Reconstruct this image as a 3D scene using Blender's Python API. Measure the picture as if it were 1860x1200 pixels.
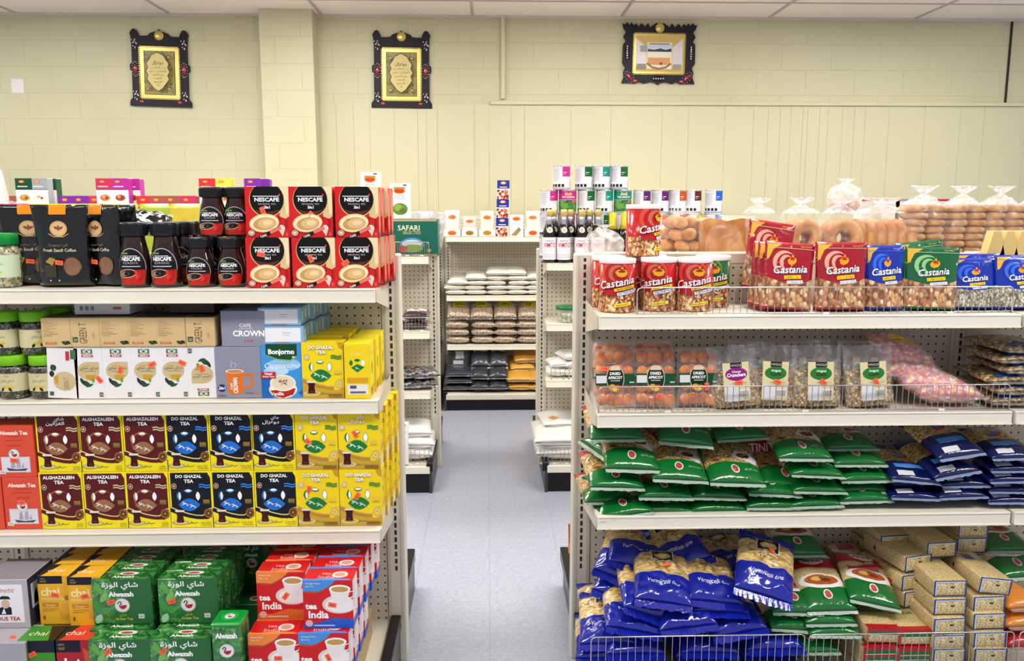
import bpy, bmesh, math, random
from math import sin, cos, pi, radians, sqrt, atan2
from mathutils import Vector, Matrix, noise, Euler
from mathutils.geometry import tessellate_polygon

sc = bpy.context.scene
for o_ in list(bpy.data.objects): bpy.data.objects.remove(o_)
C = sc.collection

# ---------------- camera ----------------
FPX = 1490.0; CAMH = 1.553
YAW = radians(1.65); PIT = radians(8.73)
cam_d = bpy.data.cameras.new('camera'); cam = bpy.data.objects.new('camera', cam_d); C.objects.link(cam)
cam_d.sensor_fit = 'HORIZONTAL'; cam_d.sensor_width = 36.0; cam_d.lens = 36.0*FPX/1860.0
cam_d.clip_start = .05; cam_d.clip_end = 60
cam.location = (0, 0, CAMH); cam.rotation_euler = (pi/2-PIT, 0, -YAW)
sc.camera = cam
# ---------------- colour management, world ----------------
sc.view_settings.view_transform = 'Standard'; sc.view_settings.look = 'None'
sc.view_settings.gamma = 1.0; sc.view_settings.use_curve_mapping = False
sc.view_settings.exposure = 0.72
w_ = bpy.data.worlds.new('world'); sc.world = w_; w_.use_nodes = True
bg_ = w_.node_tree.nodes['Background']; bg_.inputs[0].default_value = (.93, .96, 1, 1); bg_.inputs[1].default_value = .3
LAMP_STRENGTH = 13.0
sc.cycles.use_denoising = True; sc.cycles.max_bounces = 8; sc.cycles.transparent_max_bounces = 16
sc.cycles.diffuse_bounces = 4; sc.cycles.glossy_bounces = 3; sc.cycles.sample_clamp_indirect = 6
sc.cycles.caustics_reflective = False; sc.cycles.caustics_refractive = False

# pixel (in the 1860x1200 frame) -> world point on the plane Y
_f = Vector((sin(YAW)*cos(PIT), cos(YAW)*cos(PIT), -sin(PIT))); _r = Vector((cos(YAW), -sin(YAW), 0)); _u = _r.cross(_f)
def P(px, py, Y):
    d = _f + _r*((px-930)/FPX) + _u*((600-py)/FPX)
    return Vector((0, 0, CAMH)) + d*(Y/d.y)

# ---------------- materials ----------------
def lin(h):
    if not isinstance(h, str): return (*h[:3], 1)
    h = h.lstrip('#'); v = [int(h[i:i+2], 16)/255 for i in (0, 2, 4)]
    return tuple((x/12.92 if x <= .04045 else ((x+.055)/1.055)**2.4) for x in v)+(1,)
_mc = {}
class NT:
    def __init__(s, name):
        s.m = bpy.data.materials.new(name); s.m.use_nodes = True; s.t = s.m.node_tree
        s.b = s.t.nodes['Principled BSDF']; s.out = s.t.nodes['Material Output']
    def n(s, kind, **kw):
        nd = s.t.nodes.new('ShaderNode'+kind)
        for k, v in kw.items():
            if k in nd.bl_rna.properties.keys(): setattr(nd, k, v)
            else: nd.inputs[k].default_value = v
        return nd
    def l(s, a, b): s.t.links.new(a, b)
    def obj(s): return s.n('TexCoord').outputs['Object']
    def math(s, op, a, b=None, c=None):
        nd = s.t.nodes.new('ShaderNodeMath'); nd.operation = op
        for i, v in enumerate((a, b, c)):
            if v is None: continue
            if hasattr(v, 'is_linked'): s.l(v, nd.inputs[i])
            else: nd.inputs[i].default_value = v
        return nd.outputs[0]
    def mix(s, fac, a, b):
        nd = s.t.nodes.new('ShaderNodeMix'); nd.data_type = 'RGBA'
        if hasattr(fac, 'is_linked'): s.l(fac, nd.inputs[0])
        else: nd.inputs[0].default_value = fac
        for i, v in ((6, a), (7, b)):
            if hasattr(v, 'is_linked'): s.l(v, nd.inputs[i])
            else: nd.inputs[i].default_value = v
        return nd.outputs[2]
    def ramp(s, fac, stops, interp='LINEAR'):
        nd = s.t.nodes.new('ShaderNodeValToRGB'); r = nd.color_ramp; r.interpolation = interp
        while len(r.elements) < len(stops): r.elements.new(.5)
        for e, (p, c) in zip(r.elements, stops): e.position = p; e.color = lin(c)
        s.l(fac, nd.inputs[0]); return nd.outputs[0]
    def bump(s, h, strength=.3, dist=.002):
        b = s.n('Bump', Strength=strength, Distance=dist); s.l(h, b.inputs['Height']); s.l(b.outputs[0], s.b.inputs['Normal'])
def setp(b, **kw):
    for k, v in kw.items(): b.inputs[k].default_value = v
def mat(col, rough=.45, metal=0.0, coat=0.0, name=None, emit=0.0, spec=.28):
    k = (str(col), rough, metal, coat, emit, spec)
    if k in _mc: return _mc[k]
    t = NT(name or 'paint_'+str(col).strip('#')); setp(t.b, **{'Base Color': lin(col), 'Roughness': rough, 'Metallic': metal, 'Coat Weight': coat, 'Specular IOR Level': spec})
    if emit: t.b.inputs['Emission Color'].default_value = lin(col); t.b.inputs['Emission Strength'].default_value = emit
    _mc[k] = t.m; return t.m
def film(col, rough=.16, name='film', bump=.5, scale=28, metal=0, dist=.004, spec=.6):
    k = ('film', col, rough, bump, scale, metal)
    if k in _mc: return _mc[k]
    t = NT('plastic_'+name); setp(t.b, **{'Base Color': lin(col), 'Roughness': rough, 'Metallic': metal, 'Specular IOR Level': spec, 'Coat Weight': .35, 'Coat Roughness': .08})
    if bump:
        nz = t.n('TexNoise', Scale=scale, Detail=3.0, Roughness=.6, Distortion=1.2); t.l(t.obj(), nz.inputs['Vector']); t.bump(nz.outputs[0], bump, dist)
    _mc[k] = t.m; return t.m
def grains(name, cols, scale, bump=.6, dist=.004, rough=.4, edge='#7a5230', stretch=(1, 1, 1), coat=0.0, ramp=(.0, .55), seed=0):
    k = ('gr', name)
    if k in _mc: return _mc[k]
    t = NT(name); mp = t.n('Mapping'); mp.inputs['Scale'].default_value = stretch; mp.inputs['Location'].default_value = (seed, seed*.3, 0)
    mp.inputs['Rotation'].default_value = (.3, .5, .4)
    nz = t.n('TexNoise', Scale=scale*.5, Detail=1.0); t.l(t.obj(), mp.inputs[0])
    vm = t.n('VectorMath', operation='MULTIPLY_ADD'); t.l(mp.outputs[0], nz.inputs['Vector']); t.l(nz.outputs['Color'], vm.inputs[0]); vm.inputs[1].default_value = (.35/scale,)*3; t.l(mp.outputs[0], vm.inputs[2])
    vo = t.n('TexVoronoi', Scale=scale); t.l(vm.outputs[0], vo.inputs['Vector'])
    se = t.n('SeparateColor'); t.l(vo.outputs['Color'], se.inputs[0])
    c = t.ramp(se.outputs[0], [(i/len(cols), x) for i, x in enumerate(cols)], 'CONSTANT')
    e = t.ramp(vo.outputs['Distance'], [(ramp[0], '#ffffff'), (ramp[1], '#ffffff'), (min(.95, ramp[1]+.28), '#000000')])
    t.l(t.mix(e, lin(edge), c), t.b.inputs['Base Color']); setp(t.b, Roughness=rough, **{'Coat Weight': coat})  # crease shade between grains painted into the base colour; plain print on printed nuts
    inv = t.math('SUBTRACT', 1.0, vo.outputs['Distance']); t.bump(inv, bump, dist)
    _mc[k] = t.m; return t.m
def clear(name='clear_film', alpha=.2, col='#ffffff', rough=.12, bump=.6, scale=22):
    k = ('cl', name)
    if k in _mc: return _mc[k]
    t = NT(name); setp(t.b, **{'Base Color': lin(col), 'Roughness': rough, 'Alpha': alpha, 'Specular IOR Level': .9, 'Coat Weight': 1.0, 'Coat Roughness': .1})
    nz = t.n('TexNoise', Scale=scale, Detail=3.0, Distortion=1.5); t.l(t.obj(), nz.inputs['Vector']); t.bump(nz.outputs[0], bump, .006)
    a = t.ramp(nz.outputs[0], [(.42, (alpha*.45,)*3), (.6, (alpha,)*3), (.72, (min(1, alpha*2.6),)*3)]); t.l(a, t.b.inputs['Alpha'])
    _mc[k] = t.m; return t.m

# ---------------- mesh building ----------------
class MB:
    def __init__(s): s.v = []; s.f = []; s.mi = []; s.mats = []; s.sm = []
    def mid(s, m):
        if m not in s.mats: s.mats.append(m)
        return s.mats.index(m)
    def face(s, idx, m, smooth=False): s.f.append(tuple(idx)); s.mi.append(s.mid(m)); s.sm.append(smooth)
    def quad(s, a, b, c, d, m):
        n = len(s.v); s.v += [a, b, c, d]; s.face((n, n+1, n+2, n+3), m)
    def box(s, x0, x1, y0, y1, z0, z1, m):
        n = len(s.v); s.v += [(x, y, z) for z in (z0, z1) for y in (y0, y1) for x in (x0, x1)]
        for f in ((0, 2, 3, 1), (4, 5, 7, 6), (0, 1, 5, 4), (2, 6, 7, 3), (0, 4, 6, 2), (1, 3, 7, 5)): s.face([n+i for i in f], m)
        return s
    def rbox(s, x0, x1, y0, y1, z0, z1, m, r=.002, seg=1, mf=None, smooth=False):
        """box with rounded edges; mf(normal) -> material"""
        bm = bmesh.new(); bmesh.ops.create_cube(bm, size=1)
        for v in bm.verts: v.co = Vector(((x0+x1)/2+v.co.x*(x1-x0), (y0+y1)/2+v.co.y*(y1-y0), (z0+z1)/2+v.co.z*(z1-z0)))
        bmesh.ops.bevel(bm, geom=bm.edges[:], offset=r, segments=seg, affect='EDGES', profile=.5); bm.normal_update()
        s.bm(bm, m, mf, smooth); return s
    def bm(s, bm, m, mf=None, smooth=False):
        n = len(s.v); bm.verts.index_update(); s.v += [tuple(v.co) for v in bm.verts]
        for f in bm.faces: s.face([n+v.index for v in f.verts], mf(f.normal) if mf else m, smooth)
        bm.free()
    def tube(s, pts, r, m, n=6, caps=True):
        pts = [Vector(p) for p in pts]; b = len(s.v); up = None
        for i, p in enumerate(pts):
            t = (pts[min(i+1, len(pts)-1)]-pts[max(i-1, 0)]).normalized()
            if up is None: up = Vector((0, 0, 1)) if abs(t.z) < .9 else Vector((1, 0, 0))
            a = t.cross(up).normalized(); c = a.cross(t); up = c
            for k in range(n): s.v.append(tuple(p+(a*cos(2*pi*k/n)+c*sin(2*pi*k/n))*r))
        for i in range(len(pts)-1):
            for k in range(n): s.face((b+i*n+k, b+i*n+(k+1) % n, b+(i+1)*n+(k+1) % n, b+(i+1)*n+k), m, True)
        if caps: s.face([b+k for k in range(n)][::-1], m); s.face([b+(len(pts)-1)*n+k for k in range(n)], m)
        return s
    def lathe(s, prof, m, n=32, cx=0, cy=0, sq=1.0):
        """prof: [(r, z, mat or None)]"""
        b = len(s.v)
        for i, p in enumerate(prof):
            for k in range(n): s.v.append((cx+p[0]*cos(2*pi*k/n), cy+p[0]*sq*sin(2*pi*k/n), p[1]))
        for i in range(len(prof)-1):
            mm = prof[i][2] if len(prof[i]) > 2 and prof[i][2] else m
            for k in range(n): s.face((b+i*n+k, b+i*n+(k+1) % n, b+(i+1)*n+(k+1) % n, b+(i+1)*n+k), mm, True)
        if prof[0][0] > .0005: s.face([b+k for k in range(n)][::-1], m)
        if prof[-1][0] > .0005: s.face([b+(len(prof)-1)*n+k for k in range(n)], prof[-1][2] if len(prof[-1]) > 2 and prof[-1][2] else m)
        return s
    def prism(s, pts, y0, y1, m, fn=None):
        """2D outline (x, z) extruded from y0 to y1"""
        n = len(s.v); k = len(pts)
        s.v += [(p[0], y0, p[1]) for p in pts]+[(p[0], y1, p[1]) for p in pts]
        for t in tessellate_polygon([[Vector((p[0], p[1], 0)) for p in pts]]):
            s.face([n+i for i in t], m); s.face([n+k+i for i in t][::-1], m)
        for i in range(k): j = (i+1) % k; s.face((n+i, n+j, n+k+j, n+k+i), m)
        return s
    def blob(s, c, r, m, rot=(0, 0, 0), n=14, k=9, pw=1.0):
        R = Euler(rot).to_matrix(); b = len(s.v); c = Vector(c)
        for i in range(k+1):
            th = pi*i/k; st = max(sin(th), 0)**pw; ct = cos(th)
            for j in range(n): s.v.append(tuple(c+R@Vector((r[0]*st*cos(2*pi*j/n), r[1]*st*sin(2*pi*j/n), r[2]*ct))))
        for i in range(k):
            for j in range(n): s.face((b+i*n+j, b+(i+1)*n+j, b+(i+1)*n+(j+1) % n, b+i*n+(j+1) % n), m, True)
        return s
    def xf(s, M, a=0):
        for i in range(a, len(s.v)): s.v[i] = tuple(M@Vector(s.v[i]))
    def mesh(s, name='mesh'):
        me = bpy.data.meshes.new(name); me.from_pydata([tuple(v) for v in s.v], [], s.f)
        for m in s.mats: me.materials.append(m)
        me.polygons.foreach_set('material_index', s.mi); me.polygons.foreach_set('use_smooth', s.sm)
        me.validate(); me.update(); return me
def TR(loc=(0, 0, 0), rot=(0, 0, 0), scale=(1, 1, 1)):
    return Matrix.Translation(Vector(loc)) @ Euler(rot).to_matrix().to_4x4() @ Matrix.Diagonal((*scale, 1))

# ---------------- printed artwork: flat shapes laid on (and bent round) a surface ----------------
_tc = {}
def glyphs(s, bold, shear, spacing=1.0):
    k = (s, bold, shear, spacing)
    if k not in _tc:
        cu = bpy.data.curves.new('t', 'FONT'); cu.body = s; cu.offset = bold; cu.shear = shear; cu.size = 1; cu.resolution_u = 2; cu.space_character = spacing
        ob = bpy.data.objects.new('t', cu); me = bpy.data.meshes.new_from_object(ob)
        vs = [(v.co.x, v.co.y) for v in me.vertices]; fs = [tuple(p.vertices) for p in me.polygons]
        bpy.data.objects.remove(ob); bpy.data.curves.remove(cu); bpy.data.meshes.remove(me)
        x0 = min((v[0] for v in vs), default=0); x1 = max((v[0] for v in vs), default=1)
        _tc[k] = ([(v[0]-x0, v[1]) for v in vs], fs, x1-x0)
    return _tc[k]
class Art:
    """u, v in 0..1 over a w x h panel"""
    def __init__(s, w, h): s.w = w; s.h = h; s.items = []
    def poly(s, pts, col): s.items.append(('p', [Vector((p[0]*s.w, p[1]*s.h, 0)) for p in pts], col)); return s
    def rect(s, x0, y0, x1, y1, col, rot=0):
        if rot:
            cx, cy = (x0+x1)/2*s.w, (y0+y1)/2*s.h; a = (x1-x0)/2*s.w; b = (y1-y0)/2*s.h
            return s.poly([((cx+x*cos(rot)-y*sin(rot))/s.w, (cy+x*sin(rot)+y*cos(rot))/s.h) for x, y in ((-a, -b), (a, -b), (a, b), (-a, b))], col)
        return s.poly([(x0, y0), (x1, y0), (x1, y1), (x0, y1)], col)
    def ell(s, cx, cy, rx, ry, col, rot=0, n=26, a0=0, a1=2*pi):
        """rx in units of w; ry in units of h"""
        full = abs(a1-a0-2*pi) < .01; pts = []
        for i in range(n if full else n+1):
            a = a0+(a1-a0)*i/n; x = rx*s.w*cos(a); y = ry*s.h*sin(a)
            pts.append((cx+(x*cos(rot)-y*sin(rot))/s.w, cy+(x*sin(rot)+y*cos(rot))/s.h))
        return s.poly(pts, col)
    def leaf(s, cx, cy, rx, ry, col, rot=0, n=10):
        pts = []
        for i in range(2*n):
            t = i/n; sg = 1 if t < 1 else -1; a = (t % 1)
            x = (2*a-1)*sg*ry*s.h; y = (1-(2*a-1)**2)*rx*s.w*sg
            y, x = x, -y
            pts.append((cx+(x*cos(rot)-y*sin(rot))/s.w, cy+(x*sin(rot)+y*cos(rot))/s.h))
        return s.poly(pts, col)
    def stroke(s, pts, wd, col, w2=None):
        """ribbon of width wd (share of h) along pts; w2: width at the end"""
        q = [Vector((p[0]*s.w, p[1]*s.h)) for p in pts]; L = []; R = []
        for i, p in enumerate(q):
            t = (q[min(i+1, len(q)-1)]-q[max(i-1, 0)]).normalized(); nrm = Vector((-t.y, t.x))
            ww = wd if w2 is None else wd+(w2-wd)*i/(len(q)-1)
            L.append(p+nrm*ww*s.h/2); R.append(p-nrm*ww*s.h/2)
        for i in range(len(q)-1):
            s.items.append(('p', [Vector((*a, 0)) for a in (R[i], R[i+1], L[i+1], L[i])], col, i > 0))
        return s
    def text(s, t, x, y, h, col, al='C', bold=0.0, shear=0, rot=0, maxw=None, sp=1.0, sx=1.0, shadow=None):
        vs, fs, tw = glyphs(t, bold, shear, sp); k = h*s.h/.72; kx = k*sx
        if maxw and tw*kx > maxw*s.w: kx = maxw*s.w/tw
        ox = {'C': -tw/2, 'L': 0, 'R': -tw}[al]
        def tr(dx=0, dy=0):
            out = []
            for v in vs:
                a = (v[0]+ox)*kx; b = v[1]*k
                out.append(Vector((x*s.w+a*cos(rot)-b*sin(rot)+dx, y*s.h+a*sin(rot)+b*cos(rot)+dy, 0)))
            return out
        if shadow: s.items.append(('t', tr(.06*k, -.06*k), shadow, fs))
        s.items.append(('t', tr(), col, fs)); return s
    def swan(s, cx, cy, r, ring='#e8e8e8', body='#b3202c', neck='#5a1420'):
        rx = r*s.h/s.w
        s.ell(cx, cy, rx*1.12, r*1.12, '#9fb0a0'); s.ell(cx, cy, rx, r, ring)
        q = lambda x, y: (cx+x*rx, cy+y*r)
        s.poly([q(-.35, -.15), q(-.3, -.45), q(.0, -.62), q(.45, -.5), q(.66, -.1), q(.62, .1), q(.2, 0), q(0, .06), q(-.2, -.1)], body)
        s.stroke([q(-.62, .2), q(-.5, .5), q(-.28, .6), q(-.12, .42), q(-.2, .18), q(-.38, -.05), q(-.32, -.3)], r*.17, neck); return s
    def deer(s, cx, cy, r, col='#ffffff'):
        rx = r*s.h/s.w; q = lambda x, y: (cx+x*rx, cy+y*r)
        s.poly([q(-.6, .1), q(-.2, .28), q(.25, .1), q(.3, -.12), q(-.05, -.02), q(-.4, -.12)], col)
        s.stroke([q(-.5, .1), q(-.75, .42), q(-1, .38)], r*.16, col); s.stroke([q(-.72, .4), q(-.45, .62), q(-.2, .55)], r*.09, col)
        s.stroke([q(-.4, -.05), q(-.8, -.2), q(-.95, -.5)], r*.11, col); s.stroke([q(-.3, -.05), q(-.6, -.4)], r*.11, col)
        s.stroke([q(.25, 0), q(.6, -.3), q(.95, -.35)], r*.12, col); s.stroke([q(.2, 0), q(.4, -.45), q(.7, -.65)], r*.11, col); return s
    def bake(s, mb, fn, nx=1, ny=1, eps=.00006, rough=.35, coat=0.0, clip=True):
        """fn(x, y, off) -> 3D for x in 0..w, y in 0..h"""
        bm = bmesh.new(); cols = []; lay = 0
        for it in s.items:
            col = it[2]; key = col if isinstance(col, bpy.types.Material) else mat(col, rough, coat=coat)
            if key not in cols: cols.append(key)
            ci = cols.index(key)
            if it[0] == 'p':
                if not (len(it) > 3 and it[3]): lay += 1
                vs = [bm.verts.new((p.x, p.y, lay*eps)) for p in it[1]]
                if len(vs) > 4 or True:
                    tri = tessellate_polygon([it[1]]) if len(vs) > 3 else [(0, 1, 2)]
                for t in tri:
                    try: f = bm.faces.new([vs[i] for i in t]); f.material_index = ci
                    except ValueError: continue
                    f.normal_update()
                    if f.normal.z < 0: f.normal_flip()
            else:
                lay += 1; vs = [bm.verts.new((p.x, p.y, lay*eps)) for p in it[1]]
                for t in it[3]:
                    try: f = bm.faces.new([vs[i] for i in t]); f.material_index = ci
                    except ValueError: continue
                    f.normal_update()
                    if f.normal.z < 0: f.normal_flip()
        def cut(co, no, **kw): bmesh.ops.bisect_plane(bm, geom=bm.verts[:]+bm.edges[:]+bm.faces[:], dist=1e-7, plane_co=co, plane_no=no, **kw)
        if clip:
            cut((0, 0, 0), (-1, 0, 0), clear_outer=True); cut((s.w, 0, 0), (1, 0, 0), clear_outer=True)
            cut((0, 0, 0), (0, -1, 0), clear_outer=True); cut((0, s.h, 0), (0, 1, 0), clear_outer=True)
        for i in range(1, nx): cut((s.w*i/nx, 0, 0), (1, 0, 0))
        for i in range(1, ny): cut((0, s.h*i/ny, 0), (0, 1, 0))
        n = len(mb.v); bm.verts.index_update()
        for v in bm.verts: mb.v.append(tuple(fn(v.co.x, v.co.y, v.co.z+.00015)))
        for f in bm.faces: mb.face([n+v.index for v in f.verts], cols[f.material_index], nx > 1)
        bm.free(); return mb

# ---------------- things and parts ----------------
def ob(name, me, parent=None, loc=(0, 0, 0), rot=(0, 0, 0)):
    o = bpy.data.objects.new(name, me.mesh(name) if isinstance(me, MB) else me); C.objects.link(o)
    o.location = loc; o.rotation_euler = rot; o.parent = parent; return o
def put(spec, name, label, cat, loc, rot=(0, 0, 0), group=None, scale=None):
    """spec: a mesh, or a list of (part name, mesh, loc, rot, label, children)"""
    if isinstance(spec, MB): spec = spec.mesh(name)
    if isinstance(spec, list):
        r = bpy.data.objects.new(name, None); C.objects.link(r); r.empty_display_size = .05; r.location = loc; r.rotation_euler = rot
        def grow(parts, par):
            for p in parts:
                p = tuple(p)+((0, 0, 0), (0, 0, 0), None, [])[len(p)-2:]
                c = ob(p[0], p[1], par, p[2], p[3])
                if p[4]: c['label'] = p[4]
                grow(p[5], c)
        grow(spec, r)
    else:
        r = ob(name, spec, None, loc, rot)
    if scale: r.scale = scale
    r['label'] = label; r['category'] = cat
    if group: r['group'] = group
    return r
def struct(name, mb, loc=(0, 0, 0)):
    o = ob(name, mb, None, loc); o['kind'] = 'structure'; return o
ORD = ['first', 'second', 'third', 'fourth', 'fifth', 'sixth', 'seventh', 'eighth', 'ninth', 'tenth', 'eleventh', 'twelfth', 'thirteenth', 'fourteenth', 'fifteenth']

_st = {}
def sticker(v=0):
    if v not in _st:
        m = MB(); m.box(-.011, .011, -.0004, .0004, -.0065, .0065, mat('#ff6a45', .5)); A = Art(.022, .013); A.text(['1.99', '4.99', '2.49', '3.99'][v % 4], .5, .3, .42, '#7a2412', maxw=.7); A.bake(m, lambda x, y, o: (x-.011, -.0005-o, y-.0065)); _st[v] = m.mesh('price_sticker')
    return _st[v]
def stick(x, y, z, rot=0, v=0, rx=0, rz=0): return ('price_sticker', sticker(v), (x, y, z), (rx, rot, rz), 'small orange price sticker')
# ================= room =================
WALL_Y = 6.9; CEIL = 3.05
t = NT('vinyl_tile_floor')
def floor_mat(t):
    co = t.obj(); sp = t.n('SeparateXYZ'); t.l(co, sp.inputs[0])
    def line(o, off, wd=.0014):
        a = t.math('FRACT', t.math('ADD', t.math('DIVIDE', o, .3048), off)); b = t.math('ABSOLUTE', t.math('SUBTRACT', a, .5))
        return t.math('GREATER_THAN', b, .5-wd/.3048)
    lx = line(sp.outputs[0], .002); ly = line(sp.outputs[1], .3, .0012)
    n1 = t.n('TexNoise', Scale=55.0, Detail=4.0, Roughness=.7); t.l(co, n1.inputs[0]); n2 = t.n('TexNoise', Scale=3.0, Detail=2.0); t.l(co, n2.inputs[0])
    v = t.n('TexVoronoi', Scale=170.0); t.l(co, v.inputs['Vector'])
    c = t.ramp(n1.outputs[0], [(.3, '#979daf'), (.5, '#a6acbe'), (.72, '#b6bbcb')]); c = t.mix(t.math('MULTIPLY', n2.outputs[0], .35), c, lin('#b9bfce'))
    sx = t.n('SeparateColor'); t.l(v.outputs['Color'], sx.inputs[0]); c = t.mix(t.math('MULTIPLY', t.math('GREATER_THAN', sx.outputs[0], .82), .3), c, lin('#7f869b'))
    c = t.mix(t.math('MULTIPLY', lx, .5), c, lin('#6d7280')); c = t.mix(t.math('MULTIPLY', ly, .16), c, lin('#6d7280'))
    t.l(c, t.b.inputs['Base Color']); setp(t.b, Roughness=.3); t.b.inputs['Specular IOR Level'].default_value = .6
    t.bump(n1.outputs[0], .08, .001)
floor_mat(t)
struct('floor', MB().box(-6.5, 6.5, -3.2, 7.1, -.06, 0, t.m))

def wallpaint(name, base, block=True):
    t = NT(name); co = t.obj(); n = t.n('TexNoise', Scale=190.0, Detail=3.0); t.l(co, n.inputs[0]); n2 = t.n('TexNoise', Scale=.8, Detail=3.0); t.l(co, n2.inputs[0])
    c = t.ramp(n2.outputs[0], [(.3, base[0]), (.7, base[1])])
    if block:
        sp = t.n('SeparateXYZ'); t.l(co, sp.inputs[0]); cx = t.n('CombineXYZ'); t.l(sp.outputs[0], cx.inputs[0]); t.l(sp.outputs[2], cx.inputs[1])
        mp = t.n('Mapping'); mp.inputs['Location'].default_value = (.03, .0, 0); t.l(cx.outputs[0], mp.inputs[0])
        br = t.n('TexBrick', Scale=1.0, **{'Mortar Size': .0035, 'Mortar Smooth': .8, 'Brick Width': .4064, 'Row Height': .2032}); t.l(mp.outputs[0], br.inputs['Vector'])
        br.inputs['Color1'].default_value = (.95, .95, .95, 1); br.inputs['Color2'].default_value = (1, 1, 1, 1); br.inputs['Mortar'].default_value = (0, 0, 0, 1)
        nd = t.n('Mix', data_type='RGBA', blend_type='MULTIPLY'); nd.inputs[0].default_value = .35; t.l(c, nd.inputs[6]); t.l(br.outputs[0], nd.inputs[7])
        c2 = t.mix(t.math('MULTIPLY', br.outputs['Fac'], .42), c, lin('#a9a67e')); t.l(c2, t.b.inputs['Base Color'])
        h = t.math('SUBTRACT', t.math('MULTIPLY', n.outputs[0], .35), br.outputs['Fac']); t.bump(h, .35, .004)
    else:
        t.l(c, t.b.inputs['Base Color']); t.bump(n.outputs[0], .08, .001)
    setp(t.b, Roughness=.42); return t.m
WP = wallpaint('painted_block_wall', ('#c3c0a0', '#cecbac')); WP2 = wallpaint('painted_panel_wall', ('#c8c5a6', '#cecbac'), False)
struct('wall_back', MB().box(-6.5, 6.5, WALL_Y, WALL_Y+.15, 0, CEIL, WP))
m = MB(); m.box(-1.77, -1.36, WALL_Y-.2, WALL_Y+.001, 0, CEIL, WP); struct('wall_pilaster', m)
# vertical board panelling under the trim rail, narrow grooves between boards
m = MB(); xs = [-1.36]; random.seed(4); dark = mat('#a09d7c', .6)
x = -1.36
for wd_ in [.13, .14, .13, .2, .19, .07, .09, .3, .12, .18, .11, .38, .33, .42, .22, .3, .24, .12, .1, .09, .1, .04, .1, .07, .12, .1, .09, .2, .3, .3, .2, .35, .15, .4]:
    m.box(x+.0008, min(x+wd_, 5.5)-.0008, WALL_Y-.016, WALL_Y, .0, 2.36, WP2); x += wd_
m.box(-1.36, 5.4, WALL_Y-.010, WALL_Y, 0, 2.36, dark)
struct('wall_panelling', m)
struct('trim_1', MB().rbox(.02, 5.4, WALL_Y-.035, WALL_Y, 2.355, 2.385, WP2, .004))
struct('trim_2', MB().rbox(.108, .142, WALL_Y-.03, WALL_Y, 2.40, CEIL, WP2, .004))
struct('trim_3', MB().box(4.285, 4.30, WALL_Y-.012, WALL_Y, 2.385, CEIL, mat('#2d2b28', .5)))
for i in range(-4, 5):
    pass
# ceiling: white panels, metal grid
ct = NT('ceiling_panel'); n_ = ct.n('TexNoise', Scale=140.0, Detail=3.0); ct.l(ct.obj(), n_.inputs[0])
ct.l(ct.ramp(n_.outputs[0], [(.3, '#ece0e0'), (.6, '#f8eeee')]), ct.b.inputs['Base Color']); setp(ct.b, Roughness=.8); ct.bump(n_.outputs[0], .3, .002)
struct('ceiling', MB().box(-6.5, 6.5, -3.2, 7.1, CEIL, CEIL+.06, ct.m))
m = MB(); g = mat('#b9aeb0', .45)
for i in range(-5, 5):
    xx = -.12+1.2*i; m.box(xx-.012, xx+.012, -3.2, WALL_Y, CEIL-.006, CEIL+.001, g)
for j in range(9):
    yy = WALL_Y-.5-1.21*j; m.box(-6.5, 6.5, yy-.012, yy+.012, CEIL-.005, CEIL+.001, g)
m.box(-6.5, 6.5, WALL_Y-.025, WALL_Y, CEIL-.02, CEIL+.001, mat('#cfc6c2', .5))
struct('trim_4', m)
# recessed fluorescent troffers over the aisles
LM = mat('#fffaf0', .5, emit=LAMP_STRENGTH, name='fluorescent_diffuser')
fr = MB()
for a in ((-.6, .6, -.3, -.28), (-.6, .6, .28, .3), (-.6, -.58, -.28, .28), (.58, .6, -.28, .28)): fr.box(a[0], a[1], a[2], a[3], -.02, 0, mat('#eeeeea', .4))
frm = fr.mesh('lamp_frame'); dif = MB().box(-.58, .58, -.28, .28, -.012, -.002, LM).mesh('diffuser')
k = 0
for yy, row in ((5.25, 'over the far aisle'), (3.25, 'over the middle aisle'), (1.05, 'over the front aisle')):
    for xx, col in ((-3.72, 'farthest west'), (-1.32, 'second from the west'), (1.08, 'third from the west'), (3.48, 'farthest east')):
        put([('lamp_frame', frm), ('diffuser', dif)], 'ceiling_light', 'white recessed fluorescent ceiling light %s, %s' % (row, col), 'ceiling light', (xx, yy, CEIL-.001), group='ceiling lights')

# ================= gondola shelving =================
METAL = mat('#d9d3c4', .38, name='beige_enamel'); METAL2 = mat('#cfc8b8', .4); LIPM = mat('#e6e1d3', .34, name='shelf_front_enamel'); BLACK = mat('#15161a', .3, name='black_kick'); GREYB = mat('#3c3d40', .35)
def pegboard(phase):
    k = ('peg', phase)
    if k in _mc: return _mc[k]
    t = NT('pegboard'); co = t.obj(); sp = t.n('SeparateXYZ'); t.l(co, sp.inputs[0])
    def c(o, ph):
        return t.math('MULTIPLY', t.math('SUBTRACT', t.math('FRACT', t.math('ADD', t.math('DIVIDE', o, .0254), ph)), .5), .0254)
    a = c(sp.outputs[0], phase); b = c(sp.outputs[2], .3); d = t.math('SQRT', t.math('ADD', t.math('MULTIPLY', a, a), t.math('MULTIPLY', b, b)))
    h = t.math('LESS_THAN', d, .0034); t.l(t.mix(h, lin('#cbc3b2'), lin('#1b1815')), t.b.inputs['Base Color']); setp(t.b, Roughness=.5)
    _mc[k] = t.m; return t.m
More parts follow.
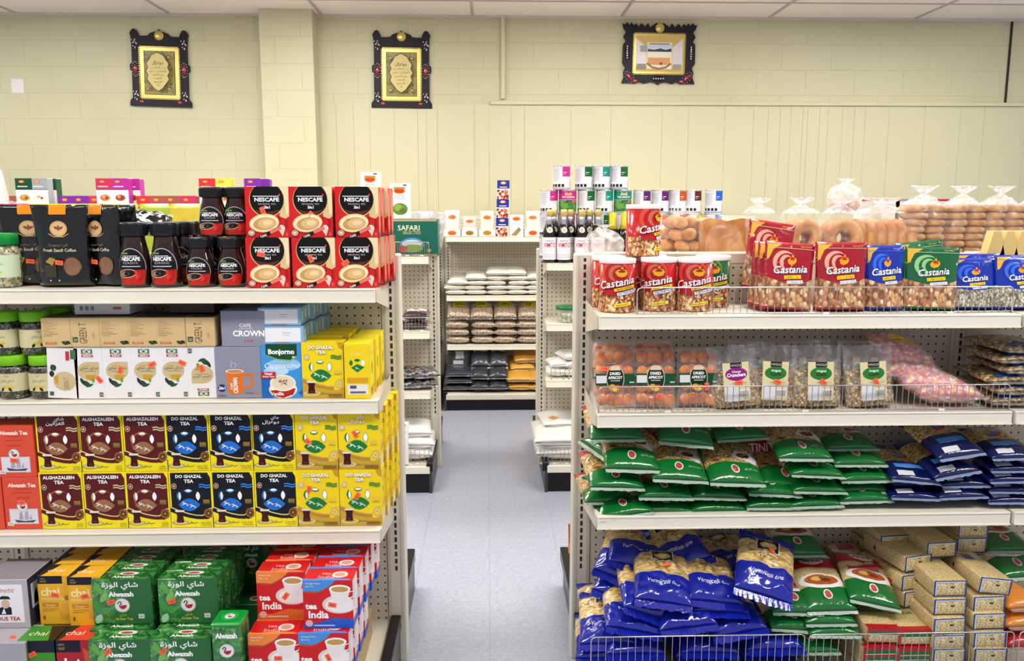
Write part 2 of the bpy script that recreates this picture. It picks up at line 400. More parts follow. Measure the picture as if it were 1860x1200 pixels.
def slotted():
    if 'slot' in _mc: return _mc['slot']
    t = NT('slotted_upright'); co = t.obj(); sp = t.n('SeparateXYZ'); t.l(co, sp.inputs[0])
    a = t.math('LESS_THAN', t.math('ABSOLUTE', sp.outputs[0]), .0042); b = t.math('LESS_THAN', t.math('FRACT', t.math('DIVIDE', sp.outputs[2], .0254)), .66)
    c = t.math('MULTIPLY', t.math('MULTIPLY', a, b), t.math('MULTIPLY', t.math('GREATER_THAN', sp.outputs[2], .33), t.math('LESS_THAN', sp.outputs[2], 1.383)))
    t.l(t.mix(c, lin('#d9d3c4'), lin('#161412')), t.b.inputs['Base Color']); setp(t.b, Roughness=.4)
    _mc['slot'] = t.m; return t.m
SEC = 1.2475   # section pitch incl. upright
_up = {}
def upright_mesh(h, th):
    if (h, th) not in _up:
        m = MB(); m.rbox(-.030, .030, 0, th, 0, h, slotted(), .003)
        for sx in (-.019, .019): m.box(sx-.003, sx+.003, -.002, .001, .16, h-.004, METAL2)
        _up[h, th] = m.mesh('upright')
    return _up[h, th]
def shelf_spec(name, w, d, lip=.037, tag=True, end=True):
    """deck top at z=0, back at y=0, front lip at y=-d; origin mid back"""
    m = MB(); m.box(-w/2, w/2, -d, 0, -.022, 0, METAL)
    m.rbox(-w/2, w/2, -d-.012, -d, -lip, .001, LIPM, .0025, 2); m.box(-w/2+.004, w/2-.004, -d-.0135, -d-.012, -.0035, -.0015, METAL2); m.box(-w/2, w/2, -d-.016, -d-.006, -lip-.001, -lip+.003, LIPM)
    parts = []
    b = MB()
    pts = [(-d-.004, .0), (-.005, .014), (.0, -.09), (-.02, -.09), (-d-.004, -lip)]
    b.v = []; n = len(pts)
    for x in (-.0012, .0012): b.v += [(x, p[0], p[1]) for p in pts]
    b.face(list(range(n)), METAL2); b.face(list(range(n, 2*n))[::-1], METAL2)
    for i in range(n): j = (i+1) % n; b.face((i, n+i, n+j, j), METAL2)
    bm_ = b.mesh('bracket')
    return (name, m.mesh(name), (0, 0, 0), (0, 0, 0), None, [('bracket', bm_, (-w/2-.0015, 0, 0)), ('bracket', bm_, (w/2+.0015, 0, 0))])
def gondola(name, label, x0, dirn, nsec, yb, shelves, side_rear, phase, H=1.395, base_d=.45, rear_shelf=1.12, deckz=.15, endplate=True):
    """x0: centre line of the end upright; sections run in dirn; yb: plane of the pegboard face toward the viewer"""
    th = .08; parts = []
    um = upright_mesh(H, th)
    for i in range(nsec+1): parts.append(('upright', um, (x0+dirn*SEC*i, yb-.006, 0)))
    for i in range(nsec):
        xc = x0+dirn*SEC*(i+.5); hw = SEC/2-.031
        parts.append(('pegboard_panel', MB().box(-hw, hw, 0, th-.012, .15, H-.02, pegboard(phase)), (xc, yb, 0)))
        parts.append(('top_rail', MB().rbox(-hw, hw, -.004, th-.008, H-.032, H+.004, METAL2, .003), (xc, yb, 0)))
        sm = {}
        for z, d in shelves:
            if d not in sm: sm[d] = shelf_spec('shelf', SEC-.012, d)
            s = sm[d]; parts.append((s[0], s[1], (xc, yb, z), (0, 0, 0), None, s[5]))
        # base deck and kick plate, front
        m = MB(); m.box(-SEC/2+.004, SEC/2-.004, -base_d, 0, deckz-.02, deckz, METAL); m.rbox(-SEC/2+.004, SEC/2-.004, -base_d-.014, -base_d, deckz-.04, deckz+.001, LIPM, .0025)
        parts.append(('base_deck', m, (xc, yb, 0)))
        parts.append(('kick_plate', MB().box(-SEC/2, SEC/2, -base_d, -base_d+.01, 0, deckz-.035, BLACK), (xc, yb, 0)))
        if side_rear:
            m = MB(); m.box(-SEC/2+.004, SEC/2-.004, th, th+base_d, deckz-.02, deckz, METAL); m.rbox(-SEC/2+.004, SEC/2-.004, th+base_d, th+base_d+.014, deckz-.04, deckz+.001, LIPM, .0025)
            parts.append(('base_deck', m, (xc, yb, 0)))
            parts.append(('kick_plate', MB().box(-SEC/2, SEC/2, th+base_d-.01, th+base_d, 0, deckz-.035, BLACK), (xc, yb, 0)))
            s = shelf_spec('shelf', SEC-.012, .3)
            parts.append((s[0], s[1], (xc, yb+th-.012, rear_shelf), (0, 0, pi), 'rear shelf', s[5]))
    # end trims of the base: dark painted bars and side plates
    xe = x0-dirn*.0
    for (ya, yc) in ([(yb-base_d-.012, yb)] + ([(yb+th, yb+th+base_d+.012)] if side_rear else [])):
        m = MB(); m.rbox(-.022, .012, ya, yc, deckz-.03, deckz+.02, BLACK, .003); m.box(-.008, .008, ya, yc, 0, deckz-.02, GREYB)
        parts.append(('end_trim', m, (xe, 0, 0), (0, 0, 0), 'black base end trim'))
    return put(parts, name, label, 'shelving unit', (0, 0, 0))
NEAR_Y = 2.634
gondola('gondola_shelving', 'beige metal shelving unit stocked with coffee and tea boxes', -.315, -1, 2, NEAR_Y, [(1.316, .30), (.993, .30), (.609, .325)], True, .5)
gondola('gondola_shelving', 'beige metal shelving unit stocked with nuts, dried fruit and bagged pasta', .31, 1, 2, NEAR_Y, [(1.236, .30), (.946, .30), (.647, .335)], True, .05)
gondola('gondola_shelving', 'beige shelving unit behind the coffee shelves, holding flour and date bags', -.318, -1, 3, 4.75, [(1.274, .30), (.865, .30), (.529, .30)], True, .32, H=1.30)
gondola('gondola_shelving', 'beige shelving unit carrying tins and dark syrup bottles', .311, 1, 3, 4.75, [(1.237, .30), (.905, .30), (.59, .30)], True, .75, H=1.30)
gondola('wall_shelving', 'beige pegboard wall shelving holding rice, bean and flour bags', -.33, 1, 2, 6.76, [(1.307, .41), (.851, .41), (.465, .41)], False, .63, H=1.46, base_d=.655, deckz=.125)
gondola('wall_shelving', 'dim wall shelving seen in the gap beside the far pegboard', -.394, -1, 2, 6.76, [(1.307, .41), (.851, .41), (.465, .41)], False, .63, H=1.46, base_d=.655, deckz=.125)
# ================= package builders =================
def carton(w, d, h, col, front=None, side=None, top=None, r=.0015, rough=.36, coat=.0, sidecol=None, topcol=None, back=None):
    """stands on z=0, front face at y=0 toward the viewer, box goes back to y=d"""
    m = MB(); base = col if isinstance(col, bpy.types.Material) else mat(col, rough, coat=coat)
    sc_ = mat(sidecol, rough, coat=coat) if isinstance(sidecol, str) else (sidecol or base); tc = mat(topcol, rough, coat=coat) if isinstance(topcol, str) else (topcol or base)
    m.rbox(-w/2, w/2, 0, d, 0, h, base, r, 1, mf=lambda n: sc_ if abs(n.x) > .9 else (tc if n.z > .9 else base))
    if front: front.bake(m, lambda x, y, o: (x-w/2, -o, y), rough=rough, coat=coat)
    if side:
        side.bake(m, lambda x, y, o: (w/2+o, x, y), rough=rough, coat=coat)
        side.bake(m, lambda x, y, o: (-w/2-o, d-x, y), rough=rough, coat=coat)
    if top: top.bake(m, lambda x, y, o: (x-w/2, y, h+o), rough=rough, coat=coat)
    return m.mesh('carton')

def ghazal_front(w, h, bg, panel, eye, leaf, rib, arab, gold=False, name=None):
    A = Art(w, h); name = name or 'DO GHAZAL'
    if not gold:
        A.rect(0, 0, 1, 1, '#f4e21a'); A.poly([(.035, .97), (.9, .97), (.965, .88), (.965, .25), (.97, .0), (.035, .0)], panel)
    else:
        A.rect(0, 0, 1, 1, '#f5d817'); A.poly([(.85, 1), (1, 1), (1, .86), (.9, .9)], '#c99a28')
    # lower yellow field, sash and glass of tea
    low = '#f2df20' if not gold else '#c9a338'
    A.poly([(0, 0), (1, 0), (1, .2), (.85, .14), (.6, .16), (.35, .2), (0, .3)], low)
    sash = panel if not gold else '#b98a2a'
    A.stroke([(0, .33), (.2, .26), (.42, .21), (.6, .18), (.76, .17)], .085, sash, .06); A.stroke([(0, .365), (.2, .30), (.42, .245), (.6, .215), (.74, .21), (.84, .26), (.9, .33), (1, .34)], .018, '#e9d98a' if not gold else '#d9b55a')
    A.ell(.88, .25, .105, .085, '#8a5a2c' if not gold else '#d8ba52'); A.ell(.88, .25, .065, .052, '#5a3316' if not gold else '#e6cd6a'); A.ell(.88, .25, .02, .018, '#c9a05a')
    A.ell(.22, .085, .2, .045, '#b5a860' if not gold else '#d7cc9a'); A.ell(.22, .09, .15, .03, '#d9d08a' if not gold else '#b9a44e')
    A.poly([(.12, .29), (.31, .29), (.285, .2), (.305, .1), (.28, .085), (.15, .085), (.125, .1), (.145, .2)], '#3a0a0a'); A.poly([(.1, .31), (.33, .31), (.315, .275), (.115, .275)], '#e9dfd0'); A.ell(.215, .12, .05, .018, '#6b1c14')
    A.stroke([(.45, .1), (.55, .07), (.62, .09)], .012, '#7a8a30'); A.stroke([(.4, .06), (.5, .085)], .012, '#7a8a30')
    # emblem
    if not gold:
        A.ell(.43, .5, .25, .19, '#8f5a32' if panel.startswith('#6') or panel.startswith('#5') else '#1b3a2c'); A.ell(.45, .485, .235, .185, panel)
    q = '#ffffff'
    A.leaf(.22, .56, .055, .085, leaf); A.leaf(.235, .56, .028, .075, q)
    A.leaf(.44, .65, .05, .1*.7, leaf, rot=pi/2); A.leaf(.44, .657, .028, .058, q, rot=pi/2)
    if gold: A.leaf(.66, .56, .058, .09, '#1a6b2f')
    A.leaf(.66, .56, .05, .08, q)
    A.leaf(.45, .405, .155, .185, eye, rot=pi/2)
    A.deer(.36, .425, .062); A.deer(.54, .385, .058)
    A.stroke([(.7, .76), (.78, .77), (.87, .745), (.96, .76)], .022, rib); A.stroke([(.7, .72), (.78, .73), (.87, .705), (.96, .72)], .022, rib)
    A.ell(.12, .74, .06, .05, '#c9b49a'); A.ell(.12, .74, .045, .037, '#7a2a20' if not gold else '#e6c98a'); A.ell(.12, .74, .02, .017, '#e9dcc8')
    A.rect(.78, .44, .93, .5, '#8a7434' if not gold else '#e3c64a'); A.rect(.78, .425, .93, .432, '#a58a44')
    sh = None if not gold else '#8a6a1a'
    if arab:
        A.text(arab[0], .56, .9, .05, q, bold=.02, sx=1.3, shadow=sh); A.text(arab[1], .46, .82, .055, q, bold=.02, maxw=.66, sx=1.35, shadow=sh)
    else:
        A.text(name, .47, .885, .055, q, bold=.035, maxw=.76, shadow=sh); A.text('TEA', .47, .80, .058, q, bold=.035, sx=1.1, shadow=sh)
    if not gold:
        A.text('SUPER' if name != 'DO GHAZAL' else 'EARL GREY', .95, .07, .028, '#6a5a10', al='R', maxw=.26); A.text('PEKOE' if name != 'DO GHAZAL' else 'PURE TEA', .95, .03, .028, '#6a5a10', al='R', maxw=.26)
    else: A.rect(.62, .055, .95, .075, '#8a6418'); A.rect(.62, .025, .95, .045, '#8a6418')
    return A
AR_TEA = '\uFEF1\uFE8E\uFEB7'; AR_CHAY = '\uFEF1\uFE8E\uFE9F'; AR_DG = '\uFEDD\uFE8D\uFEB0\uFECF\uFEED\uFEA9'; AR_GZ = '\uFEE6\uFEF4\uFEDF\uFE8D\uFEB0\uFED0\uFEDF\uFE8D'; AR_WZ = '\uFE93\uFEAF\uFEEE\uFEDF\uFE8D'

def ghazal_side(d, h):
    A = Art(d, h); A.rect(.02, .02, .98, .98, '#f0d41c'); A.rect(.04, .04, .96, .2, '#e6dfb0'); A.leaf(.5, .6, .12, .05, '#1a6b2f', rot=pi/2); A.rect(.15, .75, .85, .8, '#d9b030'); A.rect(.15, .3, .85, .33, '#c98a20'); A.rect(.15, .36, .85, .39, '#c98a20')
    return A
GW, GH, GD = .1245, .1725, .075
def mk_ghazal(kind, arab=False):
    if kind == 'maroon': A = ghazal_front(GW, GH, 0, '#5c1418', '#9a6a44', '#b98a5a', '#d9c39a', (AR_TEA, AR_GZ) if arab else None, name='ALGHAZALEEN')
    elif kind == 'black': A = ghazal_front(GW, GH, 0, '#10121c', '#1f6fd0', '#2a7fe0', '#3a86e6', (AR_CHAY, AR_DG) if arab else None)
    else: A = ghazal_front(GW, GH, 0, '#f5d817', '#157a35', '#157a35', '#2f8a3a', (AR_CHAY, AR_DG) if arab else None, gold=True)
    return carton(GW-.001, GD, GH-.001, '#f2dc1c', A, ghazal_side(GD, GH-.001))

def coffee_mix():
    w, h = .1225, .1425; A = Art(w, h); R = '#cf1f22'
    A.rect(0, 0, 1, 1, R); A.poly([(.62, 1), (1, 1), (1, .42), (.9, .36), (.78, .42), (.8, .7), (.7, .9)], '#d9c08a'); A.poly([(.8, 1), (1, 1), (1, .5), (.93, .45), (.9, .75)], '#ead9b0')
    A.ell(.5, .74, .405, .345, '#d8b878'); A.ell(.5, .75, .39, .335, '#0b0708')
    A.poly([(.2, .56), (.32, .46), (.5, .42), (.65, .46), (.8, .56), (.65, .52), (.5, .5), (.33, .52)], '#5a2c14')
    A.text('NESCAFE', .5, .71, .075, '#ffffff', bold=.03, maxw=.66, sx=1.15); A.rect(.18, .805, .78, .818, '#ffffff'); A.leaf(.79, .84, .02, .025, '#d9302a', rot=-.5)
    A.text('ORIGINAL MIX', .5, .645, .03, '#e8e0d8', maxw=.5, sp=1.3); A.text('3in1', .5, .57, .055, '#ffffff', bold=.03)
    A.poly([(.74, .42), (.95, .36), (.97, .18), (.86, .16), (.86, .3), (.72, .34)], '#a81418'); A.poly([(.8, .38), (.9, .34), (.9, .24), (.8, .28)], R)
    A.poly([(.1, .28), (.78, .36), (.7, .12), (.5, .04), (.3, .06), (.15, .16)], '#b3161a')
    A.ell(.42, .285, .345, .18, '#e9cf9a', rot=.12); A.ell(.425, .285, .315, .158, '#f3e3b8', rot=.12); A.ell(.43, .27, .265, .125, '#c89a5e', rot=.12); A.ell(.47, .28, .2, .1, '#dcb880', rot=.1); A.ell(.5, .29, .11, .05, '#ebd0a0', rot=.1)
    A.ell(.82, .18, .075, .07, '#ead2c8'); A.poly([(.74, .16), (.9, .18), (.84, .02)], '#e6c8bc')
    A.stroke([(.3, -.02), (.62, .13), (.8, .2)], .075, '#1a1012'); A.stroke([(.55, .1), (.8, .2)], .07, '#e07a6a'); A.text('CAFE', .4, .012, .04, '#ffffff', rot=.3, bold=.02)
    A.ell(.12, .09, .1, .075, '#7a1014'); A.ell(.12, .09, .08, .06, '#c9a08a'); A.text('24', .12, .075, .035, '#ffffff', bold=.03)
    A.rect(.9, .03, .96, .1, '#e05050')
    S = Art(.06, h); S.rect(.1, .12, .9, .9, '#d94a3a'); S.stroke([(.5, .2), (.4, .5), (.6, .85)], .06, '#e6c8a0'); S.rect(.15, 0, .85, .12, '#2a2a33'); S.ell(.5, .1, .15, .04, '#b0a080')
    return carton(w-.001, .06, h-.001, R, A, S, topcol='#c8201f')

def tea_india(col, sw):
    w, h, d = .138, .142, .075; A = Art(w, h); A.rect(0, 0, 1, 1, '#cf1a20')
    A.poly([(0, 1), (.66, 1), (.5, .86), (.3, .76), (0, .78)], sw); A.stroke([(0, .77), (.2, .735), (.36, .77), (.52, .87), (.6, .93)], .015, '#8a7434')
    A.poly([(0, .12), (.3, .12), (.6, .22), (1, .2), (1, 0), (0, 0)], col); A.rect(.2, .05, .62, .075, '#c9d4ee')
    A.ell(.72, .5, .34, .19, '#e3d4d2'); A.ell(.74, .49, .3, .15, '#f6eeee'); A.poly([(.53, .82), (.95, .82), (.88, .56), (.78, .48), (.66, .5), (.58, .6)], '#efe6e8')
    A.ell(.74, .82, .215, .085, '#ffffff'); A.ell(.74, .81, .175, .06, '#c99a5c'); A.stroke([(.93, .76), (1.02, .78), (1.0, .66), (.9, .62)], .02, '#ffffff')
    A.text('tea', .04, .41, .12, '#ffffff', al='L', bold=.035, sx=1.05, maxw=.32); A.text('India', .1, .22, .15, '#ffffff', al='L', bold=.03, maxw=.5); A.ell(.11, .11, .075, .07, '#e6b8b0')
    A.text('Masala Chai' if sw != '#4a90e0' else 'Orange Pekoe', .06, .92, .035, '#fff3e0', al='L', maxw=.3); A.text('Black Tea', .06, .86, .03, '#fff3e0', al='L', maxw=.26)
    T = Art(w, d); T.ell(.7, .5, .16, .26, '#e9dcdc'); T.ell(.7, .5, .11, .17, '#cf9a80'); T.text('tea', .42, .5, .2, '#f0c8c0'); T.text('India', .45, .18, .24, '#f0c8c0'); T.poly([(0, 0), (1, 0), (.9, .12), (.5, .2), (.2, .1), (0, .16)], sw)
    S = Art(d, h); S.rect(.04, .16, .96, .97, '#efeaec'); S.rect(.04, 0, .96, .14, col); S.rect(.12, .4, .4, .9, '#d9d4e0'); S.stroke([(.0, .14), (.5, .25), (1, .16)], .03, '#cf1a20')
    return carton(w-.001, d, h-.001, '#cf1a20', A, S, T)

GREENF = None
def foliage():
    global GREENF
    if GREENF: return GREENF
    t = NT('printed_foliage'); n = t.n('TexNoise', Scale=38.0, Detail=5.0, Roughness=.62, Distortion=1.6); t.l(t.obj(), n.inputs[0])
    t.l(t.ramp(n.outputs[0], [(.3, '#0c3a16'), (.45, '#1f6a2c'), (.56, '#3f8f3f'), (.68, '#86b865'), (.8, '#bfe0a8')]), t.b.inputs['Base Color']); setp(t.b, Roughness=.22, **{'Coat Weight': .6})
    GREENF = t.m; return t.m
def wazah(w, d, h):
    A = Art(w, h); A.poly([(.35, 0), (1, 0), (1, 1), (.3, 1), (.5, .6)], '#2d6a3a')
    A.leaf(.12, .8, .05, .16, '#5fae52', rot=.4); A.leaf(.2, .6, .05, .14, '#7cc060', rot=-.6); A.leaf(.08, .4, .06, .16, '#3f9a46', rot=.2); A.leaf(.25, .3, .04, .13, '#4aa04c', rot=-.9); A.leaf(.1, .12, .06, .12, '#a6d8b8', rot=-.5)
    A.text(AR_WZ+' '+AR_TEA, .48, .83, .11, '#ffffff', bold=.018, maxw=.64, sx=1.3); A.text('Alwazah', .49, .62, .1, '#ffffff', bold=.045, maxw=.55, sx=1.1)
    A.swan(.5, .42, .145); A.rect(.76, .12, .86, .22, '#d6e2d2'); A.text('100', .81, .145, .045, '#2a3a2a'); A.text('Green Tea', .52, .09, .06, '#c8d44a', bold=.02, maxw=.34); A.text(AR_TEA, .5, .18, .06, '#c8d44a')
    T = Art(w, d); T.ell(.55, .72, .16, .2, '#e6e6e0'); T.ell(.54, .7, .1, .12, '#b3404a'); T.text('Alwazah', .5, .22, .24, '#e8f2e4', bold=.03, maxw=.55)
    F = foliage(); return carton(w-.001, d, h-.001, F, A, None, T, r=.002)
def wazah_tin(w=.078, h=.13):
    m = MB(); F = foliage(); G = mat('#0f9a3a', .2, coat=.6)
    m.rbox(-w/2, w/2, 0, w, 0, h*.93, F, .008, 3)
    A = Art(w*.8, h*.9); A.text('Alwazah', .5, .74, .13, '#ffffff', bold=.045, maxw=.9); A.swan(.5, .42, .16); A.text('Green Tea', .55, .08, .08, '#c8d44a', maxw=.6); A.bake(m, lambda x, y, o: (x-w*.4, -o, y))
    L = MB(); L.rbox(-w/2-.001, w/2+.001, -.001, w+.001, h*.9, h, G, .007, 3); T = Art(w*.8, w*.8); T.ell(.5, .5, .42, .42, '#0a7a2c'); T.ell(.5, .5, .38, .38, '#1faa48'); T.swan(.5, .5, .2); T.bake(L, lambda x, y, o: (x-w*.4, y+w*.1, h+o))
    return [('tin_body', m.mesh('tin_body')), ('lid', L.mesh('lid'), (0, 0, 0), (0, 0, 0), 'bright green lid with swan emblem', [])]
def khaki_box(w, d, h, v=0):
    A = Art(w, h)
    for i in range(9): A.rect(.08, .86-i*.06, .3+.35*(((i*7+v) % 5)/5), .872-i*.06, '#8f7448')
    A.leaf(.78, .14, .06, .12, '#2c4a2a', rot=1.2); A.leaf(.9, .16, .05, .09, '#3a2c20', rot=1.0); A.rect(.12, .1, .5, .17, '#c8604a'); A.text('PREMIUM', .31, .112, .05, '#e8cf9a', maxw=.3)
    return carton(w-.001, d, h, '#d3b684', A, topcol='#4a4038')
def khaki_text(w, d, h):
    A = Art(w, h); A.text('GREEN T.', .55, .12, .26, '#5a4a34', rot=pi/2, al='L', maxw=.75); A.text('100', .82, .3, .1, '#b0705a', rot=pi/2, al='L'); A.rect(.06, .16, .24, .34, '#3f5a3a'); A.text('20', .15, .2, .09, '#c8d0b8')
    return carton(w-.001, d, h, '#d3b684', A, topcol='#4a4038')
def white_tea(w, d, h, mode=0):
    A = Art(w, h); W = '#e9e7ea'
    def body(A):
        A.ell(.48, .54, .38, .175, '#cdb98c'); A.rect(.5, .56, .86, .715, '#cdb98c')
        A.leaf(.36, .3, .09, .1, '#2f4a34', rot=1.1); A.leaf(.25, .34, .06, .08, '#25382c', rot=.5); A.leaf(.48, .26, .05, .08, '#1f5a30', rot=-1.2)
        A.poly([(.36, .46), (.74, .46), (.66, .37), (.56, .35), (.42, .37)], '#c99a2c'); A.leaf(.62, .36, .05, .05, '#7a9a34')
        A.text('AL WAZ', .42, .63, .018, '#b0483a'); A.text(AR_TEA+' '+AR_TEA, .5, .575, .05, '#3a3a30', maxw=.62, sx=1.4); A.rect(.3, .53, .74, .537, '#6a6450')
        A.rect(.28, .87, .66, .955, '#4e6e4a'); A.ell(.47, .91, .09, .04, '#d9d9c8'); A.ell(.47, .91, .05, .024, '#4e6e4a'); A.rect(.34, .885, .38, .94, '#dfe2d4'); A.rect(.56, .885, .6, .94, '#dfe2d4')
        A.rect(.28, .81, .67, .85, '#c2344a'); A.text('PREMIUM', .475, .815, .026, '#ffffff', bold=.02, maxw=.34)
        A.rect(.8, .04, .93, .125, '#4a5a48'); A.text('20', .865, .062, .04, '#d9e0d0')
    if mode == 1:
        A.leaf(.2, .6, .1, .07, '#2f4a34', rot=.5); A.leaf(.15, .48, .08, .07, '#25382c'); A.ell(.55, .34, .36, .19, '#cdb98c'); A.poly([(.2, .42), (.35, .45), (.35, .28), (.26, .3)], '#c99a2c'); A.text('GREEN T.', .68, .18, .1, '#7a6a4a', rot=pi/2, al='L', maxw=.4)
        A.rect(.6, .75, .72, .93, '#c2344a'); A.rect(.75, .78, .92, .96, '#4e6e4a'); A.rect(.07, .05, .2, .13, '#4a5a48')
    else: body(A)
    m = carton(w-.001, d, h, W, A, rough=.3)
    return m
def grey_crown(w, d, h, mug):
    A = Art(w, h)
    if mug:
        A.ell(.42, .52, .2, .045, '#e6e0da'); A.poly([(.23, .52), (.61, .52), (.59, .12), (.5, .07), (.36, .07), (.27, .12)], '#e07324'); A.ell(.42, .53, .19, .042, '#f2ece6'); A.ell(.42, .527, .165, .033, '#c08a5c')
        A.stroke([(.6, .46), (.78, .46), (.8, .44), (.76, .22), (.72, .2), (.58, .22)], .05, '#e07324'); A.text('CAFE', .36, .17, .04, '#ffffff', rot=pi/2, al='L', bold=.02); A.text('CROWN', .47, .1, .085, '#ffffff', rot=pi/2, al='L', bold=.03, maxw=.34)
        A.ell(.13, .2, .09, .075, '#1c2a66'); A.text('2in1', .13, .175, .06, '#ffffff', bold=.03, maxw=.15); A.text('FAUZA', .72, .08, .035, '#3a3f58'); A.ell(.88, .09, .03, .025, '#d07a30'); A.rect(.05, .04, .22, .055, '#5a3a6a')
        A.stroke([(.36, .6), (.33, .64), (.38, .69), (.35, .73)], .012, '#c9cede'); A.stroke([(.42, .6), (.46, .65), (.42, .7)], .012, '#c9cede')
    else:
        A.text('CAFE', .55, .55, .1, '#e9ebf0', bold=.02); A.rect(.4, .5, .72, .512, '#e9ebf0'); A.text('CROWN', .62, .3, .16, '#ffffff', bold=.03, maxw=.72); A.text('in 4 EA', .62, .14, .06, '#c2383e', bold=.02)
    return carton(w-.001, d, h, '#8d90a2', A, rough=.3)
def bonjorno(w, d, h):
    A = Art(w, h); A.rect(0, 0, 1, 1, '#3f95dd'); A.ell(.55, .62, .4, .12, '#8cc4ee'); A.ell(.35, .5, .3, .08, '#b8dcf6'); A.poly([(0, 0), (.25, 0), (.3, .3), (.1, .45), (0, .45)], '#1c66b8')
    A.poly([(.12, 1), (.86, 1), (.86, .78), (.7, .7), (.4, .72), (.12, .8)], '#124a2a'); A.stroke([(.12, .8), (.4, .72), (.7, .7), (.86, .78)], .02, '#8aa83a'); A.text('Bonjorno', .49, .82, .09, '#ffffff', bold=.04, maxw=.64); A.ell(.78, .76, .04, .02, '#c8d8b8')
    A.text('Cappuccino', .5, .56, .1, '#f2f8ff', shear=.35, maxw=.84, bold=.008)
    A.ell(.5, .16, .34, .16, '#e8e2dc'); A.poly([(.2, .2), (.8, .2), (.72, .03), (.5, -.02), (.28, .03)], '#f4efe8'); A.poly([(.2, .14), (.8, .18), (.74, .06), (.5, .0), (.25, .04)], '#b3221c'); A.ell(.5, .28, .31, .155, '#f3ece0'); A.ell(.5, .28, .27, .13, '#e6d8c0')
    random.seed(3)
    for i in range(26): A.rect(*(lambda x, y: (x, y, x+.022, y+.014))(.4+random.random()*.2, .24+random.random()*.09), '#6a3520', rot=random.random()*3)
    A.rect(0, .37, .34, .49, '#c2282c'); A.text('New!', .17, .435, .045, '#ffffff', bold=.03); A.text('Better Taste', .17, .39, .03, '#ffffff', bold=.02, maxw=.3)
    A.text('Vanilla', .36, .05, .065, '#ffffff', bold=.02, rot=.05); A.poly([(.86, .1), (1, .16), (1, .04)], '#1f5fae')
    return carton(w-.001, d, h, '#4a9ade', A)
def blue_lid_box(w, d, h):
    A = Art(w, h); A.rect(.07, .12, .92, .9, '#eeeef4'); A.rect(.3, -.02, .66, .1, '#8a8c90'); A.rect(.5, .6, .7, .64, '#b8b8c4'); A.rect(.52, .48, .66, .51, '#b8b8c4')
    S = Art(d, h); S.rect(.1, .2, .3, .8, '#d8e6f2'); S.rect(.55, .3, .7, .8, '#e9f0f6')
    return carton(w-.001, d, h, '#83b6de', A, S)
def orange_swan(w, d, h):
    A = Art(w, h); A.text('Alwazah Tea', .5, .82, .07, '#ffe9e0', bold=.04, maxw=.8); A.text('LONDON PRODUCT', .5, .77, .022, '#8a1c10'); A.text('100% PURE CEYLON TEA', .5, .7, .022, '#8a1c10'); A.text('LOOSE LEAF  400G', .5, .6, .022, '#8a1c10')
    A.rect(.12, .1, .86, .4, '#c9c6d2'); A.rect(.14, .11, .84, .385, '#dedbe4'); A.poly([(.3, .13), (.72, .13), (.8, .18), (.5, .16), (.24, .19)], '#4a4450'); A.poly([(.36, .18), (.48, .19), (.45, .34), (.38, .32)], '#a9a4b2'); A.poly([(.5, .18), (.62, .19), (.6, .36), (.52, .33)], '#b3aebc'); A.poly([(.63, .19), (.7, .19), (.68, .29)], '#a9a4b2')
    A.swan(.47, .45, .09); A.rect(.06, .07, .22, .14, '#e9e2e0'); A.text('500', .14, .085, .04, '#3a2a2a')
    return carton(w-.001, d, h, '#dd4f38', A)
def bous_tea(w, d, h):
    A = Art(w, h); A.rect(.05, .12, .88, .9, '#efeef2'); A.text('Refinetic', .45, .74, .1, '#b02238', shear=.4, maxw=.7); A.poly([(.3, .28), (.62, .28), (.62, .42), (.5, .5), (.42, .44), (.3, .4)], '#14162c'); A.ell(.5, .5, .09, .09, '#d8b8a0'); A.poly([(.34, .6), (.62, .6), (.58, .66), (.44, .67)], '#14162c'); A.poly([(.4, .3), (.5, .3), (.46, .42)], '#f2f2f2')
    A.text('ABOUS TEA', .46, .16, .08, '#b02238', bold=.03, maxw=.74)
    S = Art(d, h); S.rect(.12, .35, .45, .85, '#e9e9ea'); S.rect(.55, .35, .88, .85, '#e9e9ea'); S.poly([(.2, .4), (.38, .4), (.34, .6), (.3, .72), (.22, .6)], '#1a1a22'); S.poly([(.62, .4), (.8, .4), (.76, .6), (.7, .72), (.64, .6)], '#1a1a22')
    return carton(w-.001, d, h, '#b9b3ba', A, S, topcol='#8f8a92', sidecol='#3a3d48')
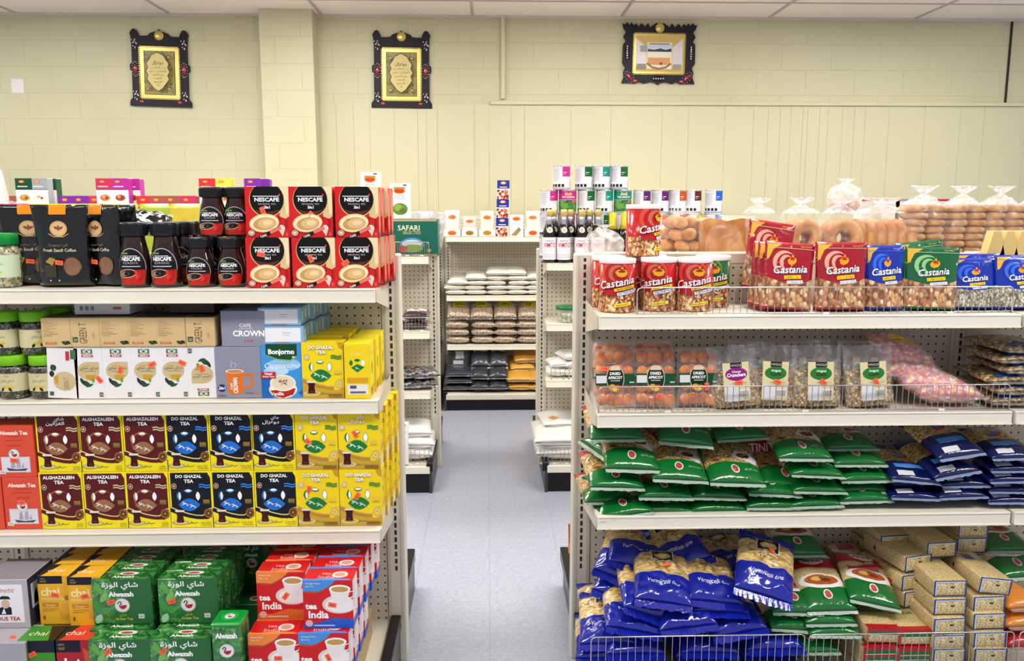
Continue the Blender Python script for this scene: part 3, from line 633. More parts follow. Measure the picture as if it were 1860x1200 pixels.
def chai_box(w, d, h, kind):
    base = {'gold': '#eeb42c', 'green': '#3f8f2e', 'red': '#b3202c'}[kind]; A = Art(w, h); A.rect(0, 0, 1, 1, base); A.rect(0, .84, .74 if kind != 'green' else 1, 1, '#15162a'); A.text('eco', .16, .93, .04, '#c9b45a'); A.text('VALLEY', .17, .875, .035, '#c9b45a', maxw=.2)
    if kind == 'gold':
        A.text('chai', .36, .6, .17, '#fbe6ae', bold=.03, maxw=.6); A.text('moments', .42, .5, .09, '#fbe0a0', maxw=.66); A.rect(.1, .36, .58, .45, '#c98526'); A.text('Ginger', .34, .375, .055, '#f6dca0'); A.ell(.78, .2, .2, .11, '#dca034'); A.poly([(.62, .42), (.95, .42), (.9, .2), (.66, .2)], '#e6ac3c'); A.ell(.85, .55, .08, .05, '#b3702a'); A.rect(.1, .31, .6, .325, '#c98526'); A.rect(.1, .27, .45, .285, '#c98526'); A.rect(.1, .1, .16, .18, '#8a5a18')
    elif kind == 'green':
        A.stroke([(.45, .1), (.62, .4), (.6, .7)], .02, '#9bd04a'); A.stroke([(.62, .4), (.85, .55), (.9, .7), (.78, .72), (.72, .6)], .02, '#9bd04a'); A.leaf(.5, .6, .09, .12, '#7ab83c', rot=.6); A.stroke([(.62, .3), (.9, .3), (.95, .2), (.8, .16)], .02, '#9bd04a'); A.text('chai', .36, .2, .13, '#eef6e0', bold=.03, maxw=.34); A.text('moments', .36, .1, .06, '#eef6e0', maxw=.34)
    else:
        A.text('chai', .36, .56, .2, '#ffffff', bold=.04, maxw=.64); A.text('moments', .44, .42, .12, '#ffffff', bold=.02, maxw=.78); A.rect(.08, .3, .6, .39, '#e8a43c'); A.text('Masala', .34, .315, .05, '#9a3020'); A.rect(.08, .24, .6, .255, '#d9707a'); A.poly([(.8, .9), (1, .84), (1, .4), (.9, .5)], '#d95a3a')
    T = Art(w, d); T.rect(0, 0, 1, 1, base if kind != 'red' else '#d8402c'); T.poly([(.55, 1), (1, 1), (1, 0), (.85, 0)] if kind == 'green' else [(0, 1), (.35, 1), (.1, 0), (0, 0)], '#2a2018'); T.text('chai', .4, .35, .3, '#f2ead8')
    return carton(w-.001, d, h, base, A, None, T, sidecol='#15162a')

# tall spice carton: coloured head, white body with a food picture
def spice_box(w, d, h, head, pic='#b5522a', body='#ece7e6', headh=.42, logo=True):
    A = Art(w, h); A.rect(0, 0, 1, 1, body); A.rect(0, 1-headh, 1, 1, head); A.rect(0, 1-headh-.02, 1, 1-headh, '#2a2a2a')
    A.ell(.38, 1-headh*.3, .17, .055, '#d8432c'); A.ell(.38, 1-headh*.3, .13, .036, '#f0b040'); A.rect(.12, 1-headh*.78, .72, 1-headh*.7, '#f2e6e6')
    A.ell(.5, .25, .38, .16, '#f5efe6'); A.ell(.5, .26, .3, .12, pic); A.ell(.42, .3, .1, .05, '#e0a060'); A.ell(.6, .25, .08, .04, '#7a2c1a')
    return carton(w-.001, d, h, body, A, sidecol=head, rough=.35)
def shan_box(w, d, h, pic):
    A = Art(w, h); A.ell(.48, .8, .3, .1, '#e0a23a'); A.ell(.48, .79, .25, .065, '#c4401f'); A.rect(.2, .84, .76, .9, '#b8863a'); A.text('RICE MIX', .5, .62, .05, '#3a4a6a', maxw=.6); A.rect(.2, .56, .8, .575, '#9aa4b8')
    A.ell(.5, .28, .38, .17, pic); A.ell(.4, .32, .2, .1, '#8aa84e'); A.ell(.62, .22, .18, .08, '#5a7434'); A.rect(.66, .93, .85, .975, '#5a6a8a')
    return carton(w-.001, d, h, '#efecef', A)
def blue_date(w, d, h):
    A = Art(w, h); A.rect(0, .0, 1, 1, '#e9dcd8'); A.rect(0, .56, 1, 1, '#1c2c92'); A.ell(.5, .86, .24, .08, '#e0772c'); A.ell(.5, .86, .16, .05, '#f3d9a0'); A.rect(.2, .62, .8, .66, '#e6e6f4')
    random.seed(6)
    for i in range(22): A.ell(random.random(), random.random()*.5, .13, .065, random.choice(['#a83a28', '#8a2a20', '#c45a40', '#d98a6a', '#7a2418']), rot=random.random()*3, n=9)
    return carton(w-.001, d, h, '#e6dcdc', A)

# ---- cans ----
NUTP = grains('printed_mixed_nuts', ['#d9a066', '#c8844a', '#e8c48c', '#b86a3c', '#ecd2a0', '#a85a34', '#d8905a', '#6a4a44'], 110, .05, .0005, .3, '#6a3a20', (1, 1, .8), .3, ramp=(0, .5))
def nut_can(R=.0525, H=.158, base='#b8161e', style=0, turn=0.0):
    m = MB(); m.lathe([(R*.97, 0), (R, .003), (R, H-.012)], mat(base, .25, coat=.5), 72); L = MB(); L.lathe([(R+.0012, H-.014), (R+.0022, H-.012), (R+.0022, H-.002), (R+.001, H), (0, H)], mat('#efe9ea', .3), 44)
    W = 2*pi*R; A = Art(W*.62, H-.014); w62 = .62
    hi = '#d9503a' if base != '#0d5a2c' else '#5a9a4a'
    A.ell(.42, .8, .22, .28, hi); A.ell(.44, .78, .18, .235, base); A.ell(.46, .8, .13, .17, '#c86a50' if base != '#0d5a2c' else '#8aba70'); A.ell(.5, .78, .11, .15, base)
    pts = [(0, 0), (1, 0), (1, .5), (.92, .52), (.86, .46), (.76, .5), (.7, .4), (.6, .42), (.5, .32), (.36, .36), (.25, .36), (.15, .42), (.05, .38), (0, .42)]
    A.poly(pts, NUTP); random.seed(style+5)
    for i in range(30):
        x, y = random.random(), random.random()*.36+.02; c = random.choice(['#e6bd84', '#c98850', '#b5673a', '#efd6a6', '#8a4a2c'])
        A.ell(x, y, .05, .034, c, rot=random.random()*3, n=12); A.ell(x+.006, y+.008, .026, .015, '#f3dfb4', rot=random.random()*3, n=8)
    A.ell(.66, .2, .05, .05, '#5a3f44'); A.ell(.65, .215, .02, .02, '#8a6a6a', n=8)
    for i in range(12): A.ell(.04+i*.085, .955, .006, .006, '#f0b8a0', n=6)
    A.poly([(.43, .83), (.47, .88), (.52, .86), (.57, .88), (.6, .82), (.58, .75), (.52, .72), (.46, .75)], '#e9a81e'); A.poly([(.5, .9), (.53, .94), (.54, .88)], '#e9a81e'); A.ell(.52, .84, .05, .022, '#7a2a14')
    A.text('Castania', .47, .54, .155, '#ffffff', shear=.25, rot=.2, bold=.012, maxw=.78, shadow='#5a0a10')
    A.rect(.42, .47, .72, .53, '#f0d020', rot=.2); A.text('MIXED KERNELS', .57, .485, .032, '#5a2010', rot=.2, maxw=.26, bold=.02); A.rect(.46, .385, .76, .45, '#e9e9f2', rot=.2); A.text('EXTRA NUTS', .61, .4, .045, '#3a58b0', rot=.2, maxw=.28, bold=.02)
    A.rect(.42, .13, .66, .2, '#f0d838', rot=.16); A.rect(.45, .15, .62, .17, '#b8861a', rot=.16)
    A.rect(.9, .1, .93, .9, '#eecfcf'); A.rect(.95, .1, .965, .9, '#eecfcf')
    A.bake(m, lambda x, y, o: ((R+.0003+o)*sin((x/W-.5*w62)*2*pi), -(R+.0003+o)*cos((x/W-.5*w62)*2*pi), y+.001), nx=34, rough=.25, coat=.5)
    return [('can_body', m.mesh('can_body')), ('lid', L.mesh('lid'), (0, 0, 0), (0, 0, 0), 'white plastic lid', [])]
def veg_tin(head, back=True, R=.0495, H=.1315):
    m = MB(); ml = mat('#c9ccd2', .25, .9); m.lathe([(R, 0, ml), (R, .004), (R-.001, .006), (R-.001, H-.006, ml), (R, H-.004, ml), (R, H, ml), (R-.004, H, ml), (R-.005, H-.004, ml), (0, H-.004)], mat('#e3e2ea', .3, coat=.3), 56)
    W = pi*R; A = Art(W, H-.014); A.rect(0, 0, 1, .03, head); 
    if back:
        A.rect(.5, .55, .86, 1, head); A.rect(.53, .72, .66, .75, '#e9d9e9'); A.rect(.53, .64, .6, .66, '#e9d9e9')
        for i in range(10): A.rect(.1, .88-i*.06, .4-.03*(i % 3), .895-i*.06, '#a9a9b8')
        for i in range(4): A.rect(.08+i*.13, .07, .17+i*.13, .2, '#15151a')
        for i in range(6): A.rect(.8, .1+i*.05, .88, .12+i*.05, '#7a7a8a')
    else:
        A.rect(0, .6, 1, 1, head); A.poly([(.4, .95), (.5, .88), (.6, .95), (.64, .8), (.36, .8)], '#d9a88a'); A.text('THE GARDEN', .5, .68, .08, '#e9f2ee', bold=.02, maxw=.6)
        A.rect(0, .05, 1, .58, foliage()); A.ell(.6, .4, .13, .12, '#3f7a34'); A.ell(.35, .3, .15, .14, '#6aa04a')
        A.ell(.7, .5, .07, .07, '#d05a50')
    A.bake(m, lambda x, y, o: ((R-.0003+o)*sin(x/R-pi/2), -(R-.0003+o)*cos(x/R-pi/2), y+.007), nx=28)
    return m.mesh('tin')
# ---- coffee jar ----
def coffee_jar(H=.186, R=.043, k=1.0):
    G = film('#2a1611', .06, 'coffee_glass', 0); BLK = mat('#17171b', .3, coat=.3)
    prof = [(R*.9, 0), (R*.97, .003), (R, H*.12), (R*1.0, H*.3), (R*.97, H*.42), (R*.88, H*.56), (R*.76, H*.68), (R*.7, H*.76), (R*.72, H*.8)]
    m = MB(); m.lathe(prof, G, 40, sq=.86)
    def rad(z):
        for a, b in zip(prof, prof[1:]):
            if a[1] <= z <= b[1]: return a[0]+(b[0]-a[0])*(z-a[1])/(b[1]-a[1])
        return prof[-1][0]
    L = MB(); lp = [(R*.84, H*.79), (R*.9, H*.8), (R*.9, H*.97), (R*.86, H*.995), (R*.6, H), (0, H)]; L.lathe(lp, BLK, 40, sq=.86)
    for i in range(44): a = 2*pi*i/44; L.tube([(R*.9*cos(a), R*.9*.86*sin(a), H*.815), (R*.9*cos(a), R*.9*.86*sin(a), H*.96)], .0008, BLK, 4, False)
    w = R*1.9; h = H*.56; A = Art(w, h)
    A.ell(.5, .5, .5, .5, '#b9bcc8', n=40); A.ell(.5, .5, .475, .48, '#0c0a10', n=40)
    A.poly([(.02, .42), (.98, .42), (.98, .3), (.9, .0), (.1, .0), (.02, .3)], '#8a3a14'); A.poly([(.2, .36), (.95, .42), (.92, .1), (.75, 0), (.3, 0)], '#c0241e'); A.ell(.12, .3, .1, .08, '#c07a2c'); A.rect(.05, .41, .95, .44, '#0c0a10')
    A.ell(.38, .31, .3, .12, '#c9b8a4', rot=.12); A.ell(.38, .31, .265, .1, '#2a1812', rot=.12); A.ell(.3, .3, .15, .06, '#9a8a7a', rot=.15); A.ell(.42, .31, .15, .06, '#150a08', rot=.1); A.stroke([(.66, .38), (.84, .4), (.84, .2), (.7, .1)], .05, '#a81a18')
    A.poly([(.62, .38), (.68, .4), (.74, .2), (.64, .12)], '#d93a2c')
    A.text('NESCAFE', .5, .66, .1, '#f4f4f8', bold=.04, maxw=.62); A.rect(.22, .78, .72, .795, '#f4f4f8'); A.text('CLASSIC', .5, .57, .06, '#d9d9e2', maxw=.5, sp=1.3); A.rect(.18, .49, .8, .515, '#c9c9d4'); A.rect(.12, .84, .42, .88, '#6a9a3a')
    A.bake(m, lambda x, y, o: ((rad(y+H*.045)+.0006+o)*sin((x/w-.5)*2.05), -.86*(rad(y+H*.045)+.0006+o)*cos((x/w-.5)*2.05), y+H*.045), nx=12, ny=8, clip=False)
    return [('jar_body', m.mesh('jar_body')), ('lid', L.mesh('lid'), (0, 0, 0), (0, 0, 0), 'ribbed black screw lid', [])]
def tea_jar(lid='#7ac41e', body=None, R=.043, H=.126, band='#cfc79c', lab=True):
    body = body or grains('loose_black_tea', ['#2a2a28', '#4a4840', '#1a1a1a', '#6a6658', '#3a3630', '#8a846e'], 170, .5, .002, .25, '#101010', (1, 1, 1), .8)
    m = MB(); prof = [(R*.86, 0), (R*.95, .006), (R, H*.2), (R, H*.6), (R*.92, H*.72), (R*.78, H*.78)]; m.lathe(prof, body, 56)
    L = MB(); lp = [(R*.9, H*.78), (R*.94, H*.79), (R*.94, H*.985), (R*.9, H), (0, H)]; L.lathe(lp, mat(lid, .35), 36)
    if lab:
        w = 2*pi*R*.5; A = Art(w, H*.42); A.rect(0, 0, 1, 1, band); A.rect(0, .98, 1, 1, '#a9a078'); A.text('LEAF', .5, .82, .08, '#5a5a44'); A.text(AR_TEA+' '+AR_TEA, .5, .55, .13, '#3a3a30', maxw=.55); A.poly([(.4, .2), (.64, .2), (.6, .32), (.44, .32)], '#e0b81e'); A.leaf(.4, .12, .05, .08, '#2a2a24', rot=1); A.leaf(.56, .12, .05, .08, '#2a2a24', rot=-1)
        A.bake(m, lambda x, y, o: ((R+.0005+o)*sin((x/w-.5)*pi), -(R+.0005+o)*cos((x/w-.5)*pi), y+H*.19), nx=24)
    return [('jar_body', m.mesh('jar_body')), ('lid', L.mesh('lid'), (0, 0, 0), (0, 0, 0), 'round screw lid', [])]
def syrup_bottle(H=.288, R=.037, dark='#0b080c', gold=False):
    G = film(dark, .06, 'bottle_glass'+dark, 0); m = MB()
    prof = [(R*.95, 0), (R, .005), (R, H*.5), (R*.96, H*.58), (R*.6, H*.72), (R*.38, H*.82), (R*.36, H*.9)]; m.lathe(prof, G, 56)
    def rad(z):
        for a, b in zip(prof, prof[1:]):
            if a[1] <= z <= b[1]: return a[0]+(b[0]-a[0])*(z-a[1])/(b[1]-a[1])
        return prof[-1][0]
    parts = []
    if not gold:
        w = pi*R; A = Art(w, H*.42); A.rect(0, 0, 1, 1, '#e6e2e8'); A.text('VIMTO', .5, .56, .2, '#b02238', bold=.02, maxw=.62); A.rect(.3, .82, .7, .86, '#9a9ab0'); A.rect(.2, .1, .8, .14, '#c9c4cc'); A.rect(.2, .2, .8, .24, '#c9c4cc')
        A.bake(m, lambda x, y, o: ((R+.0006+o)*sin((x/w-.5)*pi), -(R+.0006+o)*cos((x/w-.5)*pi), y+H*.06), nx=28)
        B = Art(R*1.6, H*.12); B.leaf(.5, .5, .28, .5, '#ddd6c8', rot=pi/2); B.ell(.5, .5, .3, .46, '#efe9dc'); B.ell(.5, .5, .2, .3, '#b8a890')
        B.bake(m, lambda x, y, o: ((rad(y+H*.56)+.001+o)*sin((x-R*.8)/R), -(rad(y+H*.56)+.001+o)*cos((x-R*.8)/R), y+H*.56), nx=14, ny=6)
        cap = MB(); cap.lathe([(R*.42, H*.87), (R*.46, H*.88), (R*.46, H*.985), (R*.4, H), (0, H)], mat('#d9c07a', .3, .6), 20)
        sl = MB(); sl.lathe([(R*.62, H*.72), (R*.4, H*.82), (R*.39, H*.88)], mat('#bfc0cc', .25, .7), 24)
        parts = [('cap', cap.mesh('cap'), (0, 0, 0), (0, 0, 0), 'gold cap', []), ('foil_sleeve', sl.mesh('foil_sleeve'))]
    else:
        cap = MB(); cap.lathe([(R*.8, H*.66), (R*.52, H*.76), (R*.5, H*.98), (0, H)], mat('#c9b42a', .35, .2), 20); A = Art(.02, .02)
        parts = [('foil_sleeve', cap.mesh('foil_sleeve'), (0, 0, 0), (0, 0, 0), 'yellow neck sleeve', [])]
    return [('bottle_body', m.mesh('bottle_body'))]+parts

# ---- bags ----
def pillow(w, l, T, zones, nu=26, nv=30, seed=0, curve=None, stand=False, prof=None, wr=.10, art=None, afin=True, fin=.012, finmat=None, ny=18, nx=20, taper=0.0, edge=2.6, mb=None, sag=0.0):
    """closed soft bag. along v (0..1): zones [(v_end, material)]; lies in x/y with thickness z, or stands (v up, thickness along -y) """
    m = mb or MB(); rnd = random.Random(seed); ox = rnd.random()*50
    prof = prof or (lambda v: max(0, 1-abs(2*v-1)**3.5)**.55)
    curve = curve or (lambda a, v: 0)
    def pt(a, v, s, off=0):
        wx = w/2*(1-taper*(1-abs(2*v-1)**2)); ee = max(0, 1-abs(a)**edge)**.5
        n = noise.noise(Vector((a*2.2+ox, v*5, s*3)))*wr*1.6+noise.noise(Vector((a*6+ox, v*13, s)))*wr*.6
        t = T/2*ee*prof(v)*(1+n)+off
        x = a*wx*(1+.02*noise.noise(Vector((v*6, ox, s*0)))); y = v*l; z = s*t - sag*(1-(2*v-1)**2)*0
        return (x, -z, y) if stand else (x, y, z)
    vs = sorted(set([i/nv for i in range(nv+1)]+[z[0] for z in zones if z[0] < 1]))
    vs2 = []
    for v in vs:
        if not vs2 or v-vs2[-1] > .004: vs2.append(v)
    vs = vs2; vs[-1] = 1.0
    aa = [sin((2*i/nu-1)*pi/2) for i in range(nu+1)]
    def vv(v, a): return min(1, max(0, v+curve(a, v)*(1-abs(2*v-1)**4)))
    base = len(m.v); idx = {}
    for s in (1, -1):
        for j, v in enumerate(vs):
            for i, a in enumerate(aa):
                if s == -1 and (i in (0, nu) or j in (0, len(vs)-1)): idx[s, i, j] = idx[1, i, j]; continue
                idx[s, i, j] = len(m.v); m.v.append(pt(a, vv(v, a), s))
    for s in (1, -1):
        for j in range(len(vs)-1):
            vm_ = (vs[j]+vs[j+1])/2; mm = next((z[1] for z in zones if vm_ <= z[0]+1e-6), zones[-1][1])
            for i in range(nu):
                q = (idx[s, i, j], idx[s, i+1, j], idx[s, i+1, j+1], idx[s, i, j+1])
                m.face(q if (s == 1) != False else q[::-1], mm, True)
    if fin and finmat:
        for j, sg in ((0, -1), (len(vs)-1, 1)):
            if not afin and sg == -1: continue
            row = [idx[1, i, j] for i in range(nu+1)]; nb = len(m.v)
            for k, i in enumerate(row):
                p = m.v[i]; d = fin*(.85+.3*rnd.random()); off = (k % 2)*.0008
                m.v.append((p[0], p[1]-off, p[2]+sg*d) if stand else (p[0], p[1]+sg*d, p[2]-.35*d*(1 if sg < 0 else -.2)+off))
            for i in range(nu): m.face((row[i], row[i+1], nb+i+1, nb+i), finmat, False)
    if art:
        for A, x0, v0 in art:   # placed with its lower-left corner at (x0 in metres from centre, v0 share of length)
            A.bake(m, lambda x, y, o: pt(max(-.999, min(.999, (x0+x)/(w/2*(1-taper*(1-abs(2*((v0*l+y)/l)-1)**2))))), (v0*l+y)/l, 1, o*1.5+.0012), nx=nx, ny=ny, clip=False, rough=.25, coat=.3)
    return m
GRN = film('#0c6a2a', .14, 'green_bag'); SEAL = film('#9fb5a6', .2, 'crimped_seal'); REDF = film('#b51226', .16, 'red_bag'); CLR = clear('clear_film')
PASTA = grains('rotini_pasta', ['#e0be7a', '#ecd096', '#d2a860', '#f3dfae', '#dab46c'], 150, .5, .003, .3, '#8a6228', (1, 1, 1), .8, ramp=(0, .42))
VERM = grains('thin_pasta', ['#e8d6a2', '#efe0b4', '#dcc488'], 260, .5, .001, .3, '#a98a48', (1, 2.8, 1), .7, ramp=(0, .42))
NEST = grains('nested_pasta', ['#dcbf7e', '#e8d098', '#cfa964'], 60, .6, .004, .3, '#94713a', (1, 2.2, 1), .8, ramp=(0, .5))
def rotini(seed=0, red=True):
    w, l, T = .165, .235, .052
    A = Art(.15, .05); A.text('ROTINI', .5, .28, .5, '#e6dcd8', bold=.02, maxw=.7)
    B = Art(.15, .12); B.poly([(.5, .3), (.95, .02), (1.02, .3), (.8, .55), (.62, .6)], '#e3dfe0'); B.ell(.74, .36, .13, .12, '#8a4a22'); B.ell(.7, .4, .05, .05, '#b3301c'); B.ell(.8, .3, .05, .05, '#3a2216'); B.ell(.16, .14, .1, .06, '#b37a52'); B.ell(.16, .14, .07, .04, '#7a3a2a')
    D = Art(.15, .05); D.ell(.5, .45, .085, .36, '#e6dcdc'); D.ell(.5, .45, .065, .28, '#a8483e'); D.text('NET WT. 16 OZ', .82, .35, .14, '#b8d0bc', maxw=.26)
    cur = lambda a, v: -.05*(1-a*a)*(1 if v < .5 else 0)+.03*a
    return pillow(w, l, T, [(.3, GRN), (.8, PASTA), (1, REDF if red else GRN)], seed=seed, curve=lambda a, v: (-.05*(a*a)+.03)*(v < .45), art=[(A, -.075, .8), (B, -.075, .28), (D, -.075, .09)], finmat=SEAL, fin=.011).mesh('pasta_bag')
def penne(seed=0):
    w, l, T = .155, .215, .05
    A = Art(.13, .045); A.ell(.5, .5, .3, .42, '#e9dcd8'); A.text('PENNE', .5, .34, .3, '#b51226', bold=.03, maxw=.5)
    B = Art(.14, .075); B.ell(.5, .45, .5, .4, '#ebe7e6'); B.ell(.5, .5, .38, .28, '#a8582c'); B.ell(.4, .56, .12, .12, '#d9a858'); B.ell(.6, .5, .12, .1, '#7a2c18'); B.ell(.52, .6, .06, .06, '#3f6a2a')
    D = Art(.13, .04); D.ell(.5, .5, .1, .42, '#ebdede'); D.ell(.5, .5, .075, .32, '#b3504a')
    return pillow(w, l, T, [(.36, GRN), (.72, VERM), (1, REDF)], seed=seed, art=[(A, -.065, .76), (B, -.07, .3), (D, -.065, .12)], finmat=SEAL, fin=.01).mesh('pasta_bag')
NAVY = film('#0b1550', .13, 'navy_bag'); ROY = film('#10209a', .13, 'royal_blue_bag', scale=20)
SEALB = film('#7f8fb8', .2, 'blue_seal')
def navy_bag(seed=0):
    w, l, T = .15, .22, .046
    A = Art(.09, .03); A.rect(0, .1, 1, .9, '#3f7fd0'); 
    for i in range(3): A.rect(.06, .7-.25*i, .9-.1*i, .78-.25*i, '#6aa2e6')
    B = Art(.05, .02); B.rect(0, 0, 1, 1, '#d6d6e0')
    D = Art(.05, .04); D.ell(.5, .5, .5, .36, '#c9342c', rot=.2); D.ell(.45, .6, .4, .26, '#4a8ad6', rot=.2)
    return pillow(w, l, T, [(.42, NAVY), (.82, PASTA), (1, NAVY)], seed=seed, art=[(A, -.045, .2), (B, -.05, .05), (D, -.02, .5)], finmat=SEALB, fin=.01).mesh('pasta_bag')
def nest_bag(seed=0, k=1.0):
    w, l, T = .17*k, .215*k, .066
    A = Art(.12*k, .05); A.text('Vermicelli fine', .5, .4, .3, '#dfe3f4', shear=.3, maxw=.8);
    B = Art(.07, .055); B.rect(0, 0, 1, 1, '#e3ddd0'); B.rect(.05, .06, .95, .94, '#16120e'); B.ell(.5, .42, .36, .26, '#d8bf7c'); B.ell(.5, .46, .2, .13, '#f0dca0'); B.text('CELLI', .5, .76, .14, '#e9e2d0', maxw=.6)
    D = Art(.05, .02); D.text('Vermi', .5, .2, .7, '#4a3418', shear=.3)
    return pillow(w, l, T, [(.43, ROY), (.445, film('#cfc08a', .3, 'gold_line', 0)), (.86, NEST), (1, ROY)], seed=seed, wr=.26, nu=28, nv=34, art=[(A, -.06*k, .14), (B, -.035, .68), (D, -.025, .54)], finmat=ROY, fin=.02).mesh('pasta_bag')
def simple_bag(w, l, T, m1, seed=0, art=None, m2=None, v=.5, fin=CLR, wr=.12):
    return pillow(w, l, T, [(v, m1), (1, m2 or m1)], seed=seed, art=art, finmat=fin, fin=.012, wr=wr, nu=16, nv=18).mesh('bag')
def brick(w, l, h, col, edge, kind='yellow'):
    """vacuum-packed noodle brick lying with its end (w x h) toward the viewer"""
    m = MB(); m.rbox(-w/2, w/2, 0, l, 0, h, VERM, .006, 2, smooth=True)
    A = Art(w, h)
    if kind == 'yellow':
        for r_ in ((0, .0, 1, .05), (0, .93, 1, 1), (0, 0, .05, 1), (.95, 0, 1, 1)): A.rect(*r_, '#1c3a78')
        for r_ in ((.05, .86, .95, .93), (.05, .06, .09, .9)): A.rect(*r_, '#c9d6e6')
        A.rect(.5, .52, .62, .62, '#1a1a22')
    else:
        A.rect(0, .78, 1, 1, '#b51226'); A.rect(0, .55, 1, .78, '#0c6a2a'); A.rect(0, 0, .07, 1, '#b51226'); A.rect(.07, .52, 1, .56, '#e6e6e0')
    A.bake(m, lambda x, y, o: (x-w/2, -o-.0004, y), rough=.25, coat=.5)
    T = Art(w, l)
    if kind == 'yellow': T.rect(.3, .66, .62, .86, '#1a2a80', rot=.0); T.rect(.66, .7, .84, .84, '#c9cfe0'); T.stroke([(.3, .4), (.5, .36), (.7, .4)], .012, '#b08a50')
    else: T.rect(0, 0, 1, .12, '#b51226'); T.text('Vermicelli', .5, .5, .1, '#2a7a3a', maxw=.8, bold=.02); T.rect(.3, .75, .9, .95, '#b51226')
    T.bake(m, lambda x, y, o: (x-w/2, y, h+o+.0003), rough=.25, coat=.5)
    if kind == 'yellow':
        S = Art(l, h); S.ell(.3, .5, .025, .14, '#3a2a40'); S.bake(m, lambda x, y, o: (-w/2-o-.0004, l-x, y)); S.bake(m, lambda x, y, o: (w/2+o+.0004, x, y))
    return m.mesh('noodle_brick')
def pouch(w, h, T, top, low, art, seed=0, split=.42, crv=.08, foot=None, wr=.1, tear=True, taper=.05):
    """stand-up pouch: front faces -y, foot at z=0"""
    pr = lambda v: (min(1, (v/.05))**.5)*max(0, (1-v))**.62*1.05+.02 if v < 1 else 0
    z = [(.06, foot or low), (split, low), (1, top)]
    return pillow(w, h, T, z, nu=18, nv=28, seed=seed, stand=True, prof=pr, wr=wr, art=art, finmat=None, fin=0, edge=3.2, curve=lambda a, v: crv*(a*a-.35)*(.12 < v < .75), taper=taper)
NUTR = grains('mixed_nuts', ['#d8a46c', '#e6c08c', '#c68a58', '#edd3a6', '#b87850', '#dcae80'], 80, .7, .004, .3, '#7a4a2c', (1, 1, .8), .8, ramp=(0, .45))
SEEDS = grains('sunflower_seeds', ['#c9c4ae', '#a9a492', '#dcd8c6', '#8f8a7a', '#b8b4a0'], 190, .6, .003, .35, '#5a5648', (1, 1, .6), .8, ramp=(0, .45))
def castania_pouch(col, w=.15, h=.19, seed=0, seeds=False, corner=True):
    top = film(col, .14, 'pouch'+col); A = Art(w*.92, h*.66); hi = {'#a01026': '#d9a890', '#0d2fa6': '#3a6ae0', '#0f5f36': '#8fc48a'}.get(col, '#cccccc')
    A.ell(.36, .55, .24, .26, hi); A.ell(.42, .52, .22, .24, col); A.ell(.4, .56, .14, .16, hi); A.ell(.46, .53, .13, .15, col)
    A.poly([(.42, .6), (.48, .66), (.55, .64), (.6, .67), (.62, .6), (.58, .53), (.5, .5), (.44, .53)], '#e9a01e'); A.ell(.53, .63, .055, .025, '#b3301c'); A.poly([(.5, .68), (.55, .74), (.56, .67)], '#e9a01e')
    A.text('Castania', .5, .33, .16, '#ffffff', shear=.25, rot=.1, bold=.012, maxw=.8, shadow='#3a3a5a'); A.rect(.36, .2, .72, .28, '#f0d020', rot=.1); A.text('SUPER EXTRA', .54, .21, .05, '#6a3010', rot=.1, maxw=.3); A.rect(.42, .1, .76, .17, '#dfe2f0', rot=.1)
    A.text('EXTRA NUTS', .59, .115, .04, '#3a58b0', rot=.1, maxw=.28)
    if corner: A.poly([(0, .95), (.3, .95), (.12, .82), (.04, .62), (0, .6)], '#e0b03a')
    A.rect(0, .86, 1, .875, hi); A.text('TEAR HERE', .8, .9, .035, '#d9b04a', maxw=.2)
    return pouch(w, h, .065, top, SEEDS if seeds else NUTR, [(A, -w*.46, .34)], seed, split=.44 if not seeds else .4, foot=top).mesh('snack_pouch')
def coffee_pouch(w=.158, h=.236, seed=0):
    B = film('#08080b', .1, 'black_pouch', .8, 22); A = Art(w*.9, h*.94)
    A.rect(.32, .9, .66, 1.02, '#e58f1c'); A.ell(.5, .72, .17, .1, '#c9a06a'); A.ell(.5, .72, .14, .08, '#d9b684'); A.leaf(.5, .73, .03, .04, '#8a4a2c'); A.leaf(.45, .73, .025, .035, '#8a4a2c', rot=1); A.leaf(.55, .73, .025, .035, '#8a4a2c', rot=-1); A.stroke([(.3, .66), (.4, .62), (.6, .62), (.7, .66)], .008, '#d9b684')
    A.text('\uFE94\uFEF3\uFEA9\uFEEE\uFECC\uFEB3 \uFE93\uFEEE\uFEEC\uFED7', .48, .5, .035, '#8a7a5a', maxw=.6); A.text('Fresh Saudi Coffee', .5, .43, .04, '#d9d0bc', maxw=.64, bold=.01)
    A.ell(.72, .24, .17, .12, '#6a4a38'); A.ell(.72, .24, .155, .11, '#86604a'); A.poly([(.2, .3), (.3, .36), (.4, .34), (.34, .25)], '#a08a3a'); A.rect(.18, .1, .4, .26, '#3a3326'); A.ell(.28, .06, .015, .01, '#e8e8e8', n=8); A.ell(.45, .06, .015, .01, '#e8e8e8', n=8)
    return pouch(w, h, .06, B, B, [(A, -w*.45, .04)], seed, wr=.14, crv=0, taper=.07).mesh('coffee_pouch')
# ================= stocking the shelves =================
ZL = (1.317, .994, .610, .151); ZR = (1.237, .947, .648, .151)
def X(px, Y, py=600): return P(px, py, Y).x
def row(n): return ORD[n]
def at_px(px, py, Y): p = P(px, py, Y); return p

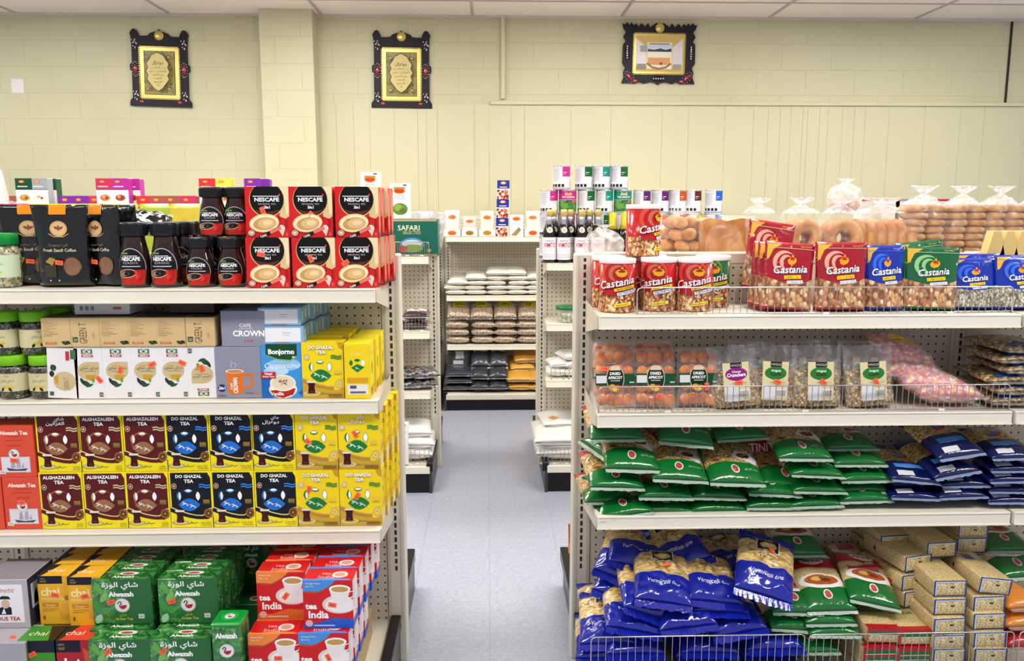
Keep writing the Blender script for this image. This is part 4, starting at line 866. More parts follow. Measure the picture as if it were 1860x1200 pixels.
# ---- near coffee shelf ----
cm = coffee_mix()
cw = .1262
xr = X(687, 2.36, 440)
for r, z in enumerate((ZL[0], ZL[0]+.1432)):
    for c in range(3):
        for dpt in range(4 if c == 2 else 2):
            x = xr-cw*(2.5-c)+(.004*((r+c+dpt) % 2))+(0.006*dpt if c == 2 else 0)
            st = []
            if dpt == 0: st = [stick([-.018, -.008, -.032][c] + .006*r, -.0005, .095-.012*c-.02*r, [.2, 1.2, -.6][c]+r, c)]
            where = '%s row, %s from the pouches' % (('lower', 'upper')[r], row(c))
            lab = 'red coffee mix box with a cream cup, %s' % where
            if dpt: lab = 'red coffee mix box, %s, %s layer back' % (where, row(dpt))
            put([('box_body', cm)]+st if st else cm, 'coffee_mix_box', lab, 'coffee box', (x, 2.362+.063*dpt+.002*r, z+.0002), (0, 0, .01*((c+r) % 3-1)*0), group='coffee mix boxes on the top shelf')
big = coffee_jar(.186, .0435); sm_ = coffee_jar(.1425, .0400)
for i, (px, Y) in enumerate([(246, 2.41), (302, 2.41), (333, 2.50), (348, 2.57)]):
    put(big, 'coffee_jar', 'large glass jar of instant coffee, %s' % ['beside the black pouches', 'second large one, next to the small jars', 'half hidden behind the second large jar', 'only its lid showing behind the small jars'][i], 'coffee jar', (X(px, Y, 470), Y, ZL[0]+.0002), group='instant coffee jars')
for i, (px, Y, z) in enumerate([(364, 2.41, 0), (421, 2.41, 0), (385, 2.49, 0), (435, 2.49, 0), (392, 2.43, .1435), (436, 2.44, .1435), (366, 2.60, .0), (375, 2.71, .05)]):
    if i == 7: continue
    lab = ['lower row beside the large jars', 'lower row beside the red boxes', 'second row behind the lower jars, middle', 'second row behind the lower jars, beside the boxes', 'standing on the lid of lower jars, nearer the pouches', 'stacked on a lid, partly behind the red boxes', 'third row back, lid only'][i]
    put(sm_, 'coffee_jar', 'small glass jar of instant coffee, %s' % lab, 'coffee jar', (X(px, Y, 480), Y, ZL[0]+z+.0002), group='instant coffee jars')
cp = [coffee_pouch(seed=s) for s in (1, 2, 3)]
for i, (px, Y, rz, lab) in enumerate([(112, 2.40, .02, 'front centre, standing upright'), (185, 2.43, -.35, 'turned toward the coffee jars'), (52, 2.46, .3, 'behind the green-lidded jar'), (215, 2.50, -.3, 'second layer, behind the jars'), (25, 2.52, .2, 'second layer at the shelf end'), (150, 2.51, 0, 'second layer, between the front two')]):
    sp = [('pouch_body', cp[i % 3])]+([stick(.0, -.036, .075, .1, 1)] if i < 3 else [])
    put(sp, 'coffee_pouch', 'glossy black coffee pouch with orange tab, %s' % lab, 'coffee pouch', (X(px, Y, 450), Y+.02, ZL[0]+.0005), (.09, 0, rz), group='black coffee pouches')
jarbig = tea_jar('#0f8a3a', grains('dried_herb', ['#b3a98c', '#8f8a6c', '#d3c9aa', '#6f7a52', '#c2b898'], 150, .5, .002, .25, '#5a5640', (1, 1, 1), .8), .047, .155, '#cfe3c0')
put(jarbig, 'herb_jar', 'jar of dried herbs with a dark green lid at the shelf end', 'herb jar', (X(-2, 2.40, 470), 2.42, ZL[0]+.0003))
# black bag lying on top of the pouches, and packs on the rear shelf behind
BLK = film('#0c0c10', .1, 'black_bag', .9, 16)
put(simple_bag(.13, .10, .06, BLK, 5, wr=.3), 'carrier_bag', 'crumpled glossy black plastic bag lying behind the black pouches', 'plastic bag', (X(262, 2.62, 390), 2.60, 1.47), (.5, .1, .1))
put(carton(.16, .12, .155, '#0c0c10', None), 'storage_carton', 'black carton under the crumpled black bag', 'carton', (X(255, 2.56, 390), 2.5, ZL[0]+.0002)) if False else None
YEL = film('#e8d24a', .2, 'yellow_pack'); YLG = film('#b8d24a', .2, 'lime_pack'); PNK = film('#e84a8a', .2, 'pink_pack'); WHT = film('#e9e6ea', .2, 'white_pack', .7)
RZ = 1.12
for i, (px, wd, colr, lab) in enumerate([(95, .15, YEL, 'yellow'), (155, .14, YLG, 'lime green'), (215, .15, YEL, 'pale yellow'), (290, .12, YLG, 'green and yellow'), (340, .11, YEL, 'bright yellow'), (30, .15, PNK, 'pink')]):
    p = pouch(wd, .435, .05, colr, WHT if i % 2 else colr, [], i+3, wr=.14, crv=0)
    put(p, 'snack_pack', '%s tall snack pack on the rear shelf, behind the black pouches' % lab, 'snack pack', (X(px, 2.86, 380), 2.86, RZ+.001), (.04, 0, .05*(i-2)), group='tall packs on the rear shelf')
random.seed(8)
CLB = clear('white_film', .5, '#f4f1f6', .15, .9, 18)
def filmbag(w, h, d, m=None, seed=0, knot=True):
    mb = MB(); n = 20; prof = [(.0, 0), (.42, 0), (.5, .08), (.52, .3), (.5, .55), (.4, .74), (.2, .84), (.07, .88), (.05, .9), (.14, .95), (.24, 1.0), (.2, 1.01)] if knot else [(0, 0), (.4, 0), (.5, .1), (.52, .4), (.46, .7), (.3, .9), (.0, 1.0)]
    b = 0
    for i, (r, z) in enumerate(prof):
        for k in range(n):
            a = 2*pi*k/n; q = 1+.22*noise.noise(Vector((cos(a)*1.6+seed*7, sin(a)*1.6, z*4)))+(.25*sin(a*5+seed) if z > .88 and knot else 0)
            mb.v.append((r*w*cos(a)*q, r*d*sin(a)*q, z*h*(1+.04*noise.noise(Vector((a*2, seed, 1))))))
    for i in range(len(prof)-1):
        for k in range(n): mb.face((i*n+k, i*n+(k+1) % n, (i+1)*n+(k+1) % n, (i+1)*n+k), (m if (m and i < 5) or (m and not knot) else CLB), True)
    return mb.mesh('film_bag')
DATE = grains('dark_dates', ['#4a2a20', '#5e3828', '#3a2018', '#6e4632'], 34, .7, .006, .25, '#1c0f0a', (1, 1, 1), .8)
put([('contents', simple_bag(.13, .12, .09, DATE, 3, wr=.2), (0, -.06, .055)), ('film', filmbag(.17, .20, .16, None, 3))], 'date_bag', 'knotted clear bag of dark dates at the end of the rear shelf', 'bag of dates', (X(16, 2.85, 400), 2.87, 1.36))
put(filmbag(.14, .2, .12, clear('white_film2', .7, '#ffffff', .2, .9, 18), 5), 'plastic_bag', 'white knotted plastic bag rising at the top shelf end', 'plastic bag', (X(-34, 2.86, 300), 2.86, 1.52))
put(carton(.18, .22, .24, '#d8cbb2'), 'stock_carton', 'plain stock carton under the knotted bags', 'carton', (X(-5, 2.86, 420), 2.77, RZ+.001))
# ---- second shelf: jars, tea cartons, cappuccino ----
tj = tea_jar()
for i, (px, z, Y) in enumerate([(24, 0, 2.40), (80, 0, 2.40), (16, .1265, 2.41), (70, .1265, 2.41), (-30, 0, 2.40), (-35, .1265, 2.41), (112, .1265, 2.50), (112, 0, 2.50)]):
    lab = ['lower row, second from the shelf end', 'lower row beside the tilted white carton', 'upper row, above the cream labels', 'upper row beside the tan boxes', 'lower row at the shelf end', 'upper row at the shelf end', 'upper layer behind the tan boxes', 'lower layer behind the cartons'][i]
    put(tj, 'tea_jar', 'jar of black tea with lime lid, %s' % lab, 'tea jar', (X(px, Y, 650), Y, ZL[1]+z+.0003), (0, 0, .6 if i == 3 else 0), group='lime-lidded tea jars')
wt = [white_tea(.0835, .075, .153), white_tea(.09, .075, .150, 1)]
for i, (px, mode, rot, sx_, sz_) in enumerate([(112, 1, .045, 0, 0), (162, 0, 0, .028, -.028), (214, 0, 0, .008, 0), (265, 0, 0, .02, .016), (316, 0, 0, .026, .02), (367, 0, pi, .0, -.02)]):
    Y = 2.362; lab = ['leaning sideways beside the jars', 'beside the leaning one', 'third along', 'fourth along', 'fifth along', 'standing upside down beside the grey box'][i]
    sp = [('box_body', wt[mode])]+([stick(sx_, -.0006, .085+sz_, .9*i, i)] if mode == 0 else [])
    x = X(px, Y, 680); z = ZL[1]+.0005
    if rot == pi: z += .153
    if i == 0: z += .002
    put(sp, 'tea_carton', 'white green-tea carton, %s' % lab, 'tea box', (x, Y, z), (0, rot, 0), group='white tea cartons')
kb = khaki_box(.0835, .13, .085); kt = khaki_text(.0835, .13, .085)
for i, (x0, x1, ty, mm) in enumerate([(76, 126, 0, kb), (128, 180, 0, kt), (182, 232, 0, kb), (234, 284, 0, kb), (285, 335, .003, kb), (337, 390, .002, kt)]):
    Y = 2.358; lab = ['above the leaning carton', 'second along, its name on end', 'third along', 'fourth along', 'fifth along', 'beside the grey box, name on end'][i]
    put(mm, 'tea_carton', 'tan tea box lying on the white cartons, %s' % lab, 'tea box', (X((x0+x1)/2, Y, 600), Y, ZL[1]+.1542), (0, 0, .02*(i % 3-1)), group='tan tea boxes')
p0 = X(148, 2.44, 570); p1 = X(247, 2.44, 570)
A = Art(p1-p0, .05); A.rect(.1, .25, .16, .5, '#8a8a96'); A.rect(.2, .25, .26, .5, '#8a8a96'); A.rect(.3, .25, .36, .5, '#8a8a96'); A.ell(.75, .9, .12, .3, '#c9a24a'); A.rect(.7, .3, .85, .45, '#c86a6a')
put(carton(p1-p0, .14, .05, '#e4e2e6', A), 'tea_carton', 'white carton lying on top of the tan boxes under the shelf', 'tea box', ((p0+p1)/2, 2.40, ZL[1]+.2425))
put(carton(.13, .12, .045, '#4a4438'), 'tea_carton', 'dark brown carton lying above the tan boxes, in shade', 'tea box', (X(355, 2.46, 560), 2.43, ZL[1]+.2425))
put(grey_crown(.134, .08, .151, True), 'coffee_carton', 'grey coffee box printed with an orange mug', 'coffee box', (X(433, 2.36, 680), 2.36, ZL[1]+.0003))
put(grey_crown(.128, .09, .105, False), 'coffee_carton', 'grey coffee box lying on the one with the orange mug', 'coffee box', (X(441, 2.36, 600), 2.362, ZL[1]+.1517), (0, 0, -.03))
put(bonjorno(.121, .08, .159), 'cappuccino_box', 'blue cappuccino box with a frothy cup under a green banner', 'coffee box', (X(513, 2.36, 680), 2.36, ZL[1]+.0003))
bl = blue_lid_box(.124, .1, .052)
for i in range(2):
    for j in range(3):
        put(bl, 'cappuccino_tray', 'pale blue and white flat box, %s of the pair, %s from the front' % (['lower', 'upper'][i], row(j)), 'coffee box', (X(512-i*4, 2.36, 600)+.014*j, 2.362+.103*j, ZL[1]+.1598+.0535*i if j == 0 else ZL[1]+.163+.0535*i), (0, 0, .02*(1-i)), group='flat blue boxes')
for j in range(1, 3): put(bonjorno(.121, .08, .159) if j == 1 else bpy.data.objects['cappuccino_box'].data, 'cappuccino_box', 'blue cappuccino box, %s behind the front one' % row(j-1), 'coffee box', (X(513, 2.36, 680)+.004*j, 2.36+.09*j, ZL[1]+.0003), group='blue boxes behind')
gm = {k: mk_ghazal(k) for k in ('maroon', 'black', 'gold')}; gma = {k: mk_ghazal(k, True) for k in ('maroon', 'black', 'gold')}
x = X(587, 2.36, 680)
put([('box_body', gm['gold']), ], 'tea_box', 'yellow tea box with green leaves, middle shelf beside the blue box', 'tea box', (x, 2.355, ZL[1]+.0003), (0, 0, 0), scale=(.96, 1, .955))
for j in range(3): put(gm['gold'], 'tea_box', 'yellow tea box behind the front one, middle shelf, %s layer back' % row(j+1), 'tea box', (x+.002, 2.432+.077*j, ZL[1]-.0), group='yellow boxes behind the middle shelf front')
SG = Art(.075, .155); SG.rect(0, 0, 1, 1, '#f2d419'); SG.text(AR_DG, .48, .84, .06, '#e9dc9a', maxw=.6); SG.leaf(.26, .68, .07, .06, '#157a35'); SG.leaf(.5, .73, .06, .06, '#157a35', rot=pi/2); SG.leaf(.72, .68, .07, .06, '#ffffff'); SG.poly([(.25, .59), (.5, .66), (.78, .6), (.5, .5)], '#157a35'); SG.deer(.5, .58, .04)
SG.rect(.1, .3, .9, .4, '#d9a020'); SG.rect(.1, .08, .9, .27, '#e8e4da'); SG.rect(.2, .19, .45, .25, '#4a4a80'); SG.rect(.2, .1, .8, .14, '#5a60a0')
gs = carton(.0735, .1245, .163, '#f2dc1c', SG, Art(.1245, .155).rect(.05, .02, .95, .2, '#c9a338').leaf(.5, .55, .1, .14, '#157a35').rect(.3, .04, .45, .16, '#4a1a10').rect(.2, .8, .8, .86, '#e0c878'))
xs_ = X(649, 2.345, 680)
for j in range(3):
    put(gs, 'tea_box', ['yellow tea box turned to show its narrow side, at the shelf corner', 'yellow tea box turned edge-on, second back at the middle shelf corner', 'yellow tea box turned edge-on, farthest back at the middle shelf corner'][j], 'tea box', (xs_+.004*j, 2.345+.128*j*.72, ZL[1]+.0003), scale=(1, .7, 1), group='edge-on yellow boxes')
# ---- third shelf: three kinds of tea, two rows ----
cols = [(108, 'maroon'), (189, 'maroon'), (270, 'maroon'), (348, 'black'), (424, 'black'), (501, 'black'), (578, 'gold'), (654, 'gold')]
x0 = X(112, 2.335, 900); x1 = X(654, 2.335, 900)
for r in range(2):
    for c in range(8):
        kind = cols[c][1]; x = x0+(x1-x0)*c/7
        ar = r == 1 and c in (0, 5, 7); mm = (gma if ar else gm)[kind]
        nth = row({'maroon': c, 'black': c-3, 'gold': c-6}[kind])
        desc = {'maroon': 'maroon and yellow tea box', 'black': 'black and yellow tea box with blue leaves', 'gold': 'yellow tea box with green leaves'}[kind]
        sp = [('box_body', mm)]
        if kind == 'gold': sp.append(stick([-.025, -.01][c-6], -.0012, [.113, .091][c-6]-.01*r if r == 0 else [.085, .106][c-6], .3*c-r, c))
        z = ZL[2]+.0004+GH*r; Y = 2.335+.004*((c*3+r) % 3)
        put(sp, 'tea_box', '%s, %s row, %s of its colour' % (desc, ('lower', 'upper')[r], nth), 'tea box', (x+.002*((c+r) % 2), Y, z), group='%s boxes on the third shelf' % kind)
        if c == 7:
            for j in range(1, 4): put(gm['gold'], 'tea_box', 'yellow tea box seen by its side at the shelf end, %s row, %s layer back' % (('lower', 'upper')[r], row(j)), 'tea box', (x+.008*j, Y+.077*j, z), group='yellow boxes at the third shelf end')
        elif True:
            put(gm[kind], 'tea_box', '%s tea box directly behind the front one, %s row, %s of its colour' % (kind, ('lower', 'upper')[r], nth), 'tea box', (x+.002*((c+r) % 2), Y+.08, z), group='tea boxes in the second layer')
os_ = orange_swan(.112, .08, .157)
for r in range(2): put([('box_body', os_), stick(-.004, -.0012, .082-.03*r, .1, r)], 'tea_box', 'orange tea box with a swan and ship, %s of the two' % ('lower', 'upper')[r], 'tea box', (X([36, 30][r], 2.335, 850), 2.335, ZL[2]+.0004+GH*0+.1575*r), group='orange tea boxes')
for r in range(2): put(os_, 'tea_box', 'orange tea box cut by the picture edge, %s row' % ('lower', 'upper')[r], 'tea box', (X([36, 30][r], 2.335, 850)-.114, 2.335, ZL[2]+.0004+GH*0+.1575*r), group='orange tea boxes')
# ---- base deck ----
gw, gh, gd = .167, .1335, .055
wz = wazah(gw, gd, gh)
zb = .246
case = carton(.32, .30, .094, '#b59a6a')
put(case, 'cardboard_tray', 'brown cardboard tray under the green tea boxes', 'tray', (X(215, 2.12, 1190), 2.12, .1515))
for c, (pl, pu) in enumerate([(210, 222), (322, 342)]):
    for r, (px, Y, z) in enumerate([(pl, 2.115, zb), (pu, 2.20, zb+gh+.0005)]):
        for j in range(1+3*r):
            lab = 'large leafy green tea box, %s of its column, column %s' % (('lower', 'upper')[r], ['by the yellow boxes', 'by the green tins'][c])
            if j: lab = 'leafy green tea box, %s layer back in the column %s' % (row(j), ['by the yellow boxes', 'by the green tins'][c])
            sp = [('box_body', wz)]+([stick([-.03, -.045][c]*1, -.0012, .078+.02*(1-r)-.012*r, -.8+r*.5, c)] if j == 0 else [])
            put(sp, 'tea_box', lab, 'tea box', (X(px, Y, 1100)+.003*j, Y+(gd+.001)*j, z+.0003), group='leafy green tea boxes')
        if r == 1:
            for j in range(4): put(wz, 'tea_box', 'leafy green tea box under the upper stack, %s layer back, column %s' % (row(j+1), ['by the yellow boxes', 'by the green tins'][c]), 'tea box', (X(px, Y, 1100), Y+(gd+.001)*j-.028, zb-.0), group='leafy green tea boxes')
            if c == 0: put(carton(.34, .22, .092, '#b59a6a'), 'cardboard_tray', 'brown cardboard tray at the back of the base deck', 'tray', (X(280, 2.4, 1150), 2.421, .1515))
put(wazah(.075, .07, .11), 'tea_box', 'small dark green swan tea box deep under the shelf', 'tea box', (X(457, 2.5, 1020), 2.50, .376))
put(carton(.16, .09, .224, '#1d5a2c'), 'storage_box', 'plain green box under the small swan tea box', 'box', (X(455, 2.5, 1090), 2.49, .1515))
wt_ = wazah_tin(.081, .128)
for i, (px, Y, z, lab) in enumerate([(412, 2.10, .302, 'with its green lid in view'), (412, 2.095, .172, 'under the other tin')]):
    put(wt_, 'tea_tin', 'green tea tin with a swan, %s' % lab, 'tea tin', (X(px, Y, 1180), Y, z), group='green swan tins')
A = Art(.1, .1); A.rect(.05, .3, .95, .62, '#b9bcc6'); A.text(AR_WZ+' '+AR_TEA, .5, .72, .12, '#dfe6dc', maxw=.8)
T = Art(.1, .08); T.ell(.6, .5, .16, .2, '#e6dcd8'); T.ell(.6, .5, .1, .12, '#b34a4a')
put(carton(.085, .08, .2, '#0f5a28', A, None, T), 'tea_box', 'dark green tea box with a blank grey band behind the tins', 'tea box', (X(445, 2.36, 1080), 2.36, .1515))
ti_b = tea_india('#2a5cc8', '#4a90e0'); ti_o = tea_india('#e07030', '#f08a40')
tiw = .1355
n = 0
for kind, mm, px, Y, z in [('orange', ti_o, 493, 2.12, 0), ('blue', ti_b, 585, 2.12, 0), ('orange', ti_o, 512, 2.20, 1), ('blue', ti_b, 596, 2.145, 1)]:
    for j in range((4 if z == 0 else 5)):
        zz = zb-.001+z*.1425; lab = 'red tea box with a cup, %s-trimmed, %s row' % (kind, ('lower', 'upper')[z])
        if j: lab = 'red tea box, %s-trimmed, %s row, %s layer back' % (kind, ('lower', 'upper')[z], row(j))
        sp = [('box_body', mm)]+([stick(.012, -.001, .07, 1.1*n, n)] if j == 0 else [])
        put(sp, 'tea_box', lab, 'tea box', (X(px, Y, 1100)+(.006*j if z else .003*j), Y+.076*j, zz), (0, 0, -.02 if kind == 'blue' and z == 1 and j == 0 else 0), group='red tea boxes')
    n += 1
put(ti_b, 'tea_box', 'red tea box standing highest at the back under the shelf edge', 'tea box', (X(640, 2.48, 1020), 2.475, .511))
put(carton(.31, .42, .092, '#b59a6a'), 'cardboard_tray', 'brown cardboard tray under the red tea boxes', 'tray', (X(538, 2.15, 1190), 2.12, .1515))
cg = chai_box(.0935, .075, .145, 'gold')
for i, (px, Y) in enumerate([(108, 2.22), (152, 2.21)]):
    for j in range(3):
        put([('box_body', cg), stick(0, -.001, .088, .2-.5*i, i)] if j == 0 else cg, 'tea_box', 'yellow chai box, %s, %s from the front' % (['by the silver boxes', 'by the green boxes'][i], row(j)), 'tea box', (X(px-8+10*i, Y, 1080), Y+.077*j, .372), group='yellow chai boxes')
put([('box_body', chai_box(.1, .08, .22, 'green')), stick(-.01, -.001, .18, -.5, 2)], 'tea_box', 'green chai box in the lowest row', 'tea box', (X(64, 2.13, 1170), 2.13, .1515))
put(chai_box(.09, .08, .22, 'red'), 'tea_box', 'red chai box in the lowest row', 'tea box', (X(131, 2.13, 1170), 2.13, .1515))
put(carton(.22, .24, .218, '#6a4a2a'), 'cardboard_tray', 'brown carton under the yellow chai boxes', 'tray', (X(105, 2.25, 1150), 2.215, .1515))
bt = bous_tea(.13, .14, .145)
put(bt, 'tea_box', 'silver tea box with a capped graduate portrait', 'tea box', (X(5, 2.20, 1050), 2.2, .372))
put([('box_body', carton(.13, .1, .22, '#a9a6ae', None, None, None, sidecol='#5a7a4a')), stick(.02, .03, .2205, .3, 0, rx=-pi/2)], 'tea_box', 'silver carton below the graduate portrait, orange sticker on top', 'tea box', (X(5, 2.13, 1160), 2.12, .1515))
# ================= nuts, dried fruit, pasta =================
nc = [nut_can(style=s) for s in (0, 3)]; gc = nut_can(base='#0d5a2c', style=2)
HC = .158
for i, (px, Y, mm, rz, lab) in enumerate([(1121, 2.44, nc[0], 0, 'at the shelf end'), (1106, 2.56, nc[1], .1, 'behind the end one'), (1196, 2.47, nc[1], -.28, 'second from the shelf end'), (1260, 2.46, nc[0], -.05, 'third from the shelf end, beside the green one'), (1178, 2.585, nc[1], 0, 'second layer, under the raised tin')]):
    put(mm, 'nut_can', 'red mixed-nut tin with a white lid, %s' % lab, 'nut tin', (X(px, Y, 520), Y, ZR[0]+.0003), (0, 0, rz), group='red nut tins')
put(gc, 'nut_can', 'green nut tin with a white lid', 'nut tin', (X(1296, 2.545, 520), 2.56, ZR[0]+.0003), (0, 0, -.25))
put(nc[0], 'nut_can', 'red mixed-nut tin raised on top of the others', 'nut tin', (X(1168, 2.56, 420), 2.56, ZR[0]+.1585), (0, 0, .75))
cpo = {}
def CP(col, w=.15, h=.19, seed=0, seeds=False):
    k = (col, w, h, seed, seeds)
    if k not in cpo: cpo[k] = castania_pouch(col, w, h, seed, seeds)
    return cpo[k]
RD, BU, GN = '#a01026', '#0d2fa6', '#0f5f36'
for i, (px, Y, z, col, w, h, rx, ry, rz, seed, sd, lab) in enumerate([
    (1388, 2.545, .045, RD, .155, .22, -.1, .14, .1, 1, False, 'maroon pouch of nuts leaning tallest at the back'),
    (1402, 2.49, .0, RD, .15, .2, -.12, .1, .05, 2, False, 'maroon pouch of nuts, third in the leaning row'),
    (1412, 2.45, .0, RD, .15, .2, -.12, .1, .05, 1, False, 'maroon pouch of nuts, second in the leaning row'),
    (1428, 2.41, .0, RD, .155, .205, -.1, .08, .02, 3, False, 'maroon pouch of nuts, front of the leaning row'),
    (1531, 2.47, .0, RD, .15, .2, -.08, .05, .1, 2, False, 'maroon pouch of nuts behind the one by the blue pouch'),
    (1527, 2.41, .0, RD, .158, .205, -.06, .01, .0, 1, False, 'maroon pouch of nuts standing beside the blue one'),
    (1608, 2.42, .0, BU, .118, .195, -.08, 0, 0, 4, False, 'blue pouch of nuts between the maroon and green ones'),
    (1680, 2.48, .0, GN, .14, .205, -.1, -.1, -.1, 5, False, 'green pouch of nuts behind the front green one'),
    (1690, 2.42, .0, GN, .165, .19, -.06, .03, -.05, 6, False, 'green pouch of nuts standing in front'),
    (1768, 2.44, .0, BU, .145, .155, -.08, .0, -.05, 7, True, 'blue pouch of pale seeds beside the green one'),
    (1775, 2.50, .0, BU, .145, .165, -.08, .0, -.05, 7, True, 'blue pouch of pale seeds, second layer'),
    (1852, 2.43, .0, BU, .155, .165, -.08, .0, .05, 8, True, 'blue pouch of pale seeds at the picture edge')]):
    put(CP(col, w, h, seed, sd), 'snack_pouch', lab, 'snack pouch', (X(px, Y, 500), Y, ZR[0]+.0005+z), (rx, ry, rz), group='nut and seed pouches')
for i, px in enumerate((1808, 1832, 1858)):
    m = MB(); m.prism([(-.032, 0), (.032, 0), (.012, .085), (-.012, .085)], 0, .04, mat('#d6bb7a', .5)); m.box(-.012, .012, .0, .04, .085, .088, mat('#e6cf9a'))
    put(m, 'paper_cone_pack', 'small tan tapered carton above the blue pouches, %s' % ['nearest the green pouch', 'middle one', 'at the picture edge'][i], 'small carton', (X(px, 2.58, 450), 2.575, ZR[0]+.145), group='tapered tan cartons')
for i in range(3): pass
put(carton(.2, .05, .143, '#2a2a33'), 'display_carton', 'dark display carton holding the tapered packs', 'carton', (X(1832, 2.58, 500), 2.572, ZR[0]+.0003))
def fence(name, label, xa, xb, Y, z, h, step=.02, r=.0012, mesh_=False):
    m = MB(); W = mat('#c9c6c2', .25, .9); L = xb-xa; c = .012
    fr_ = [(0, 0, 0), (0, 0, h-c), (c*.3, 0, h-c*.3), (c, 0, h), (L-c, 0, h), (L-c*.3, 0, h-c*.3), (L, 0, h-c), (L, 0, 0)]; m.tube(fr_, r*1.7, W, 6); m.tube([(0, 0, .004), (L, 0, .004)], r*1.6, W, 5)
    k = int(L/step)
    for i in range(1, k): m.tube([(L*i/k, -.001, .003), (L*i/k, -.001, h-.001)], r, W, 4, False)
    lo = m
    parts = [('wire_grid', lo)]
    cl = MB(); 
    for i in range(3): xx = L*(i+.5)/3; cl.box(xx-.009, xx+.009, -.003, .003, -.0008, .006, mat('#e6e2da', .4))
    parts.append(('clip', cl, (0, 0, 0), (0, 0, 0), 'white retaining clip', []))
    return put(parts, name, label, 'wire fence', (xa, Y, z))
fence('wire_shelf_fence', 'chrome wire fence in front of the nut pouches', X(1158, 2.325, 550), X(1158, 2.325, 550)+1.1, 2.332, ZR[0]+.002, .078)
fence('wire_shelf_fence', 'chrome wire fence in front of the dried apricots', X(1088, 2.325, 730), 1.545, 2.332, ZR[1]+.002, .078, .0178)
fence('wire_shelf_fence', 'white wire fence along the base deck of pasta bags', X(1074, 2.17, 1190), X(1462, 2.17, 1190), 2.178, .152, .178, .021)
fence('wire_shelf_fence', 'white wire fence in front of the noodle bricks', X(1470, 2.17, 1190), X(1842, 2.17, 1190), 2.178, .152, .176, .021)
fence('wire_shelf_fence', 'white wire fence starting at the picture edge', X(1852, 2.17, 1190), X(1990, 2.17, 1190), 2.178, .152, .176, .021)

# bread on the rear shelf
RY = 2.86; RZ2 = 1.121
ROLL = mat('#c48a52', .6, name='bread_crust'); BAG_ = clear('bread_film', .10, '#ffffff', .1, .8, 24)
CR = NT('bread_crust_mottled'); nn_ = CR.n('TexNoise', Scale=16.0, Detail=5.0); CR.l(CR.obj(), nn_.inputs[0]); CR.l(CR.ramp(nn_.outputs[0], [(.35, '#a86a34'), (.5, '#c48a50'), (.65, '#d8a870')]), CR.b.inputs['Base Color']); setp(CR.b, Roughness=.6); CR = CR.m
PITA = NT('flat_bread'); nn_ = PITA.n('TexNoise', Scale=22.0, Detail=5.0); PITA.l(PITA.obj(), nn_.inputs[0]); PITA.l(PITA.ramp(nn_.outputs[0], [(.35, '#a87448'), (.5, '#c4935f'), (.65, '#dcb386')]), PITA.b.inputs['Base Color']); setp(PITA.b, Roughness=.7); PITA = PITA.m
put(MB().rbox(-.58, .58, -.13, .13, 0, .261, mat('#bda27a', .6), .004), 'bread_crate', 'long brown crate carrying the bagged bread on the rear shelf', 'crate', (.93, RY, RZ2))
BZ = RZ2+.262
roll = MB().blob((0, 0, 0), (.03, .026, .021), CR, n=14, k=8).mesh('bread_roll'); rnd = random.Random(2); sp = []
for i in range(16):
    a = i*2.4; rr = .055*sqrt((i % 6+.5)/6); lay = i//6
    sp.append(('bread_roll', roll, (rr*cos(a)*1.1, rr*sin(a)*.8, .024+.04*lay+.006*rnd.random()), (rnd.random()*.6, rnd.random()*.6, rnd.random()*3)))
sp.append(('film', filmbag(.19, .16, .16, BAG_, 2, False)))
put(sp, 'bread_bag', 'clear bag of small round bread rolls beside the raised nut tin', 'bag of bread', (X(1232, RY, 420), RY-.02, BZ))
def loaf():
    m = MB(); pts = [(-.055, 0), (.055, 0), (.055, .07), (.066, .09), (.058, .112), (.03, .122), (-.03, .122), (-.058, .112), (-.066, .09), (-.055, .07)]
    return pts
m = MB(); m.prism([(-.09, 0), (.09, 0), (.09, .095), (.08, .12), (.05, .124), (.02, .118), (0, .114), (-.02, .12), (-.06, .125), (-.085, .115), (-.09, .09)], -.05, .05, CR)
put([('loaf', m), ('film', filmbag(.21, .135, .12, BAG_, 7, False))], 'bread_bag', 'bagged brown loaf between the rolls and the bagels', 'bag of bread', (X(1308, RY, 430), RY-.02, BZ))
def torus(R, r, mt, nu=22, nv=10):
    m = MB()
    for i in range(nu):
        for j in range(nv):
            a = 2*pi*i/nu; b = 2*pi*j/nv; m.v.append(((R+r*cos(b))*cos(a), r*sin(b)*1.0, (R+r*cos(b))*sin(a)))
    for i in range(nu):
        for j in range(nv): m.face((i*nv+j, ((i+1) % nu)*nv+j, ((i+1) % nu)*nv+(j+1) % nv, i*nv+(j+1) % nv), mt, True)
    return m
bag_ = torus(.044, .022, CR).mesh('bagel')
def bagels(px, py, n, rz, label, film_w=.15, seed=1, yy=None, rot=0):
    sp = [('bagel', bag_, ((i-(n-1)/2)*.0355*(1 if rz else 0), (i-(n-1)/2)*(0 if rz else .0355), .056), (0, 0, pi/2 if rz else rot)) for i in range(n)]
    w = (.036*n+.06) if rz else .165
    sp.append(('film', filmbag(w, .19, .16 if not rz else .13, BAG_, seed, True)))
    z = BZ+(P(px, py, RY).z-BZ if py else 0)
    put(sp, 'bread_bag', label, 'bag of bread', (X(px, RY, 420), RY-.03 if yy is None else yy, z))
bagels(1372, 0, 3, False, 'clear bag of bagels standing behind the tall maroon pouch', seed=3)
bagels(1448, 0, 3, False, 'clear bag of bagels facing front, first beside the maroon pouches', seed=4, rot=.2)
bagels(1518, 0, 3, False, 'clear bag of bagels facing front, next to the row of edge-on ones', seed=5, rot=-.2)
bagels(1592, 0, 6, True, 'clear bag with a row of bagels seen edge-on', seed=6)
